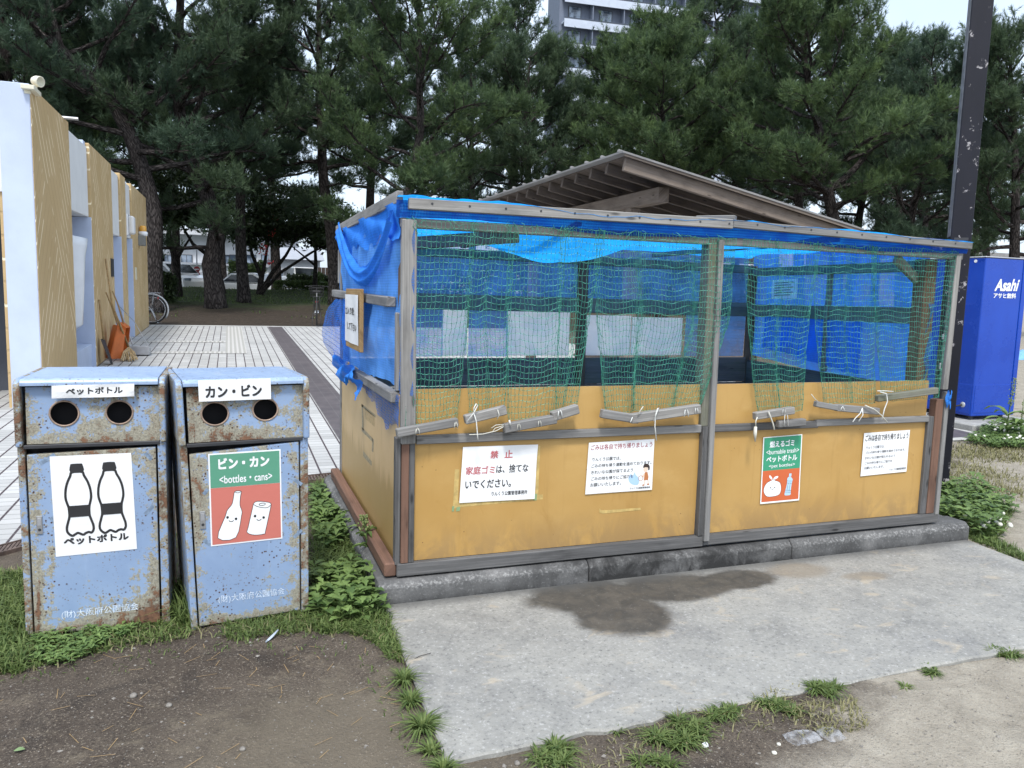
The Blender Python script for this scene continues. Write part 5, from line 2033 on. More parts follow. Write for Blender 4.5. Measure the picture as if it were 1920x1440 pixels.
# paper labels on the hoods
t, S = on_bin("paper_label", "narrow torn-edged label reading plastic bottle, above the two holes of the bin", "label", [(97, 723), (252, 719), (252, 743), (97, 747)], 0.0, B1P, -0.0205)
S.curl = lambda u, v: 0.003 + 0.0025 * math.sin(u * 7) * math.sin(v * 4) + 0.008 * max(0, u - 0.93) * (1 - v) * 5
S.sheet(M['paper_worn'], t, nu=14, nv=4)
S.begin().text("ペットボトル", 0.17, 0.20, 0.855, 0.74, 0.0012, 0.028).done("lettering", M['ink_black'], t)
t, S = on_bin("paper_label", "wide clean label reading cans and bottles, above the two holes of the bin", "label", [(371, 713), (507, 709), (508, 748), (373, 753)], B2R, B2P, -0.0205)
S.curl = lambda u, v: 0.003 + 0.001 * math.sin(u * 7)
S.sheet(M['paper'], t, nu=10, nv=4)
S.begin().text("カン・ビン", 0.09, 0.27, 0.87, 0.83, 0.0012, 0.034).done("lettering", M['ink_black'], t)

# poster with the two black bottle outlines
t, S = on_bin("poster", "white poster with two black plastic bottle outlines", "poster", [(93, 856), (246, 849), (257, 1029), (105, 1044)], 0.0, B1P, -0.0025)
S.curl = lambda u, v: 0.0012 + 0.0003 * math.sin(u * 4) * math.sin(v * 6)
S.sheet(M['paper'], t)
A = 0.80
half = [(0.06, 0.165), (0.085, 0.205), (0.125, 0.27), (0.150, 0.345), (0.155, 0.42), (0.140, 0.475), (0.125, 0.52), (0.122, 0.60), (0.140, 0.655), (0.160, 0.71), (0.160, 0.755), (0.135, 0.785)]
S.begin()
for cx in (0.315, 0.715):
    wav = [(0.10, 0.778), (0.062, 0.786), (0.03, 0.800), (-0.03, 0.778), (-0.062, 0.788), (-0.10, 0.802)]
    out = [(cx + a, b) for a, b in half] + [(cx + a, b) for a, b in wav] + [(cx - a, b) for a, b in half[::-1]]
    S.stroke(spline(out, 4), 0.030, A, 0.0008, closed=True)
    S.poly(spline([(cx - 0.075, 0.095), (cx - 0.055, 0.082), (cx + 0.055, 0.082), (cx + 0.075, 0.095), (cx + 0.078, 0.165), (cx - 0.078, 0.165)], 3), 0.0011)
    S.poly([(cx - 0.130, 0.50), (cx + 0.130, 0.50), (cx + 0.124, 0.615), (cx - 0.124, 0.615)], 0.0014)
S.text("ペットボトル", 0.105, 0.815, 0.905, 0.895, 0.0008, 0.04)
S.done("picture", M['ink_black'], t)

t, S = on_bin("poster", "green and red poster with a smiling white bottle and can", "poster", [(390, 851), (526, 842), (529.5, 1009.5), (395.5, 1024.5)], B2R, B2P, -0.0025)
S.curl = lambda u, v: 0.0012
S.sheet(M['paper'], t)
S.begin()
for i in range(6):
    a, b = 0.02 + 0.96 * i / 6, 0.02 + 0.96 * (i + 1) / 6
    S.poly([(a, 0.015), (b, 0.015), (b, 0.37), (a, 0.37)], 0.0006)
S.done("green_field", M['sign_green2'], t)
S.begin()
for i in range(6):
    a, b = 0.02 + 0.96 * i / 6, 0.02 + 0.96 * (i + 1) / 6
    S.poly([(a, 0.372), (b, 0.372), (b, 0.985), (a, 0.985)], 0.0006)
S.done("red_field", M['sign_red'], t)
A = 0.80
bot = [(0.345, 0.425), (0.430, 0.428), (0.420, 0.48), (0.408, 0.575), (0.432, 0.64), (0.425, 0.70), (0.34, 0.93), (0.095, 0.915), (0.205, 0.685), (0.235, 0.62), (0.300, 0.56), (0.325, 0.48)]
can = [(0.60, 0.575), (0.655, 0.555), (0.80, 0.575), (0.845, 0.60), (0.83, 0.66), (0.755, 0.90), (0.735, 0.925), (0.60, 0.925), (0.50, 0.89), (0.515, 0.83), (0.585, 0.615)]
S.begin().poly(spline(bot, 3), 0.0010).poly(spline(can, 3), 0.0010).done("picture", M['ink_white'], t)
S.begin().text("ビン・カン", 0.13, 0.055, 0.835, 0.175, 0.0012, 0.045).done("lettering", M['ink_white'], t)
S.begin().text("<bottles・cans>", 0.14, 0.245, 0.87, 0.33, 0.0012, 0.014).done("lettering", M['ink_white'], t)
S.begin()
for cx, cz in ((0.235, 0.70), (0.350, 0.725), (0.615, 0.715), (0.735, 0.74)):
    S.poly(arc(cx, cz, 0.018, 0.0145), 0.0016)
for cx, cz in ((0.285, 0.728), (0.670, 0.745)):
    S.stroke(arc(cx, cz, 0.034, 0.022, 20, 165, 8), 0.009, A, 0.0016)
for o_ in (bot, can):
    S.stroke(spline(o_, 3), 0.007, A, 0.0014, closed=True)
S.stroke(spline([(0.60, 0.585), (0.66, 0.615), (0.78, 0.635), (0.84, 0.61)], 5, False), 0.007, A, 0.0016)
S.stroke(arc(0.72, 0.592, 0.045, 0.013), 0.007, A, 0.0016, closed=True)
S.stroke(spline([(0.345, 0.432), (0.385, 0.442), (0.428, 0.434)], 4, False), 0.006, A, 0.0016)
S.done("outline", M['ink_black'], t)

# writing painted on the doors, and scraps of old tape
for bn, px, rz, P0 in ((bin1, [(115, 1146), (259, 1129), (260, 1145), (116, 1162)], 0.0, B1P), (bin2, [(409, 1117), (533, 1101), (534, 1116), (410, 1133)], B2R, B2P)):
    c, o, Mx = bin_sheet(px, rz, P0, -0.002)
    dr = [ch for ch in bn.children if ch.name.startswith("door")][0]
    S = Sheet(*c, (0, -1, 0), (0, 0, 0))
    S.begin().text("(財)大阪府公園協会", 0, 0, 1, 1, 0.0006, 0.002).done("lettering", M['ink_paint'], dr)
    scr = {True: [(75, 870, 103, 852), (272, 850, 284, 862), (272, 965, 288, 948), (95, 970, 104, 980)],
           False: [(382, 927, 390, 917), (382, 1012, 394, 1022), (545, 895, 566, 909), (551, 1008, 566, 994)]}[bn is bin1]
    inv = Mx.inverted()
    n = Mx.to_3x3() @ Vector((0, -1, 0))
    for (a, b, c2, d2) in scr:
        p, e = [inv @ Vector(PP(*k, Mx @ Vector((0, -0.0026, 0)), n)) for k in ((a, b), (c2, d2))]
        dv = (e - p).normalized()
        w_ = Vector((-dv.z, 0, dv.x)) * 0.007
        q = MB().add([p - w_, e - w_ * 0.9, e + w_, p + w_ * 1.1], [(0, 1, 2, 3)])
        q.build("tape_scrap", M['grey_tape'], dr, fixn=False)


# ------------------------------------------------------------------ vending machine on its pad
vm = thing("vending_machine", "tall glossy blue vending machine with white brand lettering on its side", "vending machine", (6.9, 3.0, -0.03))
VO = vm.location
vx0, vx1, vy0, vy1, vz0, vz1 = 6.90, 7.52, 2.985, 3.95, -0.005, 1.735
MB().bx(vx0, vx1 - 0.05, vy0, vy1, vz0 + 0.02, vz1).build("body", M['vend'], vm, 0.012, seg=2, origin=VO)
MB().bx(vx1 - 0.046, vx1 + 0.02, vy0 - 0.004, vy1 + 0.004, vz0 + 0.02, vz1).build("front_door", M['vend'], vm, 0.010, seg=2, origin=VO)
MB().bx(vx0 - 0.012, vx1 + 0.02, vy0 - 0.01, vy1 + 0.01, vz1 + 0.002, vz1 + 0.014).build("top_cover", M['silver_paint'], vm, 0.006, origin=VO)
MB().bx(vx0 - 0.006, vx0 - 0.001, vy0 + 0.02, vy1 - 0.03, 0.04, 0.36).build("service_plate", M['vend'], vm, 0.002, origin=VO)
MB().bx(vx0 + 0.02, vx1 - 0.07, vy0 - 0.004, vy0 - 0.0005, 0.05, 0.36).build("kick_panel", M['vend'], vm, 0.0015, origin=VO)
for fx in (vx0 + 0.06, vx1 - 0.1):
    for fy in (vy0 + 0.06, vy1 - 0.06):
        MB().cyl((fx, fy, -0.03), (fx, fy, 0.02), 0.025, n=10).build("foot", M['dark_metal'], vm, origin=VO)
MB().lathe((vx0 - 0.008, vy0 + 0.11, 0.13), [(0.0001, -0.006), (0.018, -0.006), (0.03, 0.0), (0.034, 0.008)], 16, 'X').build("cable_gland", M['silver_paint'], vm, smooth=True, origin=VO)
MB().tube([(vx0 - 0.012, vy0 + 0.11, 0.128), (vx0 - 0.06, vy0 + 0.18, 0.10), (vx0 - 0.13, vy0 + 0.30, 0.03), (vx0 - 0.16, vy0 + 0.42, -0.02)], 0.009, 6).build("cable", M['black'], vm, smooth=True, origin=VO)
MB().lathe((vx0 - 0.004, vy0 + 0.12, 1.70), [(0.0001, -0.003), (0.016, -0.003), (0.018, 0.004)], 14, 'X').build("bolt_cover", M['ink_white'], vm, origin=VO)
S = Sheet((vx0 + 0.02, vy0, 1.76), (vx1 - 0.07, vy0, 1.76), (vx1 - 0.07, vy0, 1.26), (vx0 + 0.02, vy0, 1.26), (0, -1, 0), VO)
pxl = [PY(*p, vy0) for p in ((1866, 523), (1909, 523), (1906, 546), (1864, 546))]
S2 = Sheet(*pxl, (0, -1, 0), VO)
S2.begin().text("Asahi", 0.0, 0.0, 1.0, 1.0, 0.003, 0.03)
# the slanted brush look of the word: shear to the right
z0 = pxl[2][2]
S2.mb.v = [(p[0] + (p[2] - z0) * 0.22, p[1], p[2]) for p in S2.mb.v]
S2.done("lettering", M['ink_white'], vm)
pxl = [PY(*p, vy0) for p in ((1863, 549), (1905, 550), (1904, 560), (1862, 559))]
Sheet(*pxl, (0, -1, 0), VO).begin().text("アサヒ飲料", 0, 0, 1, 1, 0.003, 0.03).done("lettering", M['ink_white'], vm)
vp = MB().bx(6.62, 7.75, 2.72, 4.25, -0.12, -0.03)
o = vp.build("machine_pad", M['concrete'], bevel=0.01)
tag(o, "grey concrete pad under the blue vending machine", "pad")
q = MB().bx(5.9, 6.55, 2.36, 2.44, -0.13, -0.085).bx(6.47, 6.55, 2.444, 4.4, -0.13, -0.083)
tag(q.build("edge_stone", plain_concrete('pale_edging', (0.42, 0.42, 0.40)), bevel=0.006), "pale edging stones at the plaza corner beside the vending machine", "kerb")
q = MB().add([(5.4, 2.45, -0.088), (6.46, 2.45, -0.088), (6.46, 3.5, -0.06), (5.4, 3.5, -0.06)], [(0, 1, 2, 3)])
tag(q.build("plaza_corner", M['tile_dark']), "dark tiles at the plaza corner", "paving", kind="structure")

# ------------------------------------------------------------------ lamp post
lp = thing("lamp_post", "tall square black post with chipped paint beside the shed", "lamp post", (3.93, 0.80, -0.12))
LO = lp.location
Rz = Matrix.Rotation(R_(-40), 3, 'Z')
MB().box((3.93, 0.80, 3.2), (0.125, 0.125, 6.65), Rz).build("pole", M['pole'], lp, 0.004, origin=LO)
e = Rz @ Vector((-0.0645, 0.0, 0))
MB().box((3.93 + e.x, 0.80 + e.y, 4.1), (0.004, 0.105, 4.85), Rz).build("lit_strip", M['pole_lit'], lp, 0.001, origin=LO)  # strip that paints the left face as lit
e = Rz @ Vector((0, -0.066, 0))
MB().box((3.93 + e.x, 0.80 + e.y, 1.655), (0.085, 0.006, 0.02), Rz).build("metal_clip", M['dark_metal'], lp, 0.001, origin=LO)
for zz, sx in ((1.0, 0.03), (0.42, 0.05), (0.80, 0.035)):
    e = Rz @ Vector((-0.045, -0.066, 0))
    MB().box((3.93 + e.x, 0.80 + e.y, zz), (sx, 0.012, sx * 1.2), Rz).build("metal_clip", M['steel'], lp, 0.002, origin=LO)
arm = Rz @ Vector((0, -0.6, 0))
MB().beam((3.93, 0.80, 6.4), (3.93 + arm.x, 0.80 + arm.y, 6.45), 0.05, 0.05).build("lamp_arm", M['pole'], lp, 0.004, origin=LO)
MB().beam((3.93 + arm.x * 0.75, 0.80 + arm.y * 0.75, 6.40), (3.93 + arm.x * 1.7, 0.80 + arm.y * 1.7, 6.43), 0.2, 0.07).build("lamp_head", M['pole'], lp, 0.02, seg=2, origin=LO)

# ------------------------------------------------------------------ open timber pavilion behind the shed
pv = thing("pavilion", "open timber pavilion with a sloping roof of exposed rafters behind the shed", "pavilion", (4.2, 5.5, 0.0))
PO = pv.location
py0, py1 = 3.5, 7.95
pxl_, pzl, pxr, pzr = 2.794, 2.555, 5.62, 2.010
sl = (pzr - pzl) / (pxr - pxl_)
nr_ = 13
for i in range(nr_):
    y = py0 + 0.035 + i * (py1 - py0 - 0.07) / (nr_ - 1)
    hh = 0.105 if i else 0.125
    a, b = (pxl_ + 0.012, y, pzl - 0.035 - hh / 2), (pxr - 0.02, y, pzr - 0.035 - hh / 2)
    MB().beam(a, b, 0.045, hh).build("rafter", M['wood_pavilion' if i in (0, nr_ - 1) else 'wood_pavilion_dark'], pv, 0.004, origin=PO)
for k in range(9):
    x0_, x1_ = pxl_ + 0.02 + k * 0.31, pxl_ + 0.02 + k * 0.31 + 0.302
    q = MB().add([(x0_, py0, pzl + sl * (x0_ - pxl_) - 0.012), (x1_, py0, pzl + sl * (x1_ - pxl_) - 0.012), (x1_, py1, pzl + sl * (x1_ - pxl_) - 0.012), (x0_, py1, pzl + sl * (x0_ - pxl_) - 0.012),
                  (x0_, py0, pzl + sl * (x0_ - pxl_) - 0.032), (x1_, py0, pzl + sl * (x1_ - pxl_) - 0.032), (x1_, py1, pzl + sl * (x1_ - pxl_) - 0.032), (x0_, py1, pzl + sl * (x0_ - pxl_) - 0.032)],
                 [(0, 1, 2, 3), (7, 6, 5, 4), (0, 4, 5, 1), (1, 5, 6, 2), (2, 6, 7, 3), (3, 7, 4, 0)])
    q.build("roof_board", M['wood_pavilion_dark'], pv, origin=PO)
q = MB()
q.add([(pxl_ - 0.05, py0 - 0.05, pzl + 0.0096), (pxr + 0.04, py0 - 0.05, pzr - 0.005), (pxr + 0.04, py1 + 0.05, pzr - 0.005), (pxl_ - 0.05, py1 + 0.05, pzl + 0.0096),
       (pxl_ - 0.05, py0 - 0.05, pzl - 0.008), (pxr + 0.04, py0 - 0.05, pzr - 0.022), (pxr + 0.04, py1 + 0.05, pzr - 0.022), (pxl_ - 0.05, py1 + 0.05, pzl - 0.008)],
      [(0, 1, 2, 3), (7, 6, 5, 4), (0, 4, 5, 1), (1, 5, 6, 2), (2, 6, 7, 3), (3, 7, 4, 0)])
q.build("roof_sheet", M['roofing'], pv, origin=PO)
MB().beam((pxl_ - 0.02, py0 - 0.03, pzl - 0.020), (pxr, py0 - 0.03, pzr - 0.030), 0.018, 0.030).build("verge_trim", M['wood_pavilion'], pv, 0.002, origin=PO)
q = MB()
for i in range(nr_):
    y = py0 + 0.05 + i * (py1 - py0 - 0.1) / (nr_ - 1)
    q.beam((pxl_ - 0.05, y, pzl + 0.022), (pxr + 0.03, y, pzr + 0.010), 0.035, 0.028)
q.build("roof_cap", M['roofing'], pv, 0.004, origin=PO)
bxm = 3.36
bz = pzl + sl * (bxm - pxl_) - 0.035 - 0.105
MB().beam((bxm, py0 + 0.22, bz - 0.075), (bxm, py1 - 0.2, bz - 0.075), 0.125, 0.15).build("main_beam", M['wood_pavilion'], pv, 0.006, origin=PO)
bx2 = 5.05
bz2 = pzl + sl * (bx2 - pxl_) - 0.035 - 0.105
MB().beam((bx2, py0 + 0.22, bz2 - 0.075), (bx2, py1 - 0.2, bz2 - 0.075), 0.125, 0.15).build("main_beam", M['wood_pavilion'], pv, 0.006, origin=PO)
pvy = PX(1187, 390, bxm)[1]
for (x, zt) in ((bxm, bz - 0.15), (bx2, bz2 - 0.15)):
    for y in (pvy, 7.2):
        zg = plaza_z(y)
        MB().bx(x - 0.06, x + 0.06, y - 0.06, y + 0.06, zg, zt).build("post", M['wood_pavilion'], pv, 0.006, origin=PO)
for y in (pvy, 7.2):
    MB().beam((bxm + 0.062, y, bz2 - 0.25), (bx2 - 0.062, y, bz2 - 0.25), 0.08, 0.12).build("tie_beam", M['wood_pavilion'], pv, 0.004, origin=PO)
bn = thing("timber_bench", "plain timber bench under the pavilion roof", "bench", (4.2, 6.2, plaza_z(6.2)))
for i in range(3):
    MB().beam((3.6, 5.95 + i * 0.13, plaza_z(6.1) + 0.42), (4.85, 5.95 + i * 0.13, plaza_z(6.1) + 0.42), 0.12, 0.035).build("seat_plank", M['wood_pavilion'], bn, 0.004, origin=bn.location)
for x in (3.75, 4.7):
    MB().bx(x - 0.05, x + 0.05, 5.92, 6.26, plaza_z(6.1), plaza_z(6.1) + 0.40).build("leg", M['wood_pavilion_dark'], bn, 0.004, origin=bn.location)

# ------------------------------------------------------------------ restroom building on the left
rb = thing("restroom_building", "long low park building with gold grooved panels and white recesses", "building", (-4.0, 10.8, 0.1))
RO = rb.location


def bz_(y, h):
    """building heights follow the gently rising plaza: h = 0 floor, 3 parapet"""
    f = plaza_z(y) - 0.01
    tpz = 3.03 + 0.0095 * (y - 5.2)
    return f + h / 3.0 * (tpz - f)


def bpart(name, mat, x0, x1, y0, y1, h0, h1, bevel=0.004):
    q = MB().add([(x0, y0, bz_(y0, h0)), (x1, y0, bz_(y0, h0)), (x1, y1, bz_(y1, h0)), (x0, y1, bz_(y1, h0)),
                  (x0, y0, bz_(y0, h1)), (x1, y0, bz_(y0, h1)), (x1, y1, bz_(y1, h1)), (x0, y1, bz_(y1, h1))],
                 [(3, 2, 1, 0), (4, 5, 6, 7), (0, 1, 5, 4), (1, 2, 6, 5), (2, 3, 7, 6), (3, 0, 4, 7)])
    return q.build(name, mat, rb, bevel, origin=RO)


XF = -2.43
bpart("gold_panel", M['gold'], XF - 0.30, XF, 5.455, 7.27, 0, 3.0, 0.008)
bpart("end_pier", M['blue_wall'], XF - 0.262, XF - 0.002, 5.40, 5.452, 0, 3.0, 0.006)
bpart("pier_edge", M['gold'], XF - 0.0015, XF + 0.004, 5.405, 5.452, 0, 2.99, 0.002)
bpart("white_lintel", M['white_wall'], XF - 0.30, XF - 0.035, 7.272, 8.69, 2.02, 2.94, 0.006)
bpart("gold_panel", M['gold'], XF - 0.30, XF, 8.692, 10.73, 0, 2.985, 0.008)
bpart("pier_cap", M['blue_wall'], XF - 0.28, XF - 0.05, 8.55, 8.69, 2.945, 3.0, 0.004)
bpart("white_lintel", M['white_wall'], XF - 0.30, XF - 0.035, 10.732, 11.80, 1.90, 2.94, 0.006)
bpart("gold_panel", M['gold'], XF - 0.30, XF, 11.802, 12.50, 0, 2.985, 0.008)
bpart("white_lintel", M['white_wall'], XF - 0.30, XF - 0.035, 12.502, 13.42, 1.93, 2.94, 0.006)
bpart("gold_panel", M['gold'], XF - 0.30, XF, 13.422, 16.22, 0, 2.99, 0.008)
bpart("recess_wall", M['blue_wall'], XF - 0.72, XF - 0.60, 7.272, 8.69, 0, 2.02)
bpart("recess_jamb", M['blue_wall'], XF - 0.60, XF - 0.004, 8.665, 8.6915, 0.004, 2.016, 0.002)
bpart("recess_jamb", M['blue_wall'], XF - 0.22, XF - 0.004, 11.77, 11.8015, 0.004, 1.896, 0.002)
bpart("recess_jamb", M['blue_wall'], XF - 0.22, XF - 0.004, 13.39, 13.4215, 0.004, 1.926, 0.002)
bpart("recess_floor", M['blue_wall'], XF - 0.60, XF - 0.05, 7.28, 8.685, 0.0, 0.32)
for (a, b, h) in ((10.732, 11.80, 1.90), (12.502, 13.42, 1.93)):
    bpart("recess_wall", M['blue_wall'], XF - 0.34, XF - 0.22, a, b, 0, h)
bpart("door_lintel", M['white_wall'], -5.2, XF - 0.262, 5.43, 5.55, 2.02, 3.0)
bpart("entry_wall", M['grey_wall'], -5.2, XF - 0.30, 6.6, 6.7, 0, 2.02)
bpart("entry_side", M['blue_wall'], XF - 0.30, XF - 0.262, 5.46, 6.59, 0, 2.02)
bpart("entry_wall", M['blue_wall'], -9.0, -5.2, 5.43, 5.55, 0, 3.0)
bpart("roof_slab", M['concrete'], -8.9, XF - 0.305, 5.56, 16.1, 2.70, 2.78)
bpart("rear_wall", M['white_wall'], -8.95, XF - 0.31, 16.0, 16.2, 0, 2.98)
bpart("recess_ceiling", M['blue_wall'], XF - 0.72, XF - 0.302, 7.28, 8.68, 2.03, 2.06)
# wall basin in the first recess
q = MB()
nb_ = 14
V = []
for (h, r) in ((0.55, 0.20), (0.62, 0.235), (1.50, 0.26), (1.62, 0.27), (1.72, 0.275)):
    for i in range(nb_ + 1):
        an = math.pi * i / nb_
        V.append((XF - 0.60 + 0.005 + r * 2.22 * math.sin(an), 8.22 - r * 1.5 * math.cos(an), bz_(8, h + (0.10 * (1 - math.sin(an)) if h > 1.65 else 0))))
F = [(j * (nb_ + 1) + i, j * (nb_ + 1) + i + 1, (j + 1) * (nb_ + 1) + i + 1, (j + 1) * (nb_ + 1) + i) for j in range(4) for i in range(nb_)]
q.add(V, F)
bo = q.build("white_basin", M['ceramic'], rb, smooth=True, origin=RO)
sm = bo.modifiers.new("thickness", 'SOLIDIFY')
sm.thickness = 0.03
# fittings on the wall
p = PX(64, 160, XF + 0.02)
fl = MB().bx(XF - 0.06, XF + 0.05, p[1] - 0.16, p[1] + 0.14, p[2] - 0.07, p[2] - 0.03)
fl.cyl((XF - 0.02, p[1] - 0.08, p[2] - 0.10), (XF - 0.02, p[1] - 0.08, p[2] - 0.07), 0.03, n=10)
fl.cyl((XF + 0.02, p[1] + 0.05, p[2] - 0.03), (XF + 0.02, p[1] + 0.05, p[2] + 0.03), 0.018, n=8)
f_ = fl.build("security_lamp", M['cream'], rb, 0.004, origin=RO)
hd = MB().lathe((0, 0, 0), [(0.0001, -0.07), (0.05, -0.065), (0.068, -0.02), (0.07, 0.05), (0.062, 0.055), (0.055, 0.02), (0.0001, 0.0)], 18, 'X')
Mh = Matrix.Translation((XF + 0.04, p[1] + 0.05, p[2] + 0.05)) @ Matrix.Scale(0.72, 4) @ Matrix.Rotation(R_(-35), 4, 'Z') @ Matrix.Rotation(R_(10), 4, 'Y')
hd.v = [tuple(Mh @ Vector(v)) for v in hd.v]
hd.build("lamp_head", M['cream'], f_, smooth=True, origin=RO)
p = PX(124, 221, XF + 0.02)
MB().cyl((XF - 0.02, p[1], p[2]), (XF + 0.14, p[1], p[2]), 0.018, n=10).build("rain_spout", M['steel'], rb, origin=RO)
p = PX(239, 422, XF)
q = MB().bx(XF - 0.034, XF + 0.03, p[1] - 0.17, p[1] + 0.17, p[2] - 0.19, p[2] + 0.19)
wl = q.build("wall_lamp", M['ceramic'], rb, 0.02, seg=2, origin=RO)
MB().bx(XF + 0.03, XF + 0.12, p[1] - 0.15, p[1] + 0.15, p[2] - 0.16, p[2] + 0.16).build("lamp_cover", M['paper_worn'], wl, 0.04, seg=3, origin=RO)
p = PX(260, 442, XF)
q = MB().bx(XF, XF + 0.12, p[1] - 0.13, p[1] + 0.13, p[2] - 0.20, p[2] + 0.0)
bc = q.build("beacon_lamp", M['grey_metal'], rb, 0.006, origin=RO)
MB().lathe((XF + 0.08, p[1], p[2] + 0.002), [(0.0001, 0), (0.085, 0), (0.095, 0.06), (0.075, 0.085)], 16).build("lamp_collar", M['ceramic'], bc, smooth=True, origin=RO)
MB().lathe((XF + 0.08, p[1], p[2] + 0.088), [(0.065, 0), (0.068, 0.08), (0.05, 0.115), (0.0001, 0.12)], 16).build("lamp_dome", M['amber'], bc, smooth=True, origin=RO)
p = PX(210, 502, XF)
MB().bx(XF - 0.001, XF + 0.02, p[1] - 0.14, p[1] + 0.08, p[2] - 0.14, p[2] + 0.14).build("wall_plate", M['dark_metal'], rb, 0.003, origin=RO)
p = PX(254, 511, XF)
MB().bx(XF - 0.001, XF + 0.015, p[1] - 0.12, p[1] + 0.12, p[2] - 0.14, p[2] + 0.10).build("wall_plate", M['cream'], rb, 0.003, origin=RO)

# cleaning tools leaning on the wall
def gz(y):
    return plaza_z(y)
br = thing("bamboo_broom", "long bamboo broom with straw head leaning on the gold wall", "broom", (-2.2, 8.75, gz(8.75)))
q0 = PX(242, 672, -2.1)
MB().tube([(-2.40, 9.6, 1.56), (-2.28, 9.2, 0.9), (q0[0] - 0.03, q0[1] + 0.25, q0[2] + 0.15)], [0.012, 0.013, 0.016], 8).build("handle", M['bamboo'], br, smooth=True, origin=br.location)
q = MB()
rg = random.Random(5)
for i in range(46):
    a = Vector((q0[0] - 0.03, q0[1] + 0.25, q0[2] + 0.15))
    b = Vector((q0[0] + rg.uniform(-0.11, 0.11), q0[1] - 0.05 + rg.uniform(-0.12, 0.12), gz(q0[1]) + rg.uniform(0.005, 0.04)))
    q.tube([a, a.lerp(b, 0.5) + Vector((rg.uniform(-.02, .02), rg.uniform(-.02, .02), 0.02)), b], 0.006, 4)
q.build("bristles", M['straw'], br, origin=br.location)


def scoop(label, y, tilt):
    t = thing("dustpan", label, "dustpan", (-2.27, y, gz(y)), (0, 0, R_(tilt)), "orange dustpans leaning on the wall")
    q = MB()
    q.add([(-0.14, -0.15, 0.02), (-0.14, 0.15, 0.02), (-0.02, 0.13, 0.50), (-0.02, -0.13, 0.50)], [(0, 1, 2, 3)])
    q.add([(-0.14, -0.15, 0.02), (-0.02, -0.13, 0.50), (0.08, -0.12, 0.42), (0.02, -0.15, 0.02)], [(0, 1, 2, 3)])
    q.add([(-0.14, 0.15, 0.02), (-0.02, 0.13, 0.50), (0.08, 0.12, 0.42), (0.02, 0.15, 0.02)], [(3, 2, 1, 0)])
    q.add([(-0.02, -0.13, 0.50), (-0.02, 0.13, 0.50), (0.08, 0.12, 0.42), (0.08, -0.12, 0.42)], [(0, 1, 2, 3)])
    o = q.build("pan", M['orange'], t, fixn=False)
    s = o.modifiers.new("thickness", 'SOLIDIFY')
    s.thickness = 0.008
    MB().tube([(0.02, 0, 0.46), (-0.06, 0.02, 0.78), (-0.13, 0.02, 0.98)], 0.011, 8).build("handle", M['bamboo'], t, smooth=True)
    return t


scoop("orange plastic dustpan leaning nearest to the broom's foot", 9.55, 20)
scoop("orange plastic dustpan leaning behind the first one", 10.15, -8)
t = thing("long_dustpan", "galvanised dustpan with a long wire handle lying on the tiles", "dustpan", PZ(262, 664, gz(10.6)))
q = MB().prism([(-0.16, 0.0), (0.16, 0.0), (0.14, 0.09), (-0.16, 0.14)], -0.15, 0.15, 'X')
q.build("pan", M['steel'], t, 0.006)
MB().tube([(-0.1, 0.1, 0.12), (-0.25, 0.5, 0.45), (-0.36, 0.75, 0.72)], 0.010, 6).build("handle", M['steel'], t, smooth=True)
MB().tube([(0.14, 0.0, 0.10), (-0.10, 0.4, 0.48), (-0.36, 0.75, 0.73)], 0.005, 5).build("wire", M['steel'], t, smooth=True)
t = thing("hand_shovel", "dark steel shovel standing against the gold wall", "shovel", (-2.34, 8.9, gz(8.9)))
MB().tube([(-0.07, 0.05, 0.9), (-0.02, -0.02, 0.35)], 0.014, 8).build("handle", M['bamboo'], t, smooth=True)
q = MB().add([(-0.05, -0.10, 0.36), (-0.03, 0.10, 0.36), (0.06, 0.10, 0.03), (0.08, 0.0, 0.0), (0.06, -0.10, 0.03)], [(0, 1, 2, 3, 4)])
o = q.build("blade", M['dark_metal'], t, fixn=False)
s = o.modifiers.new("thickness", 'SOLIDIFY')
s.thickness = 0.004


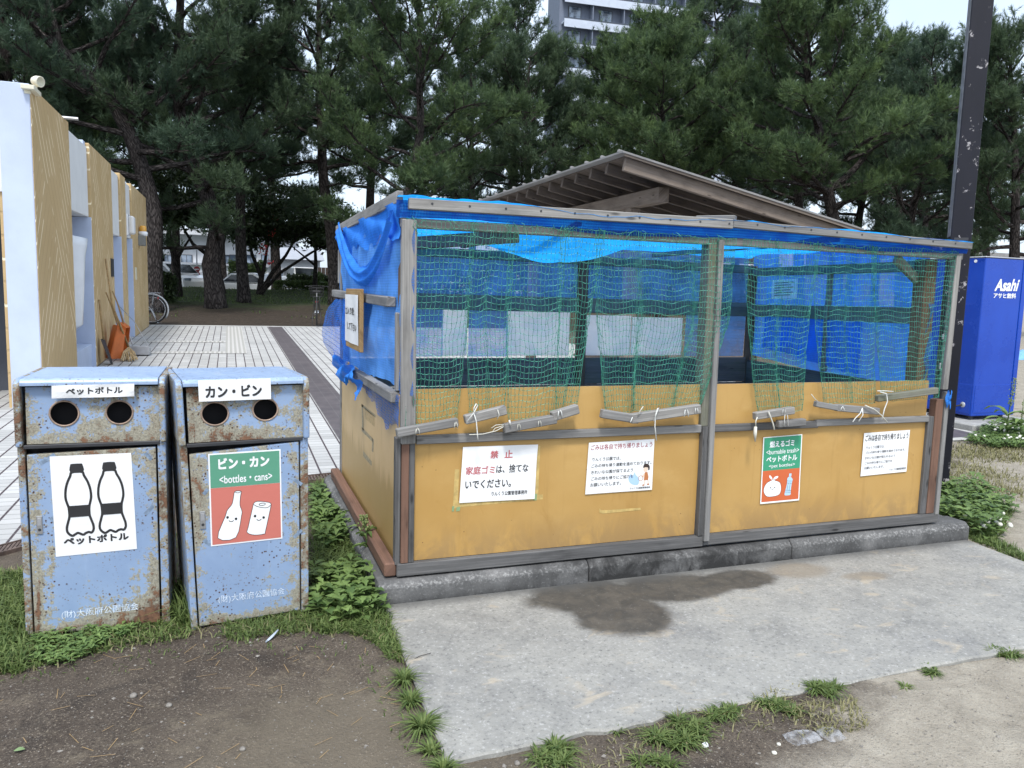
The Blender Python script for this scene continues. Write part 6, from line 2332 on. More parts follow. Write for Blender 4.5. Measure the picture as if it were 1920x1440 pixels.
# ------------------------------------------------------------------ bicycles
def bicycle(label, loc, rz, frame_m, basket, rim_m, group="bicycles parked at the end of the plaza"):
    """built along +X (front wheel at +X); origin on the ground midway between the wheels"""
    t = thing("bicycle", label, "bicycle", loc, (0, 0, rz), group)
    r = 0.335
    for cx in (-0.54, 0.54):
        w = MB().torus((cx, 0, r), r - 0.018, 0.018, 'Y', 40, 8).build("wheel", M['black'], t, smooth=True)
        MB().torus((cx, 0, r), r - 0.042, 0.010, 'Y', 40, 6).build("rim", rim_m, w, smooth=True)
        q = MB()
        for i in range(20):
            a = 2 * math.pi * i / 20
            q.tube([(cx + 0.02 * math.cos(a + 0.8), 0.02 * (-1) ** i, r + 0.02 * math.sin(a + 0.8)), (cx + (r - 0.045) * math.cos(a), 0, r + (r - 0.045) * math.sin(a))], 0.0016, 3, False)
        q.build("spokes", M['chrome'], w)
        MB().cyl((cx, -0.05, r), (cx, 0.05, r), 0.022, n=12).build("hub", M['chrome'], w)
        f = MB()
        pts = [(cx + (r + 0.02) * math.cos(R_(a)), 0, r + (r + 0.02) * math.sin(R_(a))) for a in ((range(10, 215, 12)) if cx < 0 else range(20, 170, 12))]
        f.tube(pts, 0.022, 6)
        f.v = [(p[0], p[1], p[2]) for p in f.v]
        f.build("mudguard", frame_m, t, smooth=True)
    q = MB()
    bb_ = (-0.05, 0, 0.29)
    st = (-0.20, 0, 0.72)
    hd_ = (0.36, 0, 0.80)
    q.tube([bb_, st], 0.016, 8).tube([bb_, (0.20, 0, 0.42), (0.33, 0, 0.66)], 0.020, 8).tube([hd_, (0.40, 0, 0.62)], 0.019, 8)
    for s in (-0.06, 0.06):
        q.tube([(-0.54, s, r), (-0.06, s * 0.5, 0.29)], 0.010, 6).tube([(-0.54, s, r), (-0.19, s * 0.4, 0.66)], 0.008, 6)
        q.tube([(0.40, s * 0.6, 0.63), (0.47, s, 0.48), (0.54, s, r)], 0.012, 6)
    q.build("frame", frame_m, t, smooth=True)
    MB().tube([(0.36, 0, 0.78), (0.335, 0, 0.93)], 0.012, 8).tube([(0.14, -0.28, 0.98), (0.28, -0.25, 0.99), (0.34, -0.06, 0.94), (0.34, 0.06, 0.94), (0.28, 0.25, 0.99), (0.14, 0.28, 0.98)], 0.011, 8).build("handlebar", frame_m if frame_m is M['black'] else M['chrome'], t, smooth=True)
    for s in (-0.28, 0.28):
        MB().cyl((0.02, s, 0.975), (0.15, s, 0.98), 0.017, n=10).build("grip", M['black'], t)
    MB().tube([st, (-0.225, 0, 0.82)], 0.013, 8).build("seat_post", M['chrome'], t)
    sd = MB()
    sd.prism([(-0.38, -0.09), (-0.30, -0.11), (-0.20, -0.06), (-0.07, -0.02), (-0.07, 0.02), (-0.20, 0.06), (-0.30, 0.11), (-0.38, 0.09)], 0.82, 0.88, 'Z')
    sd.build("saddle", M['black'], t, 0.02, seg=2)
    MB().torus((-0.05, 0.04, 0.29), 0.085, 0.006, 'Y', 24, 5).tube([(-0.05, 0.06, 0.29), (0.06, 0.075, 0.17)], 0.008, 6).tube([(-0.05, -0.06, 0.29), (-0.16, -0.075, 0.41)], 0.008, 6).build("crank", M['chrome'], t)
    for s, px_, pz_ in ((0.11, 0.06, 0.17), (-0.11, -0.16, 0.41)):
        MB().bx(px_ - 0.04, px_ + 0.04, s - 0.045, s + 0.045, pz_ - 0.012, pz_ + 0.012).build("pedal", M['black'], t, 0.004)
    q = MB()
    for s in (-0.09, 0.09):
        q.tube([(-0.54, s, r), (-0.66, s * 1.25, 0.03)], 0.008, 6).tube([(-0.54, s, r), (-0.60, s * 0.8, 0.72), (-0.30, s * 0.7, 0.72)], 0.006, 6)
    q.tube([(-0.66, -0.115, 0.03), (-0.72, 0, 0.02), (-0.66, 0.115, 0.03)], 0.008, 6)
    for k in range(4):
        q.tube([(-0.74, -0.09 + 0.06 * k, 0.722), (-0.28, -0.06 + 0.04 * k, 0.722)], 0.005, 5)
    q.tube([(-0.74, -0.09, 0.722), (-0.74, 0.09, 0.722)], 0.005, 5)
    q.build("carrier", M['chrome'] if rim_m is M['chrome'] else M['dark_metal'], t, smooth=True)
    MB().cyl((-0.70, 0, 0.60), (-0.675, 0, 0.60), 0.03, n=12).build("rear_reflector", M['sign_no'], t)
    if basket:
        q = MB()
        for i in range(9):
            f = i / 8
            y = -0.19 + 0.38 * f
            q.tube([(0.42, y * 0.8, 0.72), (0.40, y, 1.0)], 0.008, 4).tube([(0.66, y * 0.8, 0.72), (0.74, y, 1.0)], 0.008, 4).tube([(0.42, y * 0.8, 0.72), (0.66, y * 0.8, 0.72)], 0.008, 4)
        for i in range(8):
            f = i / 7
            for s in (-1, 1):
                q.tube([(0.42 + 0.24 * f, s * 0.152, 0.72), (0.40 + 0.34 * f, s * 0.19, 1.0)], 0.004, 4)
        for h in (0.72, 0.79, 0.86, 0.93, 1.0):
            k = (h - 0.72) / 0.28
            yw = 0.152 + 0.038 * k
            q.tube([(0.42 - 0.02 * k, -yw, h), (0.66 + 0.08 * k, -yw, h), (0.66 + 0.08 * k, yw, h), (0.42 - 0.02 * k, yw, h), (0.42 - 0.02 * k, -yw, h)], 0.005, 4)
        q.build("basket", M['black'], t)
    return t


bicycle("black bicycle with a front basket standing upright on its stand, seen from behind", (1.38, 17.15, float(ground_z(1.38, 16.6)) + 0.02), R_(84), M['black'], True, M['steel'])
lw = PY(285, 611, 16.75)
bicycle("silver city bicycle, only its rear wheel showing past the gold building", (lw[0] - 0.54, 16.75, float(ground_z(-2.8, 16.7)) + 0.02), R_(180), M['silver_paint'], True, M['chrome'])
rw = PY(648, 612, 17.3)
bicycle("dark bicycle half hidden behind the blue mesh corner of the shed", (rw[0] + 0.60, 17.3, float(ground_z(2.4, 17.3)) + 0.02), R_(4), M['dark_metal'], False, M['dark_metal'])


# ------------------------------------------------------------------ pines
def unit(v):
    return v / np.maximum(np.linalg.norm(v, axis=-1, keepdims=True), 1e-9)


def needles(C, A, L, rg, nk=20, nl=0.15, nw=0.010, tone=None):
    """C base points (N,3), A axis directions (N,3), L shoot lengths (N,) -> bottle-brush shoots of slim triangles"""
    N = len(C)
    t = rg.rand(N, nk) ** 0.8
    base = C[:, None, :] + A[:, None, :] * (t * L[:, None])[..., None]
    rnd = unit(rg.normal(size=(N, nk, 3)))
    perp = unit(rnd - (rnd * A[:, None, :]).sum(-1, keepdims=True) * A[:, None, :])
    th = np.radians(rg.uniform(25, 70, (N, nk)) * (1.05 - 0.5 * t))
    d = unit(A[:, None, :] * np.cos(th)[..., None] + perp * np.sin(th)[..., None])
    ln = nl * rg.uniform(0.75, 1.2, (N, nk))
    side = unit(np.cross(d, unit(rg.normal(size=(N, nk, 3)))))
    w = nw * rg.uniform(0.7, 1.2, (N, nk))
    p0 = base + side * (w / 2)[..., None]
    p1 = base - side * (w / 2)[..., None]
    p2 = base + d * ln[..., None]
    V = np.stack([p0, p1, p2], 2).reshape(-1, 3)
    F = np.arange(N * nk * 3).reshape(-1, 3)
    tn = np.clip((tone[:, None] if tone is not None else 0.3) + 0.25 * (t - 0.4) + rg.uniform(-0.08, 0.08, (N, nk)), 0, 1)
    T = np.repeat(tn.reshape(-1), 3)
    return V, F, T


def pine(label, base, trunk, r0, z0, ht, Rc, seed, mats=('needle',), nsh=9000, limbs=26, group="black pines behind the shed", extra=(), fresh=0.1, dens=1.0, nk=22):
    """trunk: list of (dx, dy, z) bends above base; crown from z0 to ht, radius Rc"""
    rg = np.random.RandomState(seed)
    t = thing("pine_tree", label, "tree", base, group=group)
    tm = MB()
    pts = [np.array(p, float) for p in trunk]
    # smooth trunk
    zs = np.array([p[2] for p in pts])
    def tp(z):
        return np.array([np.interp(z, zs, [p[0] for p in pts]), np.interp(z, zs, [p[1] for p in pts]), z])
    zz = np.linspace(-0.25, ht * 0.96, 22)
    P = []
    for k, z in enumerate(zz):
        q = tp(max(z, 0))
        q[2] = z
        if 0 < k < 21:
            q[:2] = (tp(max(z - ht * 0.03, 0)) + tp(z) * 2 + tp(min(z + ht * 0.03, ht)))[:2] / 4
        P.append(q)
    rad = [r0 * (1.35 if k == 0 else (1.12 if k == 1 else 1.0)) * (1 - 0.82 * max(0, z) / ht) for k, z in enumerate(zz)]
    tm.tube(P, rad, 10)
    CC, AA, LL, TT = [], [], [], []
    def limb(p0, az, el, L, r, curve, subs=True):
        d = np.array([math.cos(az) * math.cos(el), math.sin(az) * math.cos(el), math.sin(el)])
        pp = [p0.copy()]
        n = 6
        cur = d.copy()
        for i in range(n):
            cur = unit(cur + rg.normal(0, 0.13, 3) + np.array([0, 0, curve]))
            pp.append(pp[-1] + cur * L / n)
        tm.tube(pp, [r * (1 - 0.85 * i / n) + 0.006 for i in range(n + 1)], 5, False)
        if not subs:
            return pp
        ns = max(5, int(L * 4.0 * dens))
        for k in range(ns):
            s = 0.28 + 0.72 * (k + 0.5) / ns
            i = min(int(s * n), n - 1)
            q = pp[i] + (pp[i + 1] - pp[i]) * (s * n - i)
            dr = unit(pp[i + 1] - pp[i])
            sgn = 1 if k % 2 else -1
            sd = unit(np.cross(dr, np.array([0, 0, 1.0]))) * sgn
            bd = unit(dr * rg.uniform(0.35, 0.9) + sd * rg.uniform(0.4, 1.0) + np.array([0, 0, rg.uniform(0.0, 0.5)]))
            bl = rg.uniform(0.35, 0.75) * (0.55 + 0.25 * L * (1.15 - s))
            e = q + bd * bl
            tm.tube([q, q + bd * bl * 0.55 + np.array([0, 0, -0.02]), e], [0.016, 0.011, 0.006], 4, False)
            fr = rg.rand() < fresh
            # compact puffs of shoots, each radiating up and out from one twig end
            for f in (0.45, 0.75, 1.0):
                pc = q + bd * bl * f + rg.normal(0, 0.09, 3)
                tone = rg.uniform(0.08, 0.5) + (0.38 if fr else 0)
                for m in range(rg.randint(5, 9)):
                    a = unit(bd * 0.35 + np.array([0, 0, 0.75]) + rg.normal(0, 0.55, 3))
                    CC.append(pc + rg.normal(0, 0.05, 3))
                    AA.append(a)
                    LL.append(rg.uniform(0.16, 0.30) * (1.35 if a[2] > 0.85 else 1.0))
                    TT.append(tone + rg.uniform(-0.08, 0.1))
        # leader tuft at the end
        for m in range(5):
            CC.append(pp[-1] + rg.normal(0, 0.07, 3))
            AA.append(unit(cur + np.array([0, 0, 0.7]) + rg.normal(0, 0.35, 3)))
            LL.append(rg.uniform(0.2, 0.36))
            TT.append(rg.uniform(0.2, 0.7))
        return pp
    az = rg.uniform(0, 6.28)
    for k in range(limbs):
        h = (k + 0.5) / limbs
        z = z0 + (ht - z0) * h ** 0.92
        az += 2.399 + rg.uniform(-0.35, 0.35)
        prof = (1 - h) ** 0.6 * 0.82 + 0.18
        if h < 0.15:
            prof *= 0.75 + 1.6 * h
        L = Rc * prof * rg.uniform(0.78, 1.15)
        el = R_(rg.uniform(-6, 16) + 34 * h)
        limb(tp(z), az, el, L, r0 * 0.32 * (1 - 0.6 * h), rg.uniform(0.02, 0.10))
    for (z, az_, el_, L_, cur_, rr_) in extra:
        limb(tp(z), R_(az_), R_(el_), L_, rr_, cur_)
    tm.build("trunk", M['bark'], t, smooth=True, fixn=False)
    C, A, L, T = np.array(CC), np.array(AA), np.array(LL), np.array(TT)
    # inner fill so that the crown reads as a mass
    idx = rg.randint(0, len(C), int(len(C) * 0.15))
    C = np.concatenate([C, C[idx] + rg.normal(0, 0.2, (len(idx), 3))])
    A = np.concatenate([A, unit(A[idx] + rg.normal(0, 0.5, (len(idx), 3)))])
    L = np.concatenate([L, L[idx]])
    T = np.concatenate([T, T[idx] - 0.1])
    if len(C) > nsh:
        kp = rg.permutation(len(C))[:nsh]
        C, A, L, T = C[kp], A[kp], L[kp], T[kp]
    V, F, TN = needles(C, A, L, rg, nk, 0.155, 0.017, T)
    raw_mesh("crown", V, F, M[mats[0]], t, {"tone": TN})
    return t


def at_px(u, y, v=None):
    """ground position on the sight line through column u at depth y"""
    x = PY(u, 560 if v is None else v, y)[0]
    return (float(x), y, float(ground_z(x, y)) - 0.05)


# near pines, each shaped after its own trunk -----------------------
def rel(base, pts):
    """surveyed trunk bends: (u, v) pixels at the base's depth -> offsets"""
    out = [(0, 0, 0)]
    for (u, v) in pts:
        p = PY(u, v, base[1])
        out.append((p[0] - base[0], 0, p[2] - base[2]))
    return out


b = at_px(405, 23)
pine("big curved pine with a forked trunk leaning over the plaza end", b, rel(b, [(400, 520), (390, 490), (412, 446), (396, 380), (360, 310), (345, 250), (332, 190), (335, 90), (340, -40)]) + [(-0.8, 0, 12.0)],
     0.30, 3.2, 11.6, 4.5, 21, ('needle',), 8320, 40, extra=((5.4, 35, 32, 3.2, 0.05, 0.13), (2.2, -80, -4, 2.6, 0.0, 0.08), (1.9, 200, 5, 2.8, 0.02, 0.07)), fresh=0.12)
b = at_px(285, 21.5)
pine("thick pine rising straight behind the gold building's far end", b, rel(b, [(286, 480), (290, 400), (262, 300), (235, 230), (185, 160), (135, 118), (104, 90), (96, 20)]) + [(-3.6, 0, 11.5)],
     0.30, 3.6, 11.2, 4.1, 22, ('needle2',), 7680, 36, extra=((5.0, 100, 60, 4.0, 0.1, 0.14), (5.2, 70, 55, 3.2, 0.1, 0.10)))
b = at_px(630, 25)
pine("tall slim pine with a bare straight trunk left of the shed", b, rel(b, [(622, 440), (606, 340), (600, 200), (598, 60)]) + [(-0.6, 0, 12.5)],
     0.24, 4.6, 12.2, 3.8, 23, ('needle',), 6400, 36, extra=((4.2, -60, 0, 2.2, 0.0, 0.05), (3.7, 120, 4, 2.0, 0.0, 0.05)))
b = at_px(768, 21)
pine("pine with a slanting trunk behind the shed's left roof corner", b, rel(b, [(766, 380), (772, 320), (790, 250), (785, 120)]) + [(0.2, 0, 11.5)],
     0.22, 2.9, 11.0, 4.0, 24, ('needle3',), 7360, 37, fresh=0.16)
b = at_px(995, 26)
pine("dense pine behind the high side of the pavilion roof", b, rel(b, [(993, 400), (990, 300), (985, 200)]) + [(-0.3, 0, 9.8)],
     0.22, 3.2, 9.8, 3.8, 25, ('needle',), 7360, 36, fresh=0.12)
b = at_px(1242, 22)
pine("pine with fresh green shoots behind the pavilion ridge", b, rel(b, [(1242, 330), (1245, 240), (1230, 120)]) + [(-0.4, 0, 9.6)],
     0.20, 4.2, 9.2, 3.8, 26, ('needle3',), 7360, 36, fresh=0.28)
b = at_px(1570, 17)
pine("large forked pine right of the pavilion with a heavy low crown", b, rel(b, [(1568, 430), (1556, 380), (1542, 300), (1535, 235), (1520, 180), (1500, 60)]) + [(-1.2, 0, 9.6)],
     0.27, 3.9, 9.8, 4.5, 27, ('needle3',), 8960, 40, extra=((4.5, -35, 40, 3.0, 0.06, 0.13), (4.5, 185, 18, 3.2, 0.04, 0.12), (3.9, -100, 8, 2.4, 0.03, 0.08)), fresh=0.24)
b = at_px(1500, 23)
pine("darker pine standing just behind the forked one", b, rel(b, [(1498, 380), (1488, 300), (1492, 200)]) + [(-0.3, 0, 11.5)],
     0.25, 4.4, 11.5, 4.1, 28, ('needle',), 7360, 36)
b = at_px(1706, 19)
pine("crooked pine with an open crown just left of the lamp post", b, rel(b, [(1706, 440), (1712, 380), (1745, 310), (1762, 240), (1750, 120)]) + [(0.4, 0, 9.8)],
     0.21, 2.6, 9.6, 3.9, 29, ('needle2',), 5920, 36, extra=((3.0, 200, 10, 2.5, 0.03, 0.06), (2.6, -40, 2, 2.2, 0.02, 0.06)))
b = at_px(1905, 16)
pine("leaning pine at the right edge behind the vending machine", b, rel(b, [(1903, 440), (1905, 330), (1900, 200), (1890, 60)]) + [(-0.2, 0, 9.5)],
     0.22, 2.7, 9.4, 4.0, 30, ('needle',), 7040, 36, fresh=0.15)
b = at_px(458, 27)
pine("slim straight pine behind the curved one", b, rel(b, [(452, 480), (450, 400), (455, 250)]) + [(0.2, 0, 12.5)],
     0.22, 4.0, 12.0, 3.7, 31, ('needle2',), 5760, 33)
b = at_px(1380, 27)
pine("pine half hidden between the pavilion roof and the apartment block", b, rel(b, [(1378, 300), (1385, 150)]) + [(0.2, 0, 12.4)],
     0.22, 3.8, 12.2, 3.7, 32, ('needle',), 6080, 33)

# a second row shares three crowns ---------------------------------
proto = [o for o in COL.objects if o.name.startswith("pine_tree") and o.parent is None]
back = [(60, 33, 3, "leftmost back-row pine above the gold building", 1.15), (190, 37, 5, "back-row pine seen over the gold building's roof", 1.12), (330, 35, 8, "back-row pine behind the curved pine's fork", 1.05),
        (520, 36, 4, "back-row pine filling the gap left of the slim bare trunk", 1.16), (690, 34, 7, "back-row pine between the slim trunk and the slanting one", 1.08), (880, 33, 10, "back-row pine above the shed's left bay", 1.0),
        (1110, 36, 3, "back-row pine under the apartment block's left end", 1.10), (1640, 31, 11, "back-row pine behind the heavy low crown", 1.1), (1810, 30, 4, "back-row pine seen past the lamp post", 1.02), (-40, 24, 0, "pine towering at the left edge of the picture", 1.08),
        (1285, 31, 6, "back-row pine under the apartment balconies", 1.34), (1450, 36, 10, "back-row pine right of the apartment block", 0.98),
        (800, 42, 8, "far pine above the shed's left roof corner", 1.1), (1725, 29, 1, "tall back-row pine just left of the lamp post", 1.12), (1850, 34, 2, "tall back-row pine right of the lamp post", 1.12), (1590, 33, 7, "tall back-row pine above the heavy low crown", 1.2), (935, 36, 2, "back-row pine left of the apartment block", 1.2), (1690, 27, 7, "dark back-row pine over the crooked one", 1.12), (420, 44, 10, "far pine behind the forked trunk", 1.15), (100, 47, 7, "far pine over the security lamp", 1.2), (1305, 34, 2, "tall back-row pine hiding the right half of the apartment block", 1.32)]
for i, (u, y, k, lab, sc_) in enumerate(back):
    o = copy_tree(proto[k % len(proto)])
    o.location = at_px(u, y)
    o.rotation_euler = (0, 0, 1.1 + i * 1.7)
    o.scale = (sc_, sc_, sc_)
    o["label"] = lab
    o["group"] = "back row of pines"


# ------------------------------------------------------------------ broad-leaved trees, hedges, shrubs
def leaf_cloud(C, size, rg, tone, flat=0.3):
    """small rhombic leaves, one per point"""
    N = len(C)
    n = unit(rg.normal(size=(N, 3)) + np.array([0, 0, flat]))
    a = unit(np.cross(n, rg.normal(size=(N, 3))))
    b = np.cross(n, a)
    s = size * rg.uniform(0.6, 1.25, N)[:, None]
    V = np.stack([C - a * s, C + b * s * 0.42, C + a * s, C - b * s * 0.42], 1).reshape(-1, 3)
    F = np.arange(N * 4).reshape(-1, 4)
    return V, F, np.repeat(np.clip(tone, 0, 1), 4)


def broad_tree(label, base, stems, clumps, n, size, seed, group, flowers=None):
    rg = np.random.RandomState(seed)
    t = thing("broadleaf_tree", label, "tree", base, group=group)
    q = MB()
    for pts, r in stems:
        q.tube(pts, [r * (1 - 0.7 * i / (len(pts) - 1)) for i in range(len(pts))], 7, False)
    q.build("trunk", M['bark_dark'], t, smooth=True, fixn=False)
    C, T = [], []
    for (cx, cy, cz, rx, rz) in clumps:
        m = n // len(clumps)
        sub = rg.normal(0, 0.45, (14, 3)) * np.array([rx, rx, rz])
        w = sub[rg.randint(0, 14, m)] + rg.normal(0, 0.22, (m, 3)) * np.array([rx, rx, rz])
        C.append(w + np.array([cx, cy, cz]))
        T.append(rg.uniform(0, 0.7, m))
    V, F, TN = leaf_cloud(np.concatenate(C), size, rg, np.concatenate(T))
    raw_mesh("crown", V, F, M['broad'], t, {"tone": TN})
    if flowers:
        fv = np.array([[rg.normal(f[0], f[3]), rg.normal(f[1], f[3]), rg.normal(f[2], f[3])] for f in flowers for _ in range(16)])
        V, F, TN = leaf_cloud(fv, 0.07, rg, np.zeros(len(fv)))
        raw_mesh("blossom", V, F, M['flower_red'], t)
    return t


b = at_px(485, 31)
broad_tree("multi-stemmed broadleaf tree with red blossom at the park edge", b,
           [([(0, 0, 0), (0.1, 0, 0.8), (-0.25, 0, 1.7), (-0.4, 0, 2.6)], 0.13), ([(0.05, 0, 0), (0.5, 0, 0.9), (1.1, 0, 1.7), (1.6, 0, 2.6)], 0.12), ([(0, 0.1, 0), (0.9, 0, 1.0), (2.2, 0, 1.9), (2.8, 0, 2.2)], 0.09), ([(0, 0, 0), (0.25, 0.1, 1.3), (0.45, 0, 2.6)], 0.11)],
           [(0, 0, 3.0, 1.5, 0.7), (1.4, 0, 3.0, 1.5, 0.7), (2.7, 0, 2.5, 1.1, 0.5), (-0.8, 0, 2.6, 0.9, 0.5), (0.8, 0, 3.8, 1.6, 0.8)], 9000, 0.11, 41, "broadleaf trees at the park edge",
           flowers=[(0.15, -0.6, 1.75, 0.10), (0.25, -0.6, 2.0, 0.08), (0.55, -0.6, 2.6, 0.10), (0.35, -0.6, 1.4, 0.08), (0.62, -0.6, 3.1, 0.07)])
b = at_px(335, 29)
broad_tree("dark broadleaf tree between the two leftmost pine trunks", b, [([(0, 0, 0), (-0.05, 0, 1.2), (-0.3, 0, 2.4), (-0.2, 0, 3.2)], 0.17), ([(-0.1, 0, 1.4), (0.5, 0, 2.4)], 0.08)],
           [(-0.6, 0, 3.4, 1.3, 0.6), (0.6, 0, 3.3, 1.2, 0.7), (0.0, 0, 4.2, 1.4, 0.8)], 6000, 0.11, 42, "broadleaf trees at the park edge")
b = at_px(590, 33)
broad_tree("small dark broadleaf tree beside the hedge", b, [([(0, 0, 0), (0.05, 0, 1.3), (0.0, 0, 2.6)], 0.13), ([(0, 0, 1.2), (-1.0, 0, 2.0)], 0.06)],
           [(-0.8, 0, 2.6, 1.0, 0.5), (0.7, 0, 2.9, 1.1, 0.6), (0, 0, 3.8, 1.4, 0.8)], 6000, 0.11, 43, "broadleaf trees at the park edge")
b = at_px(418, 31)
broad_tree("twisted broadleaf tree just behind the curved pine trunk", b, [([(0, 0, 0), (-0.2, 0, 1.2), (0.1, 0, 2.4), (0.2, 0, 3.4)], 0.15), ([(-0.15, 0, 1.3), (-1.1, 0, 2.0), (-1.6, 0, 2.9)], 0.10)],
           [(-1.4, 0, 3.2, 1.0, 0.5), (0.3, 0, 3.6, 1.3, 0.7), (1.4, 0, 3.2, 1.0, 0.6)], 6000, 0.11, 44, "broadleaf trees at the park edge")


def hedge(name, label, cat, x0, x1, y0, y1, h, n, seed, mat='hedge', lump=0.12, size=0.05):
    rg = np.random.RandomState(seed)
    t = thing(name, label, cat, ((x0 + x1) / 2, (y0 + y1) / 2, float(ground_z((x0 + x1) / 2, (y0 + y1) / 2))))
    x = rg.uniform(x0, x1, n)
    y = rg.uniform(y0, y1, n)
    top = h * (1 + lump * fbm(x * 1.6, y * 1.6, 3) * 4)
    z = top * (1 - rg.rand(n) ** 2.2 * 0.95)
    C = np.stack([x, y, z + ground_z(x, y)], 1) - np.array(t.location)
    C += rg.normal(0, 0.03, C.shape)
    V, F, T = leaf_cloud(C, size, rg, rg.uniform(0, 0.9, n), 0.8)
    raw_mesh("leaves", V, F, M[mat], t, {"tone": T})
    q = MB()
    for i in range(max(3, int((x1 - x0) * 2))):
        px_ = rg.uniform(x0, x1)
        py_ = rg.uniform(y0, y1)
        g0 = float(ground_z(px_, py_))
        q.tube([(px_, py_, g0 - 0.05), (px_ + rg.uniform(-.1, .1), py_, g0 + h * 0.8)], 0.012, 4)
    q.build("stems", M['bark_dark'], t, origin=t.location)
    return t


a0, a1 = PY(512, 545, 34)[0], PY(650, 545, 34)[0]
hedge("hedge", "low clipped bright hedge at the park edge left of the shed", "hedge", a0, a1, 33.4, 34.2, 0.42, 7000, 51)
a0, a1 = PY(540, 545, 38)[0], PY(655, 545, 38)[0]
hedge("hedge", "taller dark hedge behind the low clipped one", "hedge", a0, a1, 37.4, 38.4, 0.95, 7000, 52, 'broad', 0.15, 0.08)
a0, a1 = PY(280, 545, 25)[0], PY(330, 545, 25)[0]
hedge("shrub", "round glossy shrub beside the gold building's far corner", "shrub", a0, a1, 24.4, 25.6, 0.85, 3500, 53, 'broad', 0.35, 0.07)
a0, a1 = PY(430, 545, 40)[0], PY(500, 545, 40)[0]
hedge("shrub", "pale loose shrubs at the far side of the car park", "shrub", a0, a1, 41, 42, 1.3, 4000, 54, 'hedge', 0.35, 0.09)
a0, a1 = PY(585, 545, 36)[0], PY(606, 545, 36)[0]
hedge("shrub", "small pale shrub beside the black bicycle's basket", "shrub", a0, a1, 35.6, 36.4, 0.9, 1500, 55, 'hedge', 0.4, 0.07)


# added belt of leaves: blocks the bright low sky under the crowns
rg = np.random.RandomState(61)
n_ = 42000
x = rg.uniform(PY(640, 540, 72)[0], PY(1490, 540, 72)[0], n_)
y = rg.uniform(70, 78, n_)
top = 4.2 + 3.0 * fbm(x * 0.22, y * 0.05, 4)
z = ground_z(x, y) + top * (1 - rg.rand(n_) ** 1.6 * 0.98)
V, F, T = leaf_cloud(np.stack([x, y, z], 1), 0.26, rg, rg.uniform(0, 0.6, n_))
tag(raw_mesh("sky_block_leaves", V, F, M['broad'], None, {"tone": T}), "dark belt of leaves added to block the low sky behind the pine trunks and shed", "woodland", kind="stuff")


# ------------------------------------------------------------------ beyond the park
GF = float(ground_z(0, 60))
lot = MB().add([(-60, 35.5, GF + 0.012), (30, 35.5, GF + 0.012), (30, 58, GF + 0.012), (-60, 58, GF + 0.012)], [(0, 1, 2, 3)])
tag(lot.build("car_park", M['asphalt']), "asphalt car park beyond the pines", "car park", kind="structure")

# white warehouse
wy = 62.0
x0, x1 = PY(262, 500, wy)[0], PY(560, 500, wy)[0]
wh = thing("warehouse", "long white two-tier warehouse with small blue windows beyond the car park", "building", ((x0 + x1) / 2, wy + 5, GF))
WO = wh.location
zt1, zt2 = PY(350, 496, wy)[2], PY(350, 462, wy)[2]
MB().bx(x0, x1, wy, wy + 12, GF, zt1).build("lower_wall", M['white_clad'], wh, origin=WO)
MB().bx(x0, x1, wy + 0.6, wy + 12, zt1 + 0.004, zt2 + 0.9).build("upper_wall", M['white_clad'], wh, origin=WO)
MB().bx(x0, x1, wy - 0.35, wy + 12.2, zt2 + 0.905, zt2 + 1.3).build("roof", M['white_clad'], wh, origin=WO)
MB().bx(x0, x1, wy - 0.25, wy + 0.595, zt1 + 0.004, zt1 + 0.16).build("canopy", M['grey_clad'], wh, origin=WO)
for u in (299, 315, 350, 420, 441, 470, 500):
    cx = PY(u, 486, wy + 0.6)[0]
    zz = PY(u, 486, wy + 0.6)[2]
    f = MB().bx(cx - 0.42, cx + 0.42, wy + 0.54, wy + 0.596, zz - 0.35, zz + 0.35).build("window", M['win_frame'], wh, origin=WO)
    MB().bx(cx - 0.37, cx - 0.02, wy + 0.53, wy + 0.539, zz - 0.3, zz + 0.3).bx(cx + 0.02, cx + 0.37, wy + 0.53, wy + 0.539, zz - 0.3, zz + 0.3).build("pane", M['glass'], f, origin=WO)
for i in range(14):
    cx = x0 + 1.0 + i * 1.55
    if cx < x1 - 1:
        MB().bx(cx, cx + 1.4, wy - 0.05, wy - 0.004, GF + 0.1, zt1 - 0.5).build("shutter", M['grey_clad'], wh, origin=WO)
# low white house on the right of it
hy = 56.0
x0, x1 = PY(518, 500, hy)[0], PY(600, 500, hy)[0]
hs = thing("low_house", "low pale house with two small windows behind the white car", "building", ((x0 + x1) / 2, hy + 3, GF))
MB().bx(x0, x1, hy, hy + 6, GF, GF + 2.4).build("wall", M['white_clad'], hs, origin=hs.location)
MB().prism([(hy - 0.4, GF + 2.404), (hy + 6.4, GF + 2.404), (hy + 3, GF + 3.4)], x0 - 0.3, x1 + 0.3, 'X').build("roof", M['grey_clad'], hs, origin=hs.location)
for u in (527, 545):
    cx, zz = PY(u, 520, hy)[0], PY(u, 520, hy)[2]
    f = MB().bx(cx - 0.5, cx + 0.5, hy - 0.05, hy - 0.004, zz - 0.35, zz + 0.35).build("window", M['win_frame'], hs, origin=hs.location)
    MB().bx(cx - 0.42, cx + 0.42, hy - 0.06, hy - 0.051, zz - 0.28, zz + 0.28).build("pane", M['glass'], f, origin=hs.location)
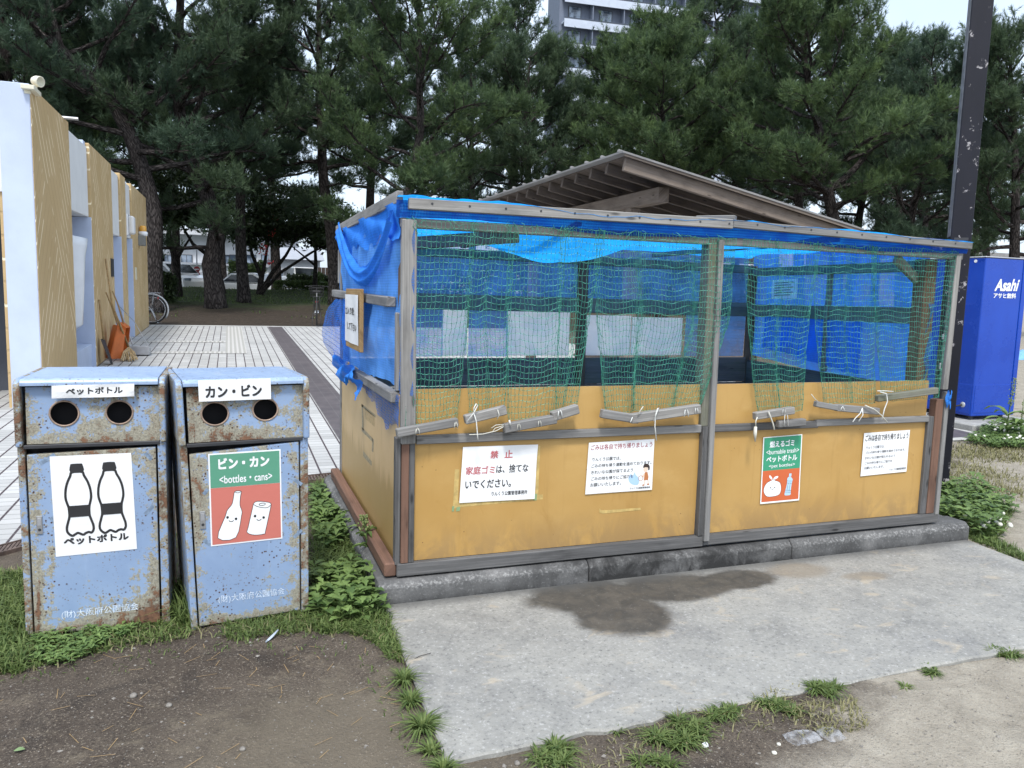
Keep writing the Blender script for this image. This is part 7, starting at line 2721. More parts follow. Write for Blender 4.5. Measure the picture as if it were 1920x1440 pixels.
# brown board fence near the slim pine
y_ = 44.0
x0, x1 = PY(596, 520, y_)[0], PY(650, 520, y_)[0]
bf = thing("board_fence", "brown board fence between the hedge and the shed corner", "fence", ((x0 + x1) / 2, y_, GF))
n_ = int((x1 - x0) / 0.22)
q = MB()
for i in range(n_):
    q.bx(x0 + i * 0.22, x0 + i * 0.22 + 0.205, y_, y_ + 0.03, GF, PY(620, 502, y_)[2])
q.build("boards", M['brown_fence'], bf, origin=bf.location)
MB().bx(x0, x1, y_ + 0.031, y_ + 0.09, GF + 1.0, GF + 1.1).build("rail", M['brown_fence'], bf, origin=bf.location)
# white pipe railing round the car park
y_ = 50.0
x0, x1 = PY(300, 520, y_)[0], PY(600, 520, y_)[0]
rl = thing("pipe_railing", "white pipe railing along the far side of the car park", "fence", ((x0 + x1) / 2, y_, GF))
q = MB()
for h in (0.45, 0.95):
    q.cyl((x0, y_, GF + h), (x1, y_, GF + h), 0.025, n=6)
q.build("rail", M['car_white'], rl, origin=rl.location)
k = int((x1 - x0) / 1.6)
for i in range(k + 1):
    xx = x0 + (x1 - x0) * i / k
    MB().cyl((xx, y_ + 0.03, GF), (xx, y_ + 0.03, GF + 1.0), 0.03, n=6).build("post", M['car_white'], rl, origin=rl.location)

# no entry signs on one post
p = PY(370, 545, 40.0)
ns = thing("road_sign", "post with two red no-entry discs at the car park entrance", "road sign", (p[0], 40.0, GF))
MB().cyl((p[0], 40.0, GF), (p[0], 40.0, GF + 2.15), 0.035, n=8).build("post", M['steel'], ns, origin=ns.location)
for v in (505, 514.5):
    zz = PY(370, v, 39.95)[2]
    d = MB().cyl((p[0], 39.93, zz), (p[0], 39.955, zz), 0.15, n=24).build("disc", M['sign_no'], ns, origin=ns.location)
    MB().bx(p[0] - 0.10, p[0] + 0.10, 39.918, 39.929, zz - 0.028, zz + 0.028).build("bar", M['ink_white'], d, origin=ns.location)


def car(label, loc, rz, kind):
    t = thing("parked_car", label, "car", loc, (0, 0, rz), "cars parked beyond the pines")
    if kind == 'van':
        body = [(-1.65, 0.28), (-1.70, 0.9), (-1.62, 1.05), (0.75, 1.05), (1.55, 0.95), (1.70, 0.75), (1.70, 0.28)]
        cab = [(-1.58, 1.054), (-1.46, 1.62), (0.05, 1.66), (0.75, 1.054)]
    else:
        body = [(-2.0, 0.28), (-2.08, 0.75), (-1.95, 0.93), (0.9, 0.90), (1.85, 0.76), (2.05, 0.58), (2.05, 0.28)]
        cab = [(-1.85, 0.934), (-1.25, 1.40), (0.0, 1.45), (0.95, 0.934)]
    MB().prism(body, -0.80, 0.80, 'Y').build("body", M['car_white'], t, 0.07, seg=3)
    MB().prism(cab, -0.70, 0.70, 'Y').build("cabin", M['car_white'], t, 0.06, seg=3)
    c = cab
    for s in (-1, 1):
        q = [(c[0][0] + 0.16, c[0][1] + 0.05), (c[1][0] + 0.08, c[1][1] - 0.08), (c[2][0] - 0.02, c[2][1] - 0.09), (c[3][0] - 0.20, c[3][1] + 0.05)]
        MB().prism(q, s * 0.701, s * 0.712, 'Y').build("side_window", M['car_glass'], t)
    for (a, b_) in ((2, 3), (0, 1)):
        A_, B_ = Vector((c[a][0], 0, c[a][1])), Vector((c[b_][0], 0, c[b_][1]))
        nrm_ = (B_ - A_).cross(Vector((0, 1, 0))).normalized()
        if nrm_.z < 0:
            nrm_ = -nrm_
        a1, b1 = A_.lerp(B_, 0.12) + nrm_ * 0.008, A_.lerp(B_, 0.9) + nrm_ * 0.008
        MB().add([(a1.x, -0.62, a1.z), (a1.x, 0.62, a1.z), (b1.x, 0.64, b1.z), (b1.x, -0.64, b1.z)], [(0, 1, 2, 3)]).build("windscreen", M['car_glass'], t)
    xw = 1.15 if kind == 'van' else 1.3
    for sx in (-xw, xw):
        for sy in (-0.72, 0.72):
            w = MB().torus((sx, sy, 0.29), 0.21, 0.085, 'Y', 20, 8).build("wheel", M['black'], t, smooth=True)
            MB().cyl((sx, sy - 0.07, 0.29), (sx, sy + 0.07, 0.29), 0.17, n=16).build("rim", M['silver_paint'], w)
    f = body[-2][0]
    for sy in (-0.55, 0.55):
        MB().bx(f - 0.16, f + 0.0, sy - 0.16, sy + 0.16, body[-2][1] + 0.03, body[-2][1] + 0.15).build("headlight", M['glass'], t, 0.03, seg=2)
    return t


p = PY(345, 548, 37.0)
car("white saloon car behind the two left pine trunks", (p[0] - 0.4, 38.5, GF - 0.05), R_(-58), 'car')
p = PY(485, 548, 37.5)
car("pale car nosing out behind the multi-stemmed tree", (p[0] + 0.1, 37.5, GF - 0.42), R_(-35), 'car')
p = PY(562, 545, 46.0)
car("small white van parked in front of the low house", (p[0], 48.0, GF + 0.015), R_(105), 'van')

# apartment block ---------------------------------------------------
ty = 88.0
c_r = PY(1470, 300, ty)
c_l = PY(1040, 300, ty + 3.0)
dirv = Vector((c_r[0] - c_l[0], c_r[1] - c_l[1], 0))
Lt = dirv.length
ab = thing("apartment_block", "tall grey apartment block with pale balcony bands behind the pines", "building", (c_l[0], c_l[1], GF), (0, 0, math.atan2(dirv.y, dirv.x)))
fh = 2.93
nf = 14
zrow = PY(1120, 16, ty)[2] - GF          # window row that shows near the top of the photograph
base_h = (zrow - 1.2) % fh
MB().bx(0, Lt, 0.0, 5, 0, base_h + fh * nf + 1).build("wall", M['tower_wall'], ab)
wsrc = None
for i in range(nf):
    z = base_h + i * fh
    MB().bx(0.3, Lt - 0.1, -1.25, -1.12, z - 0.85, z + 0.12).build("balcony_front", M['tower_band'], ab)
    MB().bx(0.3, Lt - 0.1, -1.2, -1.16, z + 0.125, z + 0.32).build("balcony_rail", M['tower_rail'], ab)
    MB().bx(0.3, Lt - 0.1, -1.115, -0.005, z - 0.25, z - 0.08).build("balcony_floor", M['tower_band'], ab)
    if i < 2:
        continue
    for k in range(8):
        x = 2.0 + k * (Lt - 4.0) / 7.0
        if wsrc is None:
            wsrc = MB().bx(-0.85, 0.85, -0.10, -0.004, 0.35, 2.05).build("window", M['win_frame'], ab)
            wp = MB().bx(-0.76, -0.03, -0.115, -0.101, 0.43, 1.97).bx(0.03, 0.76, -0.115, -0.101, 0.43, 1.97).build("pane", M['glass'], wsrc)
            wsrc.location = (x, 0, z)
        else:
            o = wsrc.copy()
            COL.objects.link(o)
            o.location = (x, 0, z)
            o2 = wp.copy()
            COL.objects.link(o2)
            o2.parent = o
for k in range(1, 8):
    x = 2.0 + (k - 0.5) * (Lt - 4.0) / 7.0
    MB().bx(x - 0.06, x + 0.06, -1.11, -0.01, 0.5, base_h + fh * nf).build("balcony_divider", M['tower_wall'], ab)
# low building behind the right-hand pines
by = 60.0
x0, x1 = PY(1640, 450, by)[0], PY(1985, 470, by)[0]
zz = PY(1860, 474, by)[2]
lb = thing("far_hall", "low grey flat-roofed hall beyond the vending machine", "building", ((x0 + x1) / 2, by + 4, GF))
MB().bx(x0, x1, by, by + 10, GF, zz - 0.45).build("wall", M['grey_clad'], lb, origin=lb.location)
MB().bx(x0 - 0.4, x1 + 0.4, by - 0.5, by + 10.4, zz - 0.446, zz).build("roof", M['roofing'], lb, origin=lb.location)
q = PY(1722, 446, by)
MB().bx(q[0] - 1.6, q[0] + 0.8, by + 1, by + 3, zz + 0.004, q[2] + 0.3).build("roof_unit", M['white_clad'], lb, origin=lb.location)
# blue sheeting lying at the right edge
p = PZ(1918, 668, 0.15)
bt_ = thing("blue_sheet_heap", "crumpled pale blue sheeting lying beyond the vending machine", "tarpaulin", (p[0] + 0.3, p[1], p[2]))
cloth(lambda u, v: (p[0] - 0.25 + u * 1.4, p[1] + v * 0.9, float(ground_z(p[0], p[1])) + (0.10 + 0.16 * N2(u * 5, v * 5) * 2) * math.sin(math.pi * min(1, max(0, v))) ** 0.5 * math.sin(math.pi * (0.08 + 0.84 * u)) ** 0.5),
      20, 14, "sheet", plain('pale_blue_sheeting', (0.16, 0.36, 0.68), 0.6, 0, 0.15, 8), bt_, bt_.location)


# ------------------------------------------------------------------ grass, weeds and small litter
def inpoly(x, y, poly):
    c = np.zeros(len(x), bool)
    n = len(poly)
    for i in range(n):
        x0, y0 = poly[i]
        x1, y1 = poly[(i + 1) % n]
        m = ((y0 > y) != (y1 > y)) & (x < (x1 - x0) * (y - y0) / ((y1 - y0) + 1e-12) + x0)
        c ^= m
    return c


def scatter(px, n, rg, z=-0.12):
    poly = [tuple(PZ(u, v, z)[:2]) for u, v in px]
    xs, ys = [p[0] for p in poly], [p[1] for p in poly]
    out = np.zeros((0, 2))
    while len(out) < n:
        q = rg.uniform((min(xs), min(ys)), (max(xs), max(ys)), (n * 3, 2))
        q = q[inpoly(q[:, 0], q[:, 1], poly)]
        out = np.concatenate([out, q])
    return out[:n]


def blades(P, h, rg, lean=0.6, w=0.005, tone=(0.1, 0.8), out=None):
    """P (N,3) roots; h (N,) heights; out (N,2) preferred lean direction"""
    N = len(P)
    az = rg.uniform(0, 2 * math.pi, N)
    d = np.stack([np.cos(az), np.sin(az)], 1)
    if out is not None:
        d = unit(d * 0.45 + out)
    ln = rg.uniform(0.15, 1.25, N) * lean
    d3 = np.concatenate([d, np.zeros((N, 1))], 1)
    up = np.array([0, 0, 1.0])
    side = np.stack([-d[:, 1], d[:, 0], np.zeros(N)], 1) * (w * rg.uniform(0.6, 1.3, N))[:, None]
    p1 = P + up * (h * 0.55)[:, None] + d3 * (h * ln * 0.35)[:, None]
    p2 = P + up * (h * (0.95 - 0.35 * ln))[:, None] + d3 * (h * ln * 1.0)[:, None]
    V = np.stack([P - side, P + side, p1 + side * 0.8, p1 - side * 0.8, p2, p2 + side * 0.1], 1).reshape(-1, 3)
    b = np.arange(N)[:, None] * 6
    F = np.concatenate([b + np.array([[0, 1, 2, 3]]), b + np.array([[3, 2, 5, 4]])], 0)
    T = np.repeat(rg.uniform(tone[0], tone[1], N), 6)
    return V, F, T


def gh(p):
    return soil_z(p[:, 0], p[:, 1]) + 0.006


def patch(name, label, px, n, h, seed, mat='grass', lean=1.1, w=0.0035, clump=0.0, tone=(0.1, 0.8), z=-0.12, off=-0.012):
    rg = np.random.RandomState(seed)
    q = scatter(px, n, rg, z)
    if clump:
        k = scatter(px, max(4, n // 45), rg, z)
        q = k[rg.randint(0, len(k), n)] + rg.normal(0, clump, (n, 2))
    P = np.concatenate([q, gh(q)[:, None] + off], 1)
    hh = h * rg.uniform(0.3, 1.25, n) * (0.7 + 0.6 * (fbm(q[:, 0] * 4, q[:, 1] * 4, 3) + 0.5))
    V, F, T = blades(P, hh, rg, lean, w, tone)
    o = raw_mesh(name, V, F, M[mat], None, {"tone": T})
    return tag(o, label, "grass", kind="stuff")


def leafy(name, label, px, n, seed, size=(0.05, 0.12), mat='weed', h=(0.01, 0.09), z=-0.12, kind="stuff", cat="weeds", pts=None, lobes=True):
    """rosettes of lobed leaves"""
    rg = np.random.RandomState(seed)
    q = scatter(px, n, rg, z) if pts is None else pts
    VV, FF, TT = [], [], []
    base = 0
    for (x, y) in q:
        z0 = float(soil_z(x, y))
        nl = rg.randint(5, 10)
        tn = rg.uniform(0.1, 0.7)
        for k in range(nl):
            a = 2 * math.pi * k / nl + rg.uniform(-0.4, 0.4)
            L = rg.uniform(*size)
            el = rg.uniform(0.05, 1.35)
            d = np.array([math.cos(a), math.sin(a), 0.0])
            s = np.array([-math.sin(a), math.cos(a), 0.0])
            hh = rg.uniform(*h)
            rows = []
            for i, (t_, wd) in enumerate(((0.0, 0.06), (0.18, 0.14), (0.34, 0.34 if lobes else 0.24), (0.46, 0.20 if lobes else 0.29), (0.62, 0.36 if lobes else 0.27), (0.78, 0.22), (1.0, 0.02))):
                c = np.array([x, y, z0 + hh]) + d * L * t_ + np.array([0, 0, L * (math.sin(el) * t_ - 0.75 * t_ * t_ * math.sin(el))])
                wv = L * wd * 0.8
                rows.append((c - s * wv + np.array([0, 0, wv * 0.25]), c, c + s * wv + np.array([0, 0, wv * 0.25])))
            for r in rows:
                VV.extend(r)
            for i in range(6):
                b0 = base + i * 3
                FF.append((b0, b0 + 1, b0 + 4, b0 + 3))
                FF.append((b0 + 1, b0 + 2, b0 + 5, b0 + 4))
            TT.extend([min(1, max(0, tn + rg.uniform(-0.15, 0.25)))] * 21)
            base += 21
    o = raw_mesh(name, np.array(VV), np.array(FF), M[mat], None, {"tone": np.array(TT)})
    return tag(o, label, cat, kind=kind)


# left of and in front of the first bin
L1 = [(-60, 1092), (46, 1080), (52, 1195), (40, 1256), (-60, 1262)]
patch("grass_left_of_bins", "tufty green grass left of the bins", L1, 2600, 0.075, 61, w=0.0032)
patch("grass_left_of_bins", "short dry grass by the drain left of the bins", [(-60, 1085), (48, 1068), (50, 1120), (-60, 1130)], 900, 0.035, 62, 'grass_dry', w=0.003)
patch("grass_before_bins", "green grass fringe at the foot of the bins", [(-20, 1180), (120, 1192), (330, 1150), (372, 1168), (352, 1194), (250, 1208), (120, 1236), (50, 1252), (-20, 1256)], 2400, 0.042, 63, w=0.003)
leafy("clover_before_bins", "clover and small weeds at the foot of the left bin", [(60, 1192), (230, 1180), (300, 1178), (200, 1206), (130, 1244), (70, 1248)], 120, 64, (0.016, 0.030), h=(0.008, 0.03), lobes=False)
patch("grass_before_bins", "green grass fringe under the right bin", [(420, 1168), (560, 1142), (600, 1128), (660, 1180), (560, 1180), (500, 1186), (440, 1198), (420, 1190)], 1500, 0.045, 65, w=0.0028)
patch("grass_between_bins", "tall grass in the gap between the two bins", [(325, 1120), (352, 1120), (362, 1176), (330, 1168)], 420, 0.13, 66, w=0.0032)
patch("grass_behind_bins", "grass behind the bins up to the drain", [(60, 1070), (590, 935), (592, 1050), (345, 1130), (60, 1130)], 2400, 0.06, 67, w=0.0028)
# strip between the right bin and the shed plinth
L2 = [(588, 912), (628, 912), (655, 980), (690, 1060), (716, 1128), (722, 1170), (600, 1160), (588, 1060)]
patch("grass_beside_plinth", "thick grass between the right bin and the shed plinth", L2, 3800, 0.085, 68, w=0.0034)
leafy("weeds_beside_plinth", "broad lobed weeds between the right bin and the plinth", [(590, 1080), (690, 1070), (716, 1128), (724, 1165), (640, 1165), (592, 1150)], 95, 69, (0.025, 0.08), h=(0.0, 0.085))
leafy("weeds_beside_plinth", "bright leafy weeds by the bin's back corner", [(592, 985), (672, 985), (690, 1030), (600, 1040)], 50, 70, (0.03, 0.07), h=(0.03, 0.10), lobes=False)
leafy("weeds_beside_plinth", "small weeds at the drain end of the grass strip", [(590, 930), (640, 930), (665, 985), (594, 985)], 30, 71, (0.05, 0.09), h=(0.02, 0.07), lobes=False)
patch("grass_at_slab_corner", "grass spreading over the soil at the slab's left corner", [(600, 1150), (722, 1140), (745, 1215), (757, 1250), (728, 1240), (690, 1200), (640, 1185), (600, 1185)], 2000, 0.05, 72, w=0.003)


def tuft(label, u, v, r, n, h, seed, mat='grass', group="grass tufts along the slab edges", tone=(0.1, 0.8), squash=1.0):
    rg = np.random.RandomState(seed)
    c = PZ(u, v, -0.115)
    # rosettes: blades fan out from a few crowns
    k = 1 if r < 0.06 else max(3, n // 45)
    ca = rg.uniform(0, 2 * math.pi, k)
    cr = (0.0 if k == 1 else 1.0) * r * 0.85 * np.sqrt(rg.rand(k))
    cen = np.stack([np.cos(ca), np.sin(ca) * squash], 1) * cr[:, None]
    w_ = rg.randint(0, k, n)
    a = rg.uniform(0, 2 * math.pi, n)
    d = np.stack([np.cos(a), np.sin(a)], 1)
    q = c[:2] + cen[w_] + d * (0.012 * np.sqrt(rg.rand(n)))[:, None]
    P = np.concatenate([q, gh(q)[:, None] - 0.012], 1)
    h = h * 0.78
    t = thing("grass_tuft", label, "grass tuft", (c[0], c[1], float(ground_z(c[0], c[1]))), group=group)
    V, F, T = blades(P, h * rg.uniform(0.5, 1.2, n), rg, 1.45, 0.0032, tone, d)
    raw_mesh("blades", V - np.array(t.location), F, M[mat], t, {"tone": T})


tuft("grass tuft on the slab's left edge, the one farthest up beside the bigger grass", 757, 1281, 0.045, 130, 0.07, 81)
tuft("grass tuft on the slab's left edge, second below the grass spread", 770, 1318, 0.04, 110, 0.07, 82)
tuft("biggest grass tuft on the slab's left edge", 792, 1366, 0.055, 200, 0.08, 83)
tuft("small pale grass tuft below the biggest one on the left edge", 808, 1408, 0.04, 80, 0.06, 84, tone=(0.3, 0.9))
tuft("grass tuft at the slab's near left corner", 832, 1440, 0.05, 110, 0.055, 85)
tuft("grass clump at the bottom edge of the picture under the slab", 1040, 1418, 0.11, 420, 0.055, 86, squash=0.5)
tuft("tiny dull tuft between the two big clumps at the slab's front edge", 1155, 1368, 0.03, 70, 0.04, 87, tone=(0.3, 0.9))
tuft("largest green clump at the middle of the slab's front edge", 1280, 1378, 0.13, 620, 0.06, 88, squash=0.6)
tuft("thin sprawling tuft joined to the largest clump's right side", 1360, 1345, 0.08, 200, 0.05, 89, squash=0.5)
tuft("mid green clump on the front edge, right of the largest", 1452, 1336, 0.10, 300, 0.045, 90, squash=0.55)
tuft("clump of dark grass against the slab's front edge before the plastic bags", 1552, 1302, 0.085, 300, 0.05, 91, squash=0.5)
tuft("low tuft near the bottom edge below the largest clump", 1232, 1432, 0.07, 150, 0.05, 92, squash=0.6)
tuft("small tuft in the sand right of the plastic bags", 1752, 1256, 0.06, 130, 0.035, 93, squash=0.5)
tuft("grass clump at the right edge of the picture beside the slab", 1893, 1222, 0.09, 260, 0.05, 94, squash=0.5)
tuft("wispy tuft alone in the sand", 1698, 1290, 0.03, 40, 0.03, 95, tone=(0.4, 1.0))
patch("dry_grass_by_bags", "withered grass around the plastic bags", [(1480, 1330), (1600, 1310), (1630, 1370), (1500, 1390)], 420, 0.03, 96, 'grass_dry', 1.0, 0.0028)

# right of the shed
R1 = [(1752, 930), (1800, 915), (1860, 935), (1900, 960), (1880, 1005), (1840, 1020), (1790, 985), (1760, 985)]
leafy("weeds_right_of_shed", "leafy green weeds at the plinth's right end", R1, 140, 97, (0.025, 0.085), h=(0.0, 0.12))
patch("grass_right_of_shed", "grass among the weeds at the plinth's right end", R1, 1800, 0.08, 98, w=0.0032)
patch("grass_right_of_shed", "low grass along the slab's right edge", [(1790, 985), (1850, 1005), (1935, 1050), (1935, 1062), (1860, 1030), (1800, 1006)], 1500, 0.045, 99, w=0.0028)
patch("dry_grass_right", "patchy dry grass behind the lamp post", [(1768, 850), (1850, 880), (1920, 905), (1920, 950), (1840, 930), (1768, 905)], 2200, 0.045, 100, 'grass_dry', 1.0, 0.004, 0.12)
patch("dry_grass_right", "dull trampled grass before the machine pad", [(1772, 838), (1860, 836), (1930, 842), (1930, 866), (1772, 858)], 1800, 0.05, 101, 'grass_dry', 1.0, 0.005, 0.1)
leafy("clover_by_machine", "clover carpet in front of the vending machine pad", [(1808, 832), (1860, 805), (1930, 800), (1930, 845), (1850, 845)], 420, 102, (0.03, 0.06), h=(0.02, 0.07), lobes=False)
rg = np.random.RandomState(5)
q = MB()
for (x, y) in list(scatter([(1815, 832), (1870, 812), (1930, 812), (1930, 842)], 26, rg)) + list(scatter([(1800, 985), (1880, 985), (1900, 1020), (1850, 1020)], 16, rg)):
    z = float(ground_z(x, y))
    q.lathe((x, y, z + 0.07), [(0.0001, -0.012), (0.012, -0.006), (0.014, 0.003), (0.008, 0.011), (0.0001, 0.013)], 8)
tag(q.build("clover_flowers", M['flower_white'], smooth=True), "white clover heads dotted in the weeds on the right", "flowers", kind="stuff")


def dock(label, base, h, n, seed, leafs, mat='weed', lean=(0.0, 0.0)):
    rg = np.random.RandomState(seed)
    t = thing("tall_weed", label, "plant", base)
    q = MB()
    top = np.array([lean[0], lean[1], h])
    q.tube([(0, 0, -0.02), tuple(top * 0.5 + np.array([0.01, 0.01, 0])), tuple(top)], [0.007, 0.005, 0.002], 6)
    q.build("stem", M['stem'], t, smooth=True)
    s = MB()
    for i in range(n):
        f = rg.uniform(0.55, 1.0)
        c = top * f + np.append(rg.normal(0, 0.016 * (1.3 - f) + 0.004, 2), 0)
        s.lathe(tuple(c), [(0.0001, -0.006), (0.005, -0.002), (0.005, 0.003), (0.0001, 0.007)], 5)
    s.build("seed_head", M['seed'], t)
    VV, FF, TT = [], [], []
    for k in range(leafs):
        a = rg.uniform(0, 6.28)
        L = h * rg.uniform(0.28, 0.5)
        z0 = h * rg.uniform(0.0, 0.45)
        d = np.array([math.cos(a), math.sin(a), 0.0])
        sd = np.array([-math.sin(a), math.cos(a), 0.0])
        b0 = len(VV)
        for i, (t_, wd) in enumerate(((0, 0.03), (0.25, 0.10), (0.5, 0.13), (0.75, 0.09), (1.0, 0.01))):
            c = np.array([0, 0, z0]) + d * L * t_ + np.array([0, 0, L * (0.75 * t_ - 0.75 * t_ * t_)])
            VV += [c - sd * L * wd + np.array([0, 0, 0.01]), c, c + sd * L * wd + np.array([0, 0, 0.01])]
        for i in range(4):
            b1 = b0 + i * 3
            FF += [(b1, b1 + 1, b1 + 4, b1 + 3), (b1 + 1, b1 + 2, b1 + 5, b1 + 4)]
        TT += [rg.uniform(0.2, 0.8)] * 15
    raw_mesh("leaves", np.array(VV), np.array(FF), M[mat], t, {"tone": np.array(TT)})
    return t


p = PZ(1884, 822, -0.10)
dock("tall seeding weed in front of the vending machine", (p[0], p[1], float(ground_z(p[0], p[1]))), 0.62, 90, 103, 12, lean=(0.06, 0.0))
p = PZ(1912, 824, -0.10)
dock("shorter leafy weed at the right edge beside the seeding one", (p[0], p[1], float(ground_z(p[0], p[1]))), 0.42, 20, 104, 14)
p = PX(690, 978, -0.11)
dock("seeding weed growing out beside the shed's brown foot board", (-0.115, p[1], -0.02), 0.17, 70, 105, 9, lean=(-0.015, 0.01))
p = PZ(1768, 915, -0.10)
dock("broad-leaved weed at the foot of the lamp post", (p[0], p[1], -0.12), 0.20, 6, 106, 8)

# thin grass over the mound under the pines
rg = np.random.RandomState(8)
q = np.stack([rg.uniform(-9, 16, 26000), rg.uniform(18, 33, 26000)], 1)
keep = fbm(q[:, 0] * 0.4 + 3, q[:, 1] * 0.4, 3) + 0.045 * (q[:, 1] - 21.5) > rg.uniform(0.0, 0.35, len(q))
q = q[keep]
P = np.concatenate([q, gh(q)[:, None] + (fbm(q[:, 0] * 0.5, q[:, 1] * 0.5, 4) * 0.22 * smooth01((q[:, 1] - 17) / 4) * smooth01((60 - q[:, 1]) / 20))[:, None] - 0.02], 1)
V, F, T = blades(P, rg.uniform(0.04, 0.11, len(P)), rg, 0.9, 0.014, (0.0, 0.55))
tag(raw_mesh("grass_under_pines", V, F, M['grass'], None, {"tone": T}), "thin dark grass on the mound under the pines", "grass", kind="stuff")


# pebbles and grit
def pebbles(name, label, n, box, size, seed, mat):
    rg = np.random.RandomState(seed)
    x = rg.uniform(box[0], box[1], n)
    y = rg.uniform(box[2], box[3], n)
    if box[1] > 1:
        y = np.minimum(y, -1.2 - 0.0 * x)
    s = size * rg.lognormal(-0.35, 0.6, n)
    base = np.array([[1, 0, 0], [0, 1, 0], [-1, 0, 0], [0, -1, 0], [0, 0, 0.7], [0.1, 0.1, -0.5]])
    jit = base[None] * rg.uniform(0.6, 1.3, (n, 6, 3))
    z = soil_z(x, y) + 0.001
    V = jit * s[:, None, None] + np.stack([x, y, z], 1)[:, None, :]
    F = np.array([[0, 1, 4], [1, 2, 4], [2, 3, 4], [3, 0, 4], [1, 0, 5], [2, 1, 5], [3, 2, 5], [0, 3, 5]])
    FF = (np.arange(n)[:, None, None] * 6 + F[None]).reshape(-1, 3)
    tag(raw_mesh(name, V.reshape(-1, 3), FF, M[mat]), label, "gravel", kind="stuff")


pebbles("gravel_on_soil", "pale grit scattered over the dark soil", 5200, (-2.3, -0.2, -2.2, 0.1), 0.0022, 111, 'rubble')
pebbles("gravel_on_sand", "fine grit over the sandy ground before the slab", 6000, (-0.2, 3.8, -2.3, -1.2), 0.0024, 112, 'rubble')
rg = np.random.RandomState(14)
for i, (u, v, s, lab) in enumerate(((250, 1298, 0.012, "pebble alone on the soil under the left bin"), (317, 1316, 0.011, "pebble right of the first one on the dark soil"), (455, 1402, 0.009, "small pebble near the bottom of the soil"),
                                    (1452, 1412, 0.008, "white stone chip beside the crumpled plastic"), (1460, 1398, 0.007, "tiny white chip above the other one"), (970, 1432, 0.009, "pale pebble left of the bottom grass clump"))):
    p = PZ(u, v, -0.12)
    bm = bmesh.new()
    bmesh.ops.create_icosphere(bm, subdivisions=2, radius=s)
    for vv in bm.verts:
        vv.co *= 1 + 0.25 * (rg.rand() - 0.5)
        vv.co.z *= 0.7
    me = bpy.data.meshes.new("pebble")
    bm.to_mesh(me)
    bm.free()
    me.materials.append(M['rubble'] if i not in (3, 4) else M['cord_old'])
    me.polygons.foreach_set("use_smooth", [True] * len(me.polygons))
    o = bpy.data.objects.new("pebble", me)
    o.location = (p[0], p[1], float(soil_z(p[0], p[1])) + s * 0.3)
    COL.objects.link(o)
    tag(o, lab, "pebble")


def scrap(name, label, cat, u, v, w, h, hz, seed, mat):
    p = PZ(u, v, -0.115)
    zb = float(soil_z(p[0], p[1])) + 0.002
    t = thing(name, label, cat, (p[0], p[1], zb))
    cloth(lambda a, b: (p[0] + (a - 0.5) * w * (1 - 0.3 * abs(b - 0.5)), p[1] + (b - 0.5) * h * (1 - 0.35 * abs(a - 0.4)), zb + hz * (0.45 + 1.6 * N2(a * 4 + seed, b * 4)) * math.sin(math.pi * a) ** 0.4 * math.sin(math.pi * b) ** 0.4),
          16, 16, "film", M[mat], t, t.location)


scrap("plastic_bag", "crumpled clear plastic bag flattened on the sand, the left of two", "plastic bag", 1505, 1382, 0.12, 0.075, 0.02, 3, 'film')
scrap("plastic_bag", "grey clear plastic scrap on the sand, right of the other bag", "plastic bag", 1558, 1376, 0.075, 0.08, 0.025, 9, 'film')
scrap("paper_chip", "small white chip of paper in the largest grass clump", "litter", 1322, 1399, 0.02, 0.018, 0.02, 5, 'paper')
p = PZ(510, 1190, -0.115)
t = thing("plastic_strip", "clear bluish strip of plastic film on the soil before the right bin", "litter", (p[0], p[1], -0.115))
cloth(lambda a, b: (p[0] + (a - 0.5) * 0.05, p[1] + (a - 0.5) * 0.065 + (b - 0.5) * 0.022 * math.sin(math.pi * (0.05 + 0.9 * a)), float(soil_z(p[0], p[1])) + 0.004 + 0.014 * a + 0.006 * math.sin(b * 3.1)), 12, 5, "film",
      plain('bluish_film', (0.42, 0.48, 0.58), 0.3), t, t.location)
p = PZ(36, 1401, -0.118)
t = thing("fallen_leaf", "single green leaf on the soil at the lower left", "leaf", (p[0], p[1], -0.116))
cloth(lambda a, b: (p[0] + (a - 0.5) * 0.028, p[1] + (b - 0.5) * 0.02 * math.sin(math.pi * (0.05 + 0.9 * a)), float(soil_z(p[0], p[1])) + 0.006 + 0.004 * math.sin(a * 3)), 8, 4, "blade", plain('leaf_green', (0.16, 0.24, 0.10), 0.6), t, t.location)
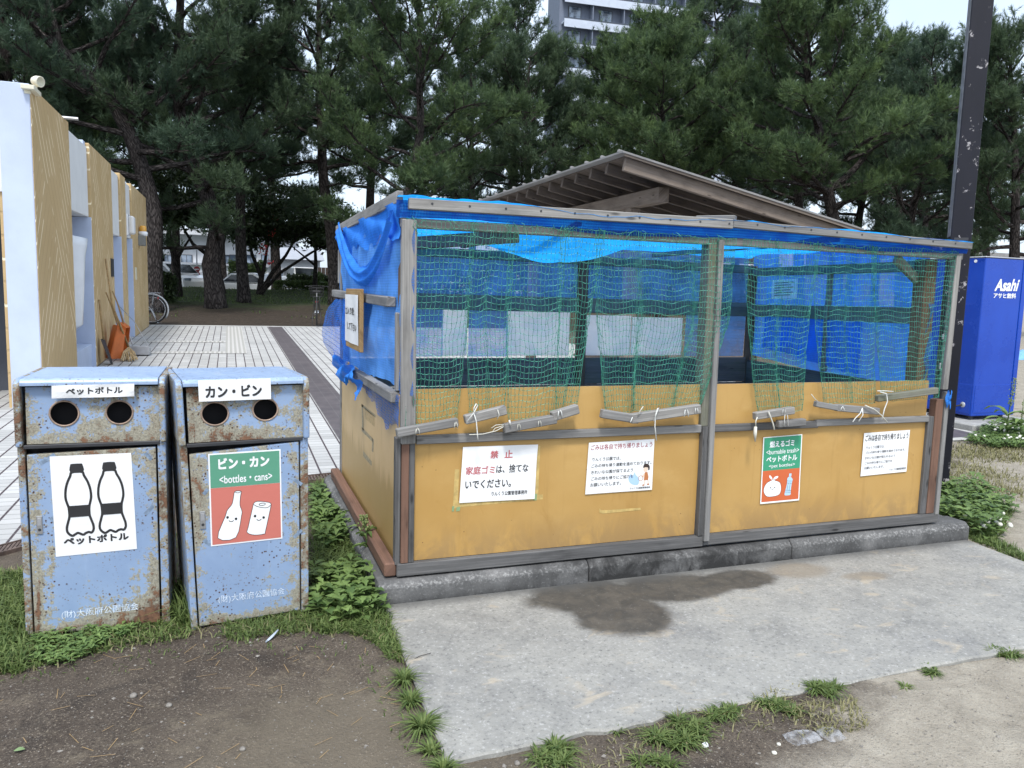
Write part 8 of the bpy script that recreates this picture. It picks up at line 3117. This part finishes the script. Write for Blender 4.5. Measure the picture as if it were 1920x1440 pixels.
a, b = PZ(763, 1238, -0.104), PZ(808, 1227, -0.104)
tag(MB().tube([(a[0], a[1], -0.115), tuple((a + b) / 2 + np.array([0, 0, 0.004])), (b[0], b[1], -0.099)], 0.0012, 5).build("twig", M['bark_dark']), "thin dry twig lying on the slab's left edge", "twig")


def litter(name, label, px, n, seed, mat, z0):
    """fallen pine needles and stalks lying flat"""
    rg = np.random.RandomState(seed)
    q = scatter(px, n, rg)
    a = rg.uniform(0, 6.28, n)
    L = rg.uniform(0.012, 0.038, n)
    d = np.stack([np.cos(a), np.sin(a)], 1) * L[:, None]
    s = np.stack([-np.sin(a), np.cos(a)], 1) * 0.0009
    zz = soil_z(q[:, 0], q[:, 1]) + 0.002
    def P3(xy, dz):
        return np.concatenate([xy, (zz + dz)[:, None]], 1)
    V = np.stack([P3(q - d - s, 0.001), P3(q - d + s, 0.001), P3(q + d + s, 0.003), P3(q + d - s, 0.003)], 1).reshape(-1, 3)
    tag(raw_mesh(name, V, np.arange(n * 4).reshape(-1, 4), M[mat]), label, "litter", kind="stuff")


litter("needle_litter_on_soil", "brown pine needles strewn over the dark soil", [(-60, 1250), (350, 1200), (600, 1190), (700, 1220), (830, 1470), (-60, 1470)], 70, 121, 'bamboo', None)
patch("stray_grass", "stray short blades thinning out over the soil", [(-40, 1240), (360, 1185), (420, 1195), (600, 1180), (720, 1230), (800, 1400), (760, 1420), (660, 1230), (430, 1222), (200, 1262), (-40, 1285)], 260, 0.03, 123, 'grass', 1.2, 0.0025)
patch("dry_blades_by_bins", "withered blades mixed into the green grass around the bins", [(-40, 1180), (50, 1190), (350, 1160), (590, 1140), (720, 1140), (760, 1250), (690, 1215), (600, 1185), (360, 1195), (60, 1258), (-40, 1262)], 650, 0.045, 124, 'grass_dry', 1.1, 0.0024)
patch("dry_blades_by_slab", "withered blades among the clumps at the slab's front edge", [(960, 1440), (1250, 1350), (1500, 1290), (1560, 1330), (1350, 1400), (1150, 1450)], 420, 0.035, 125, 'grass_dry', 1.2, 0.0024)
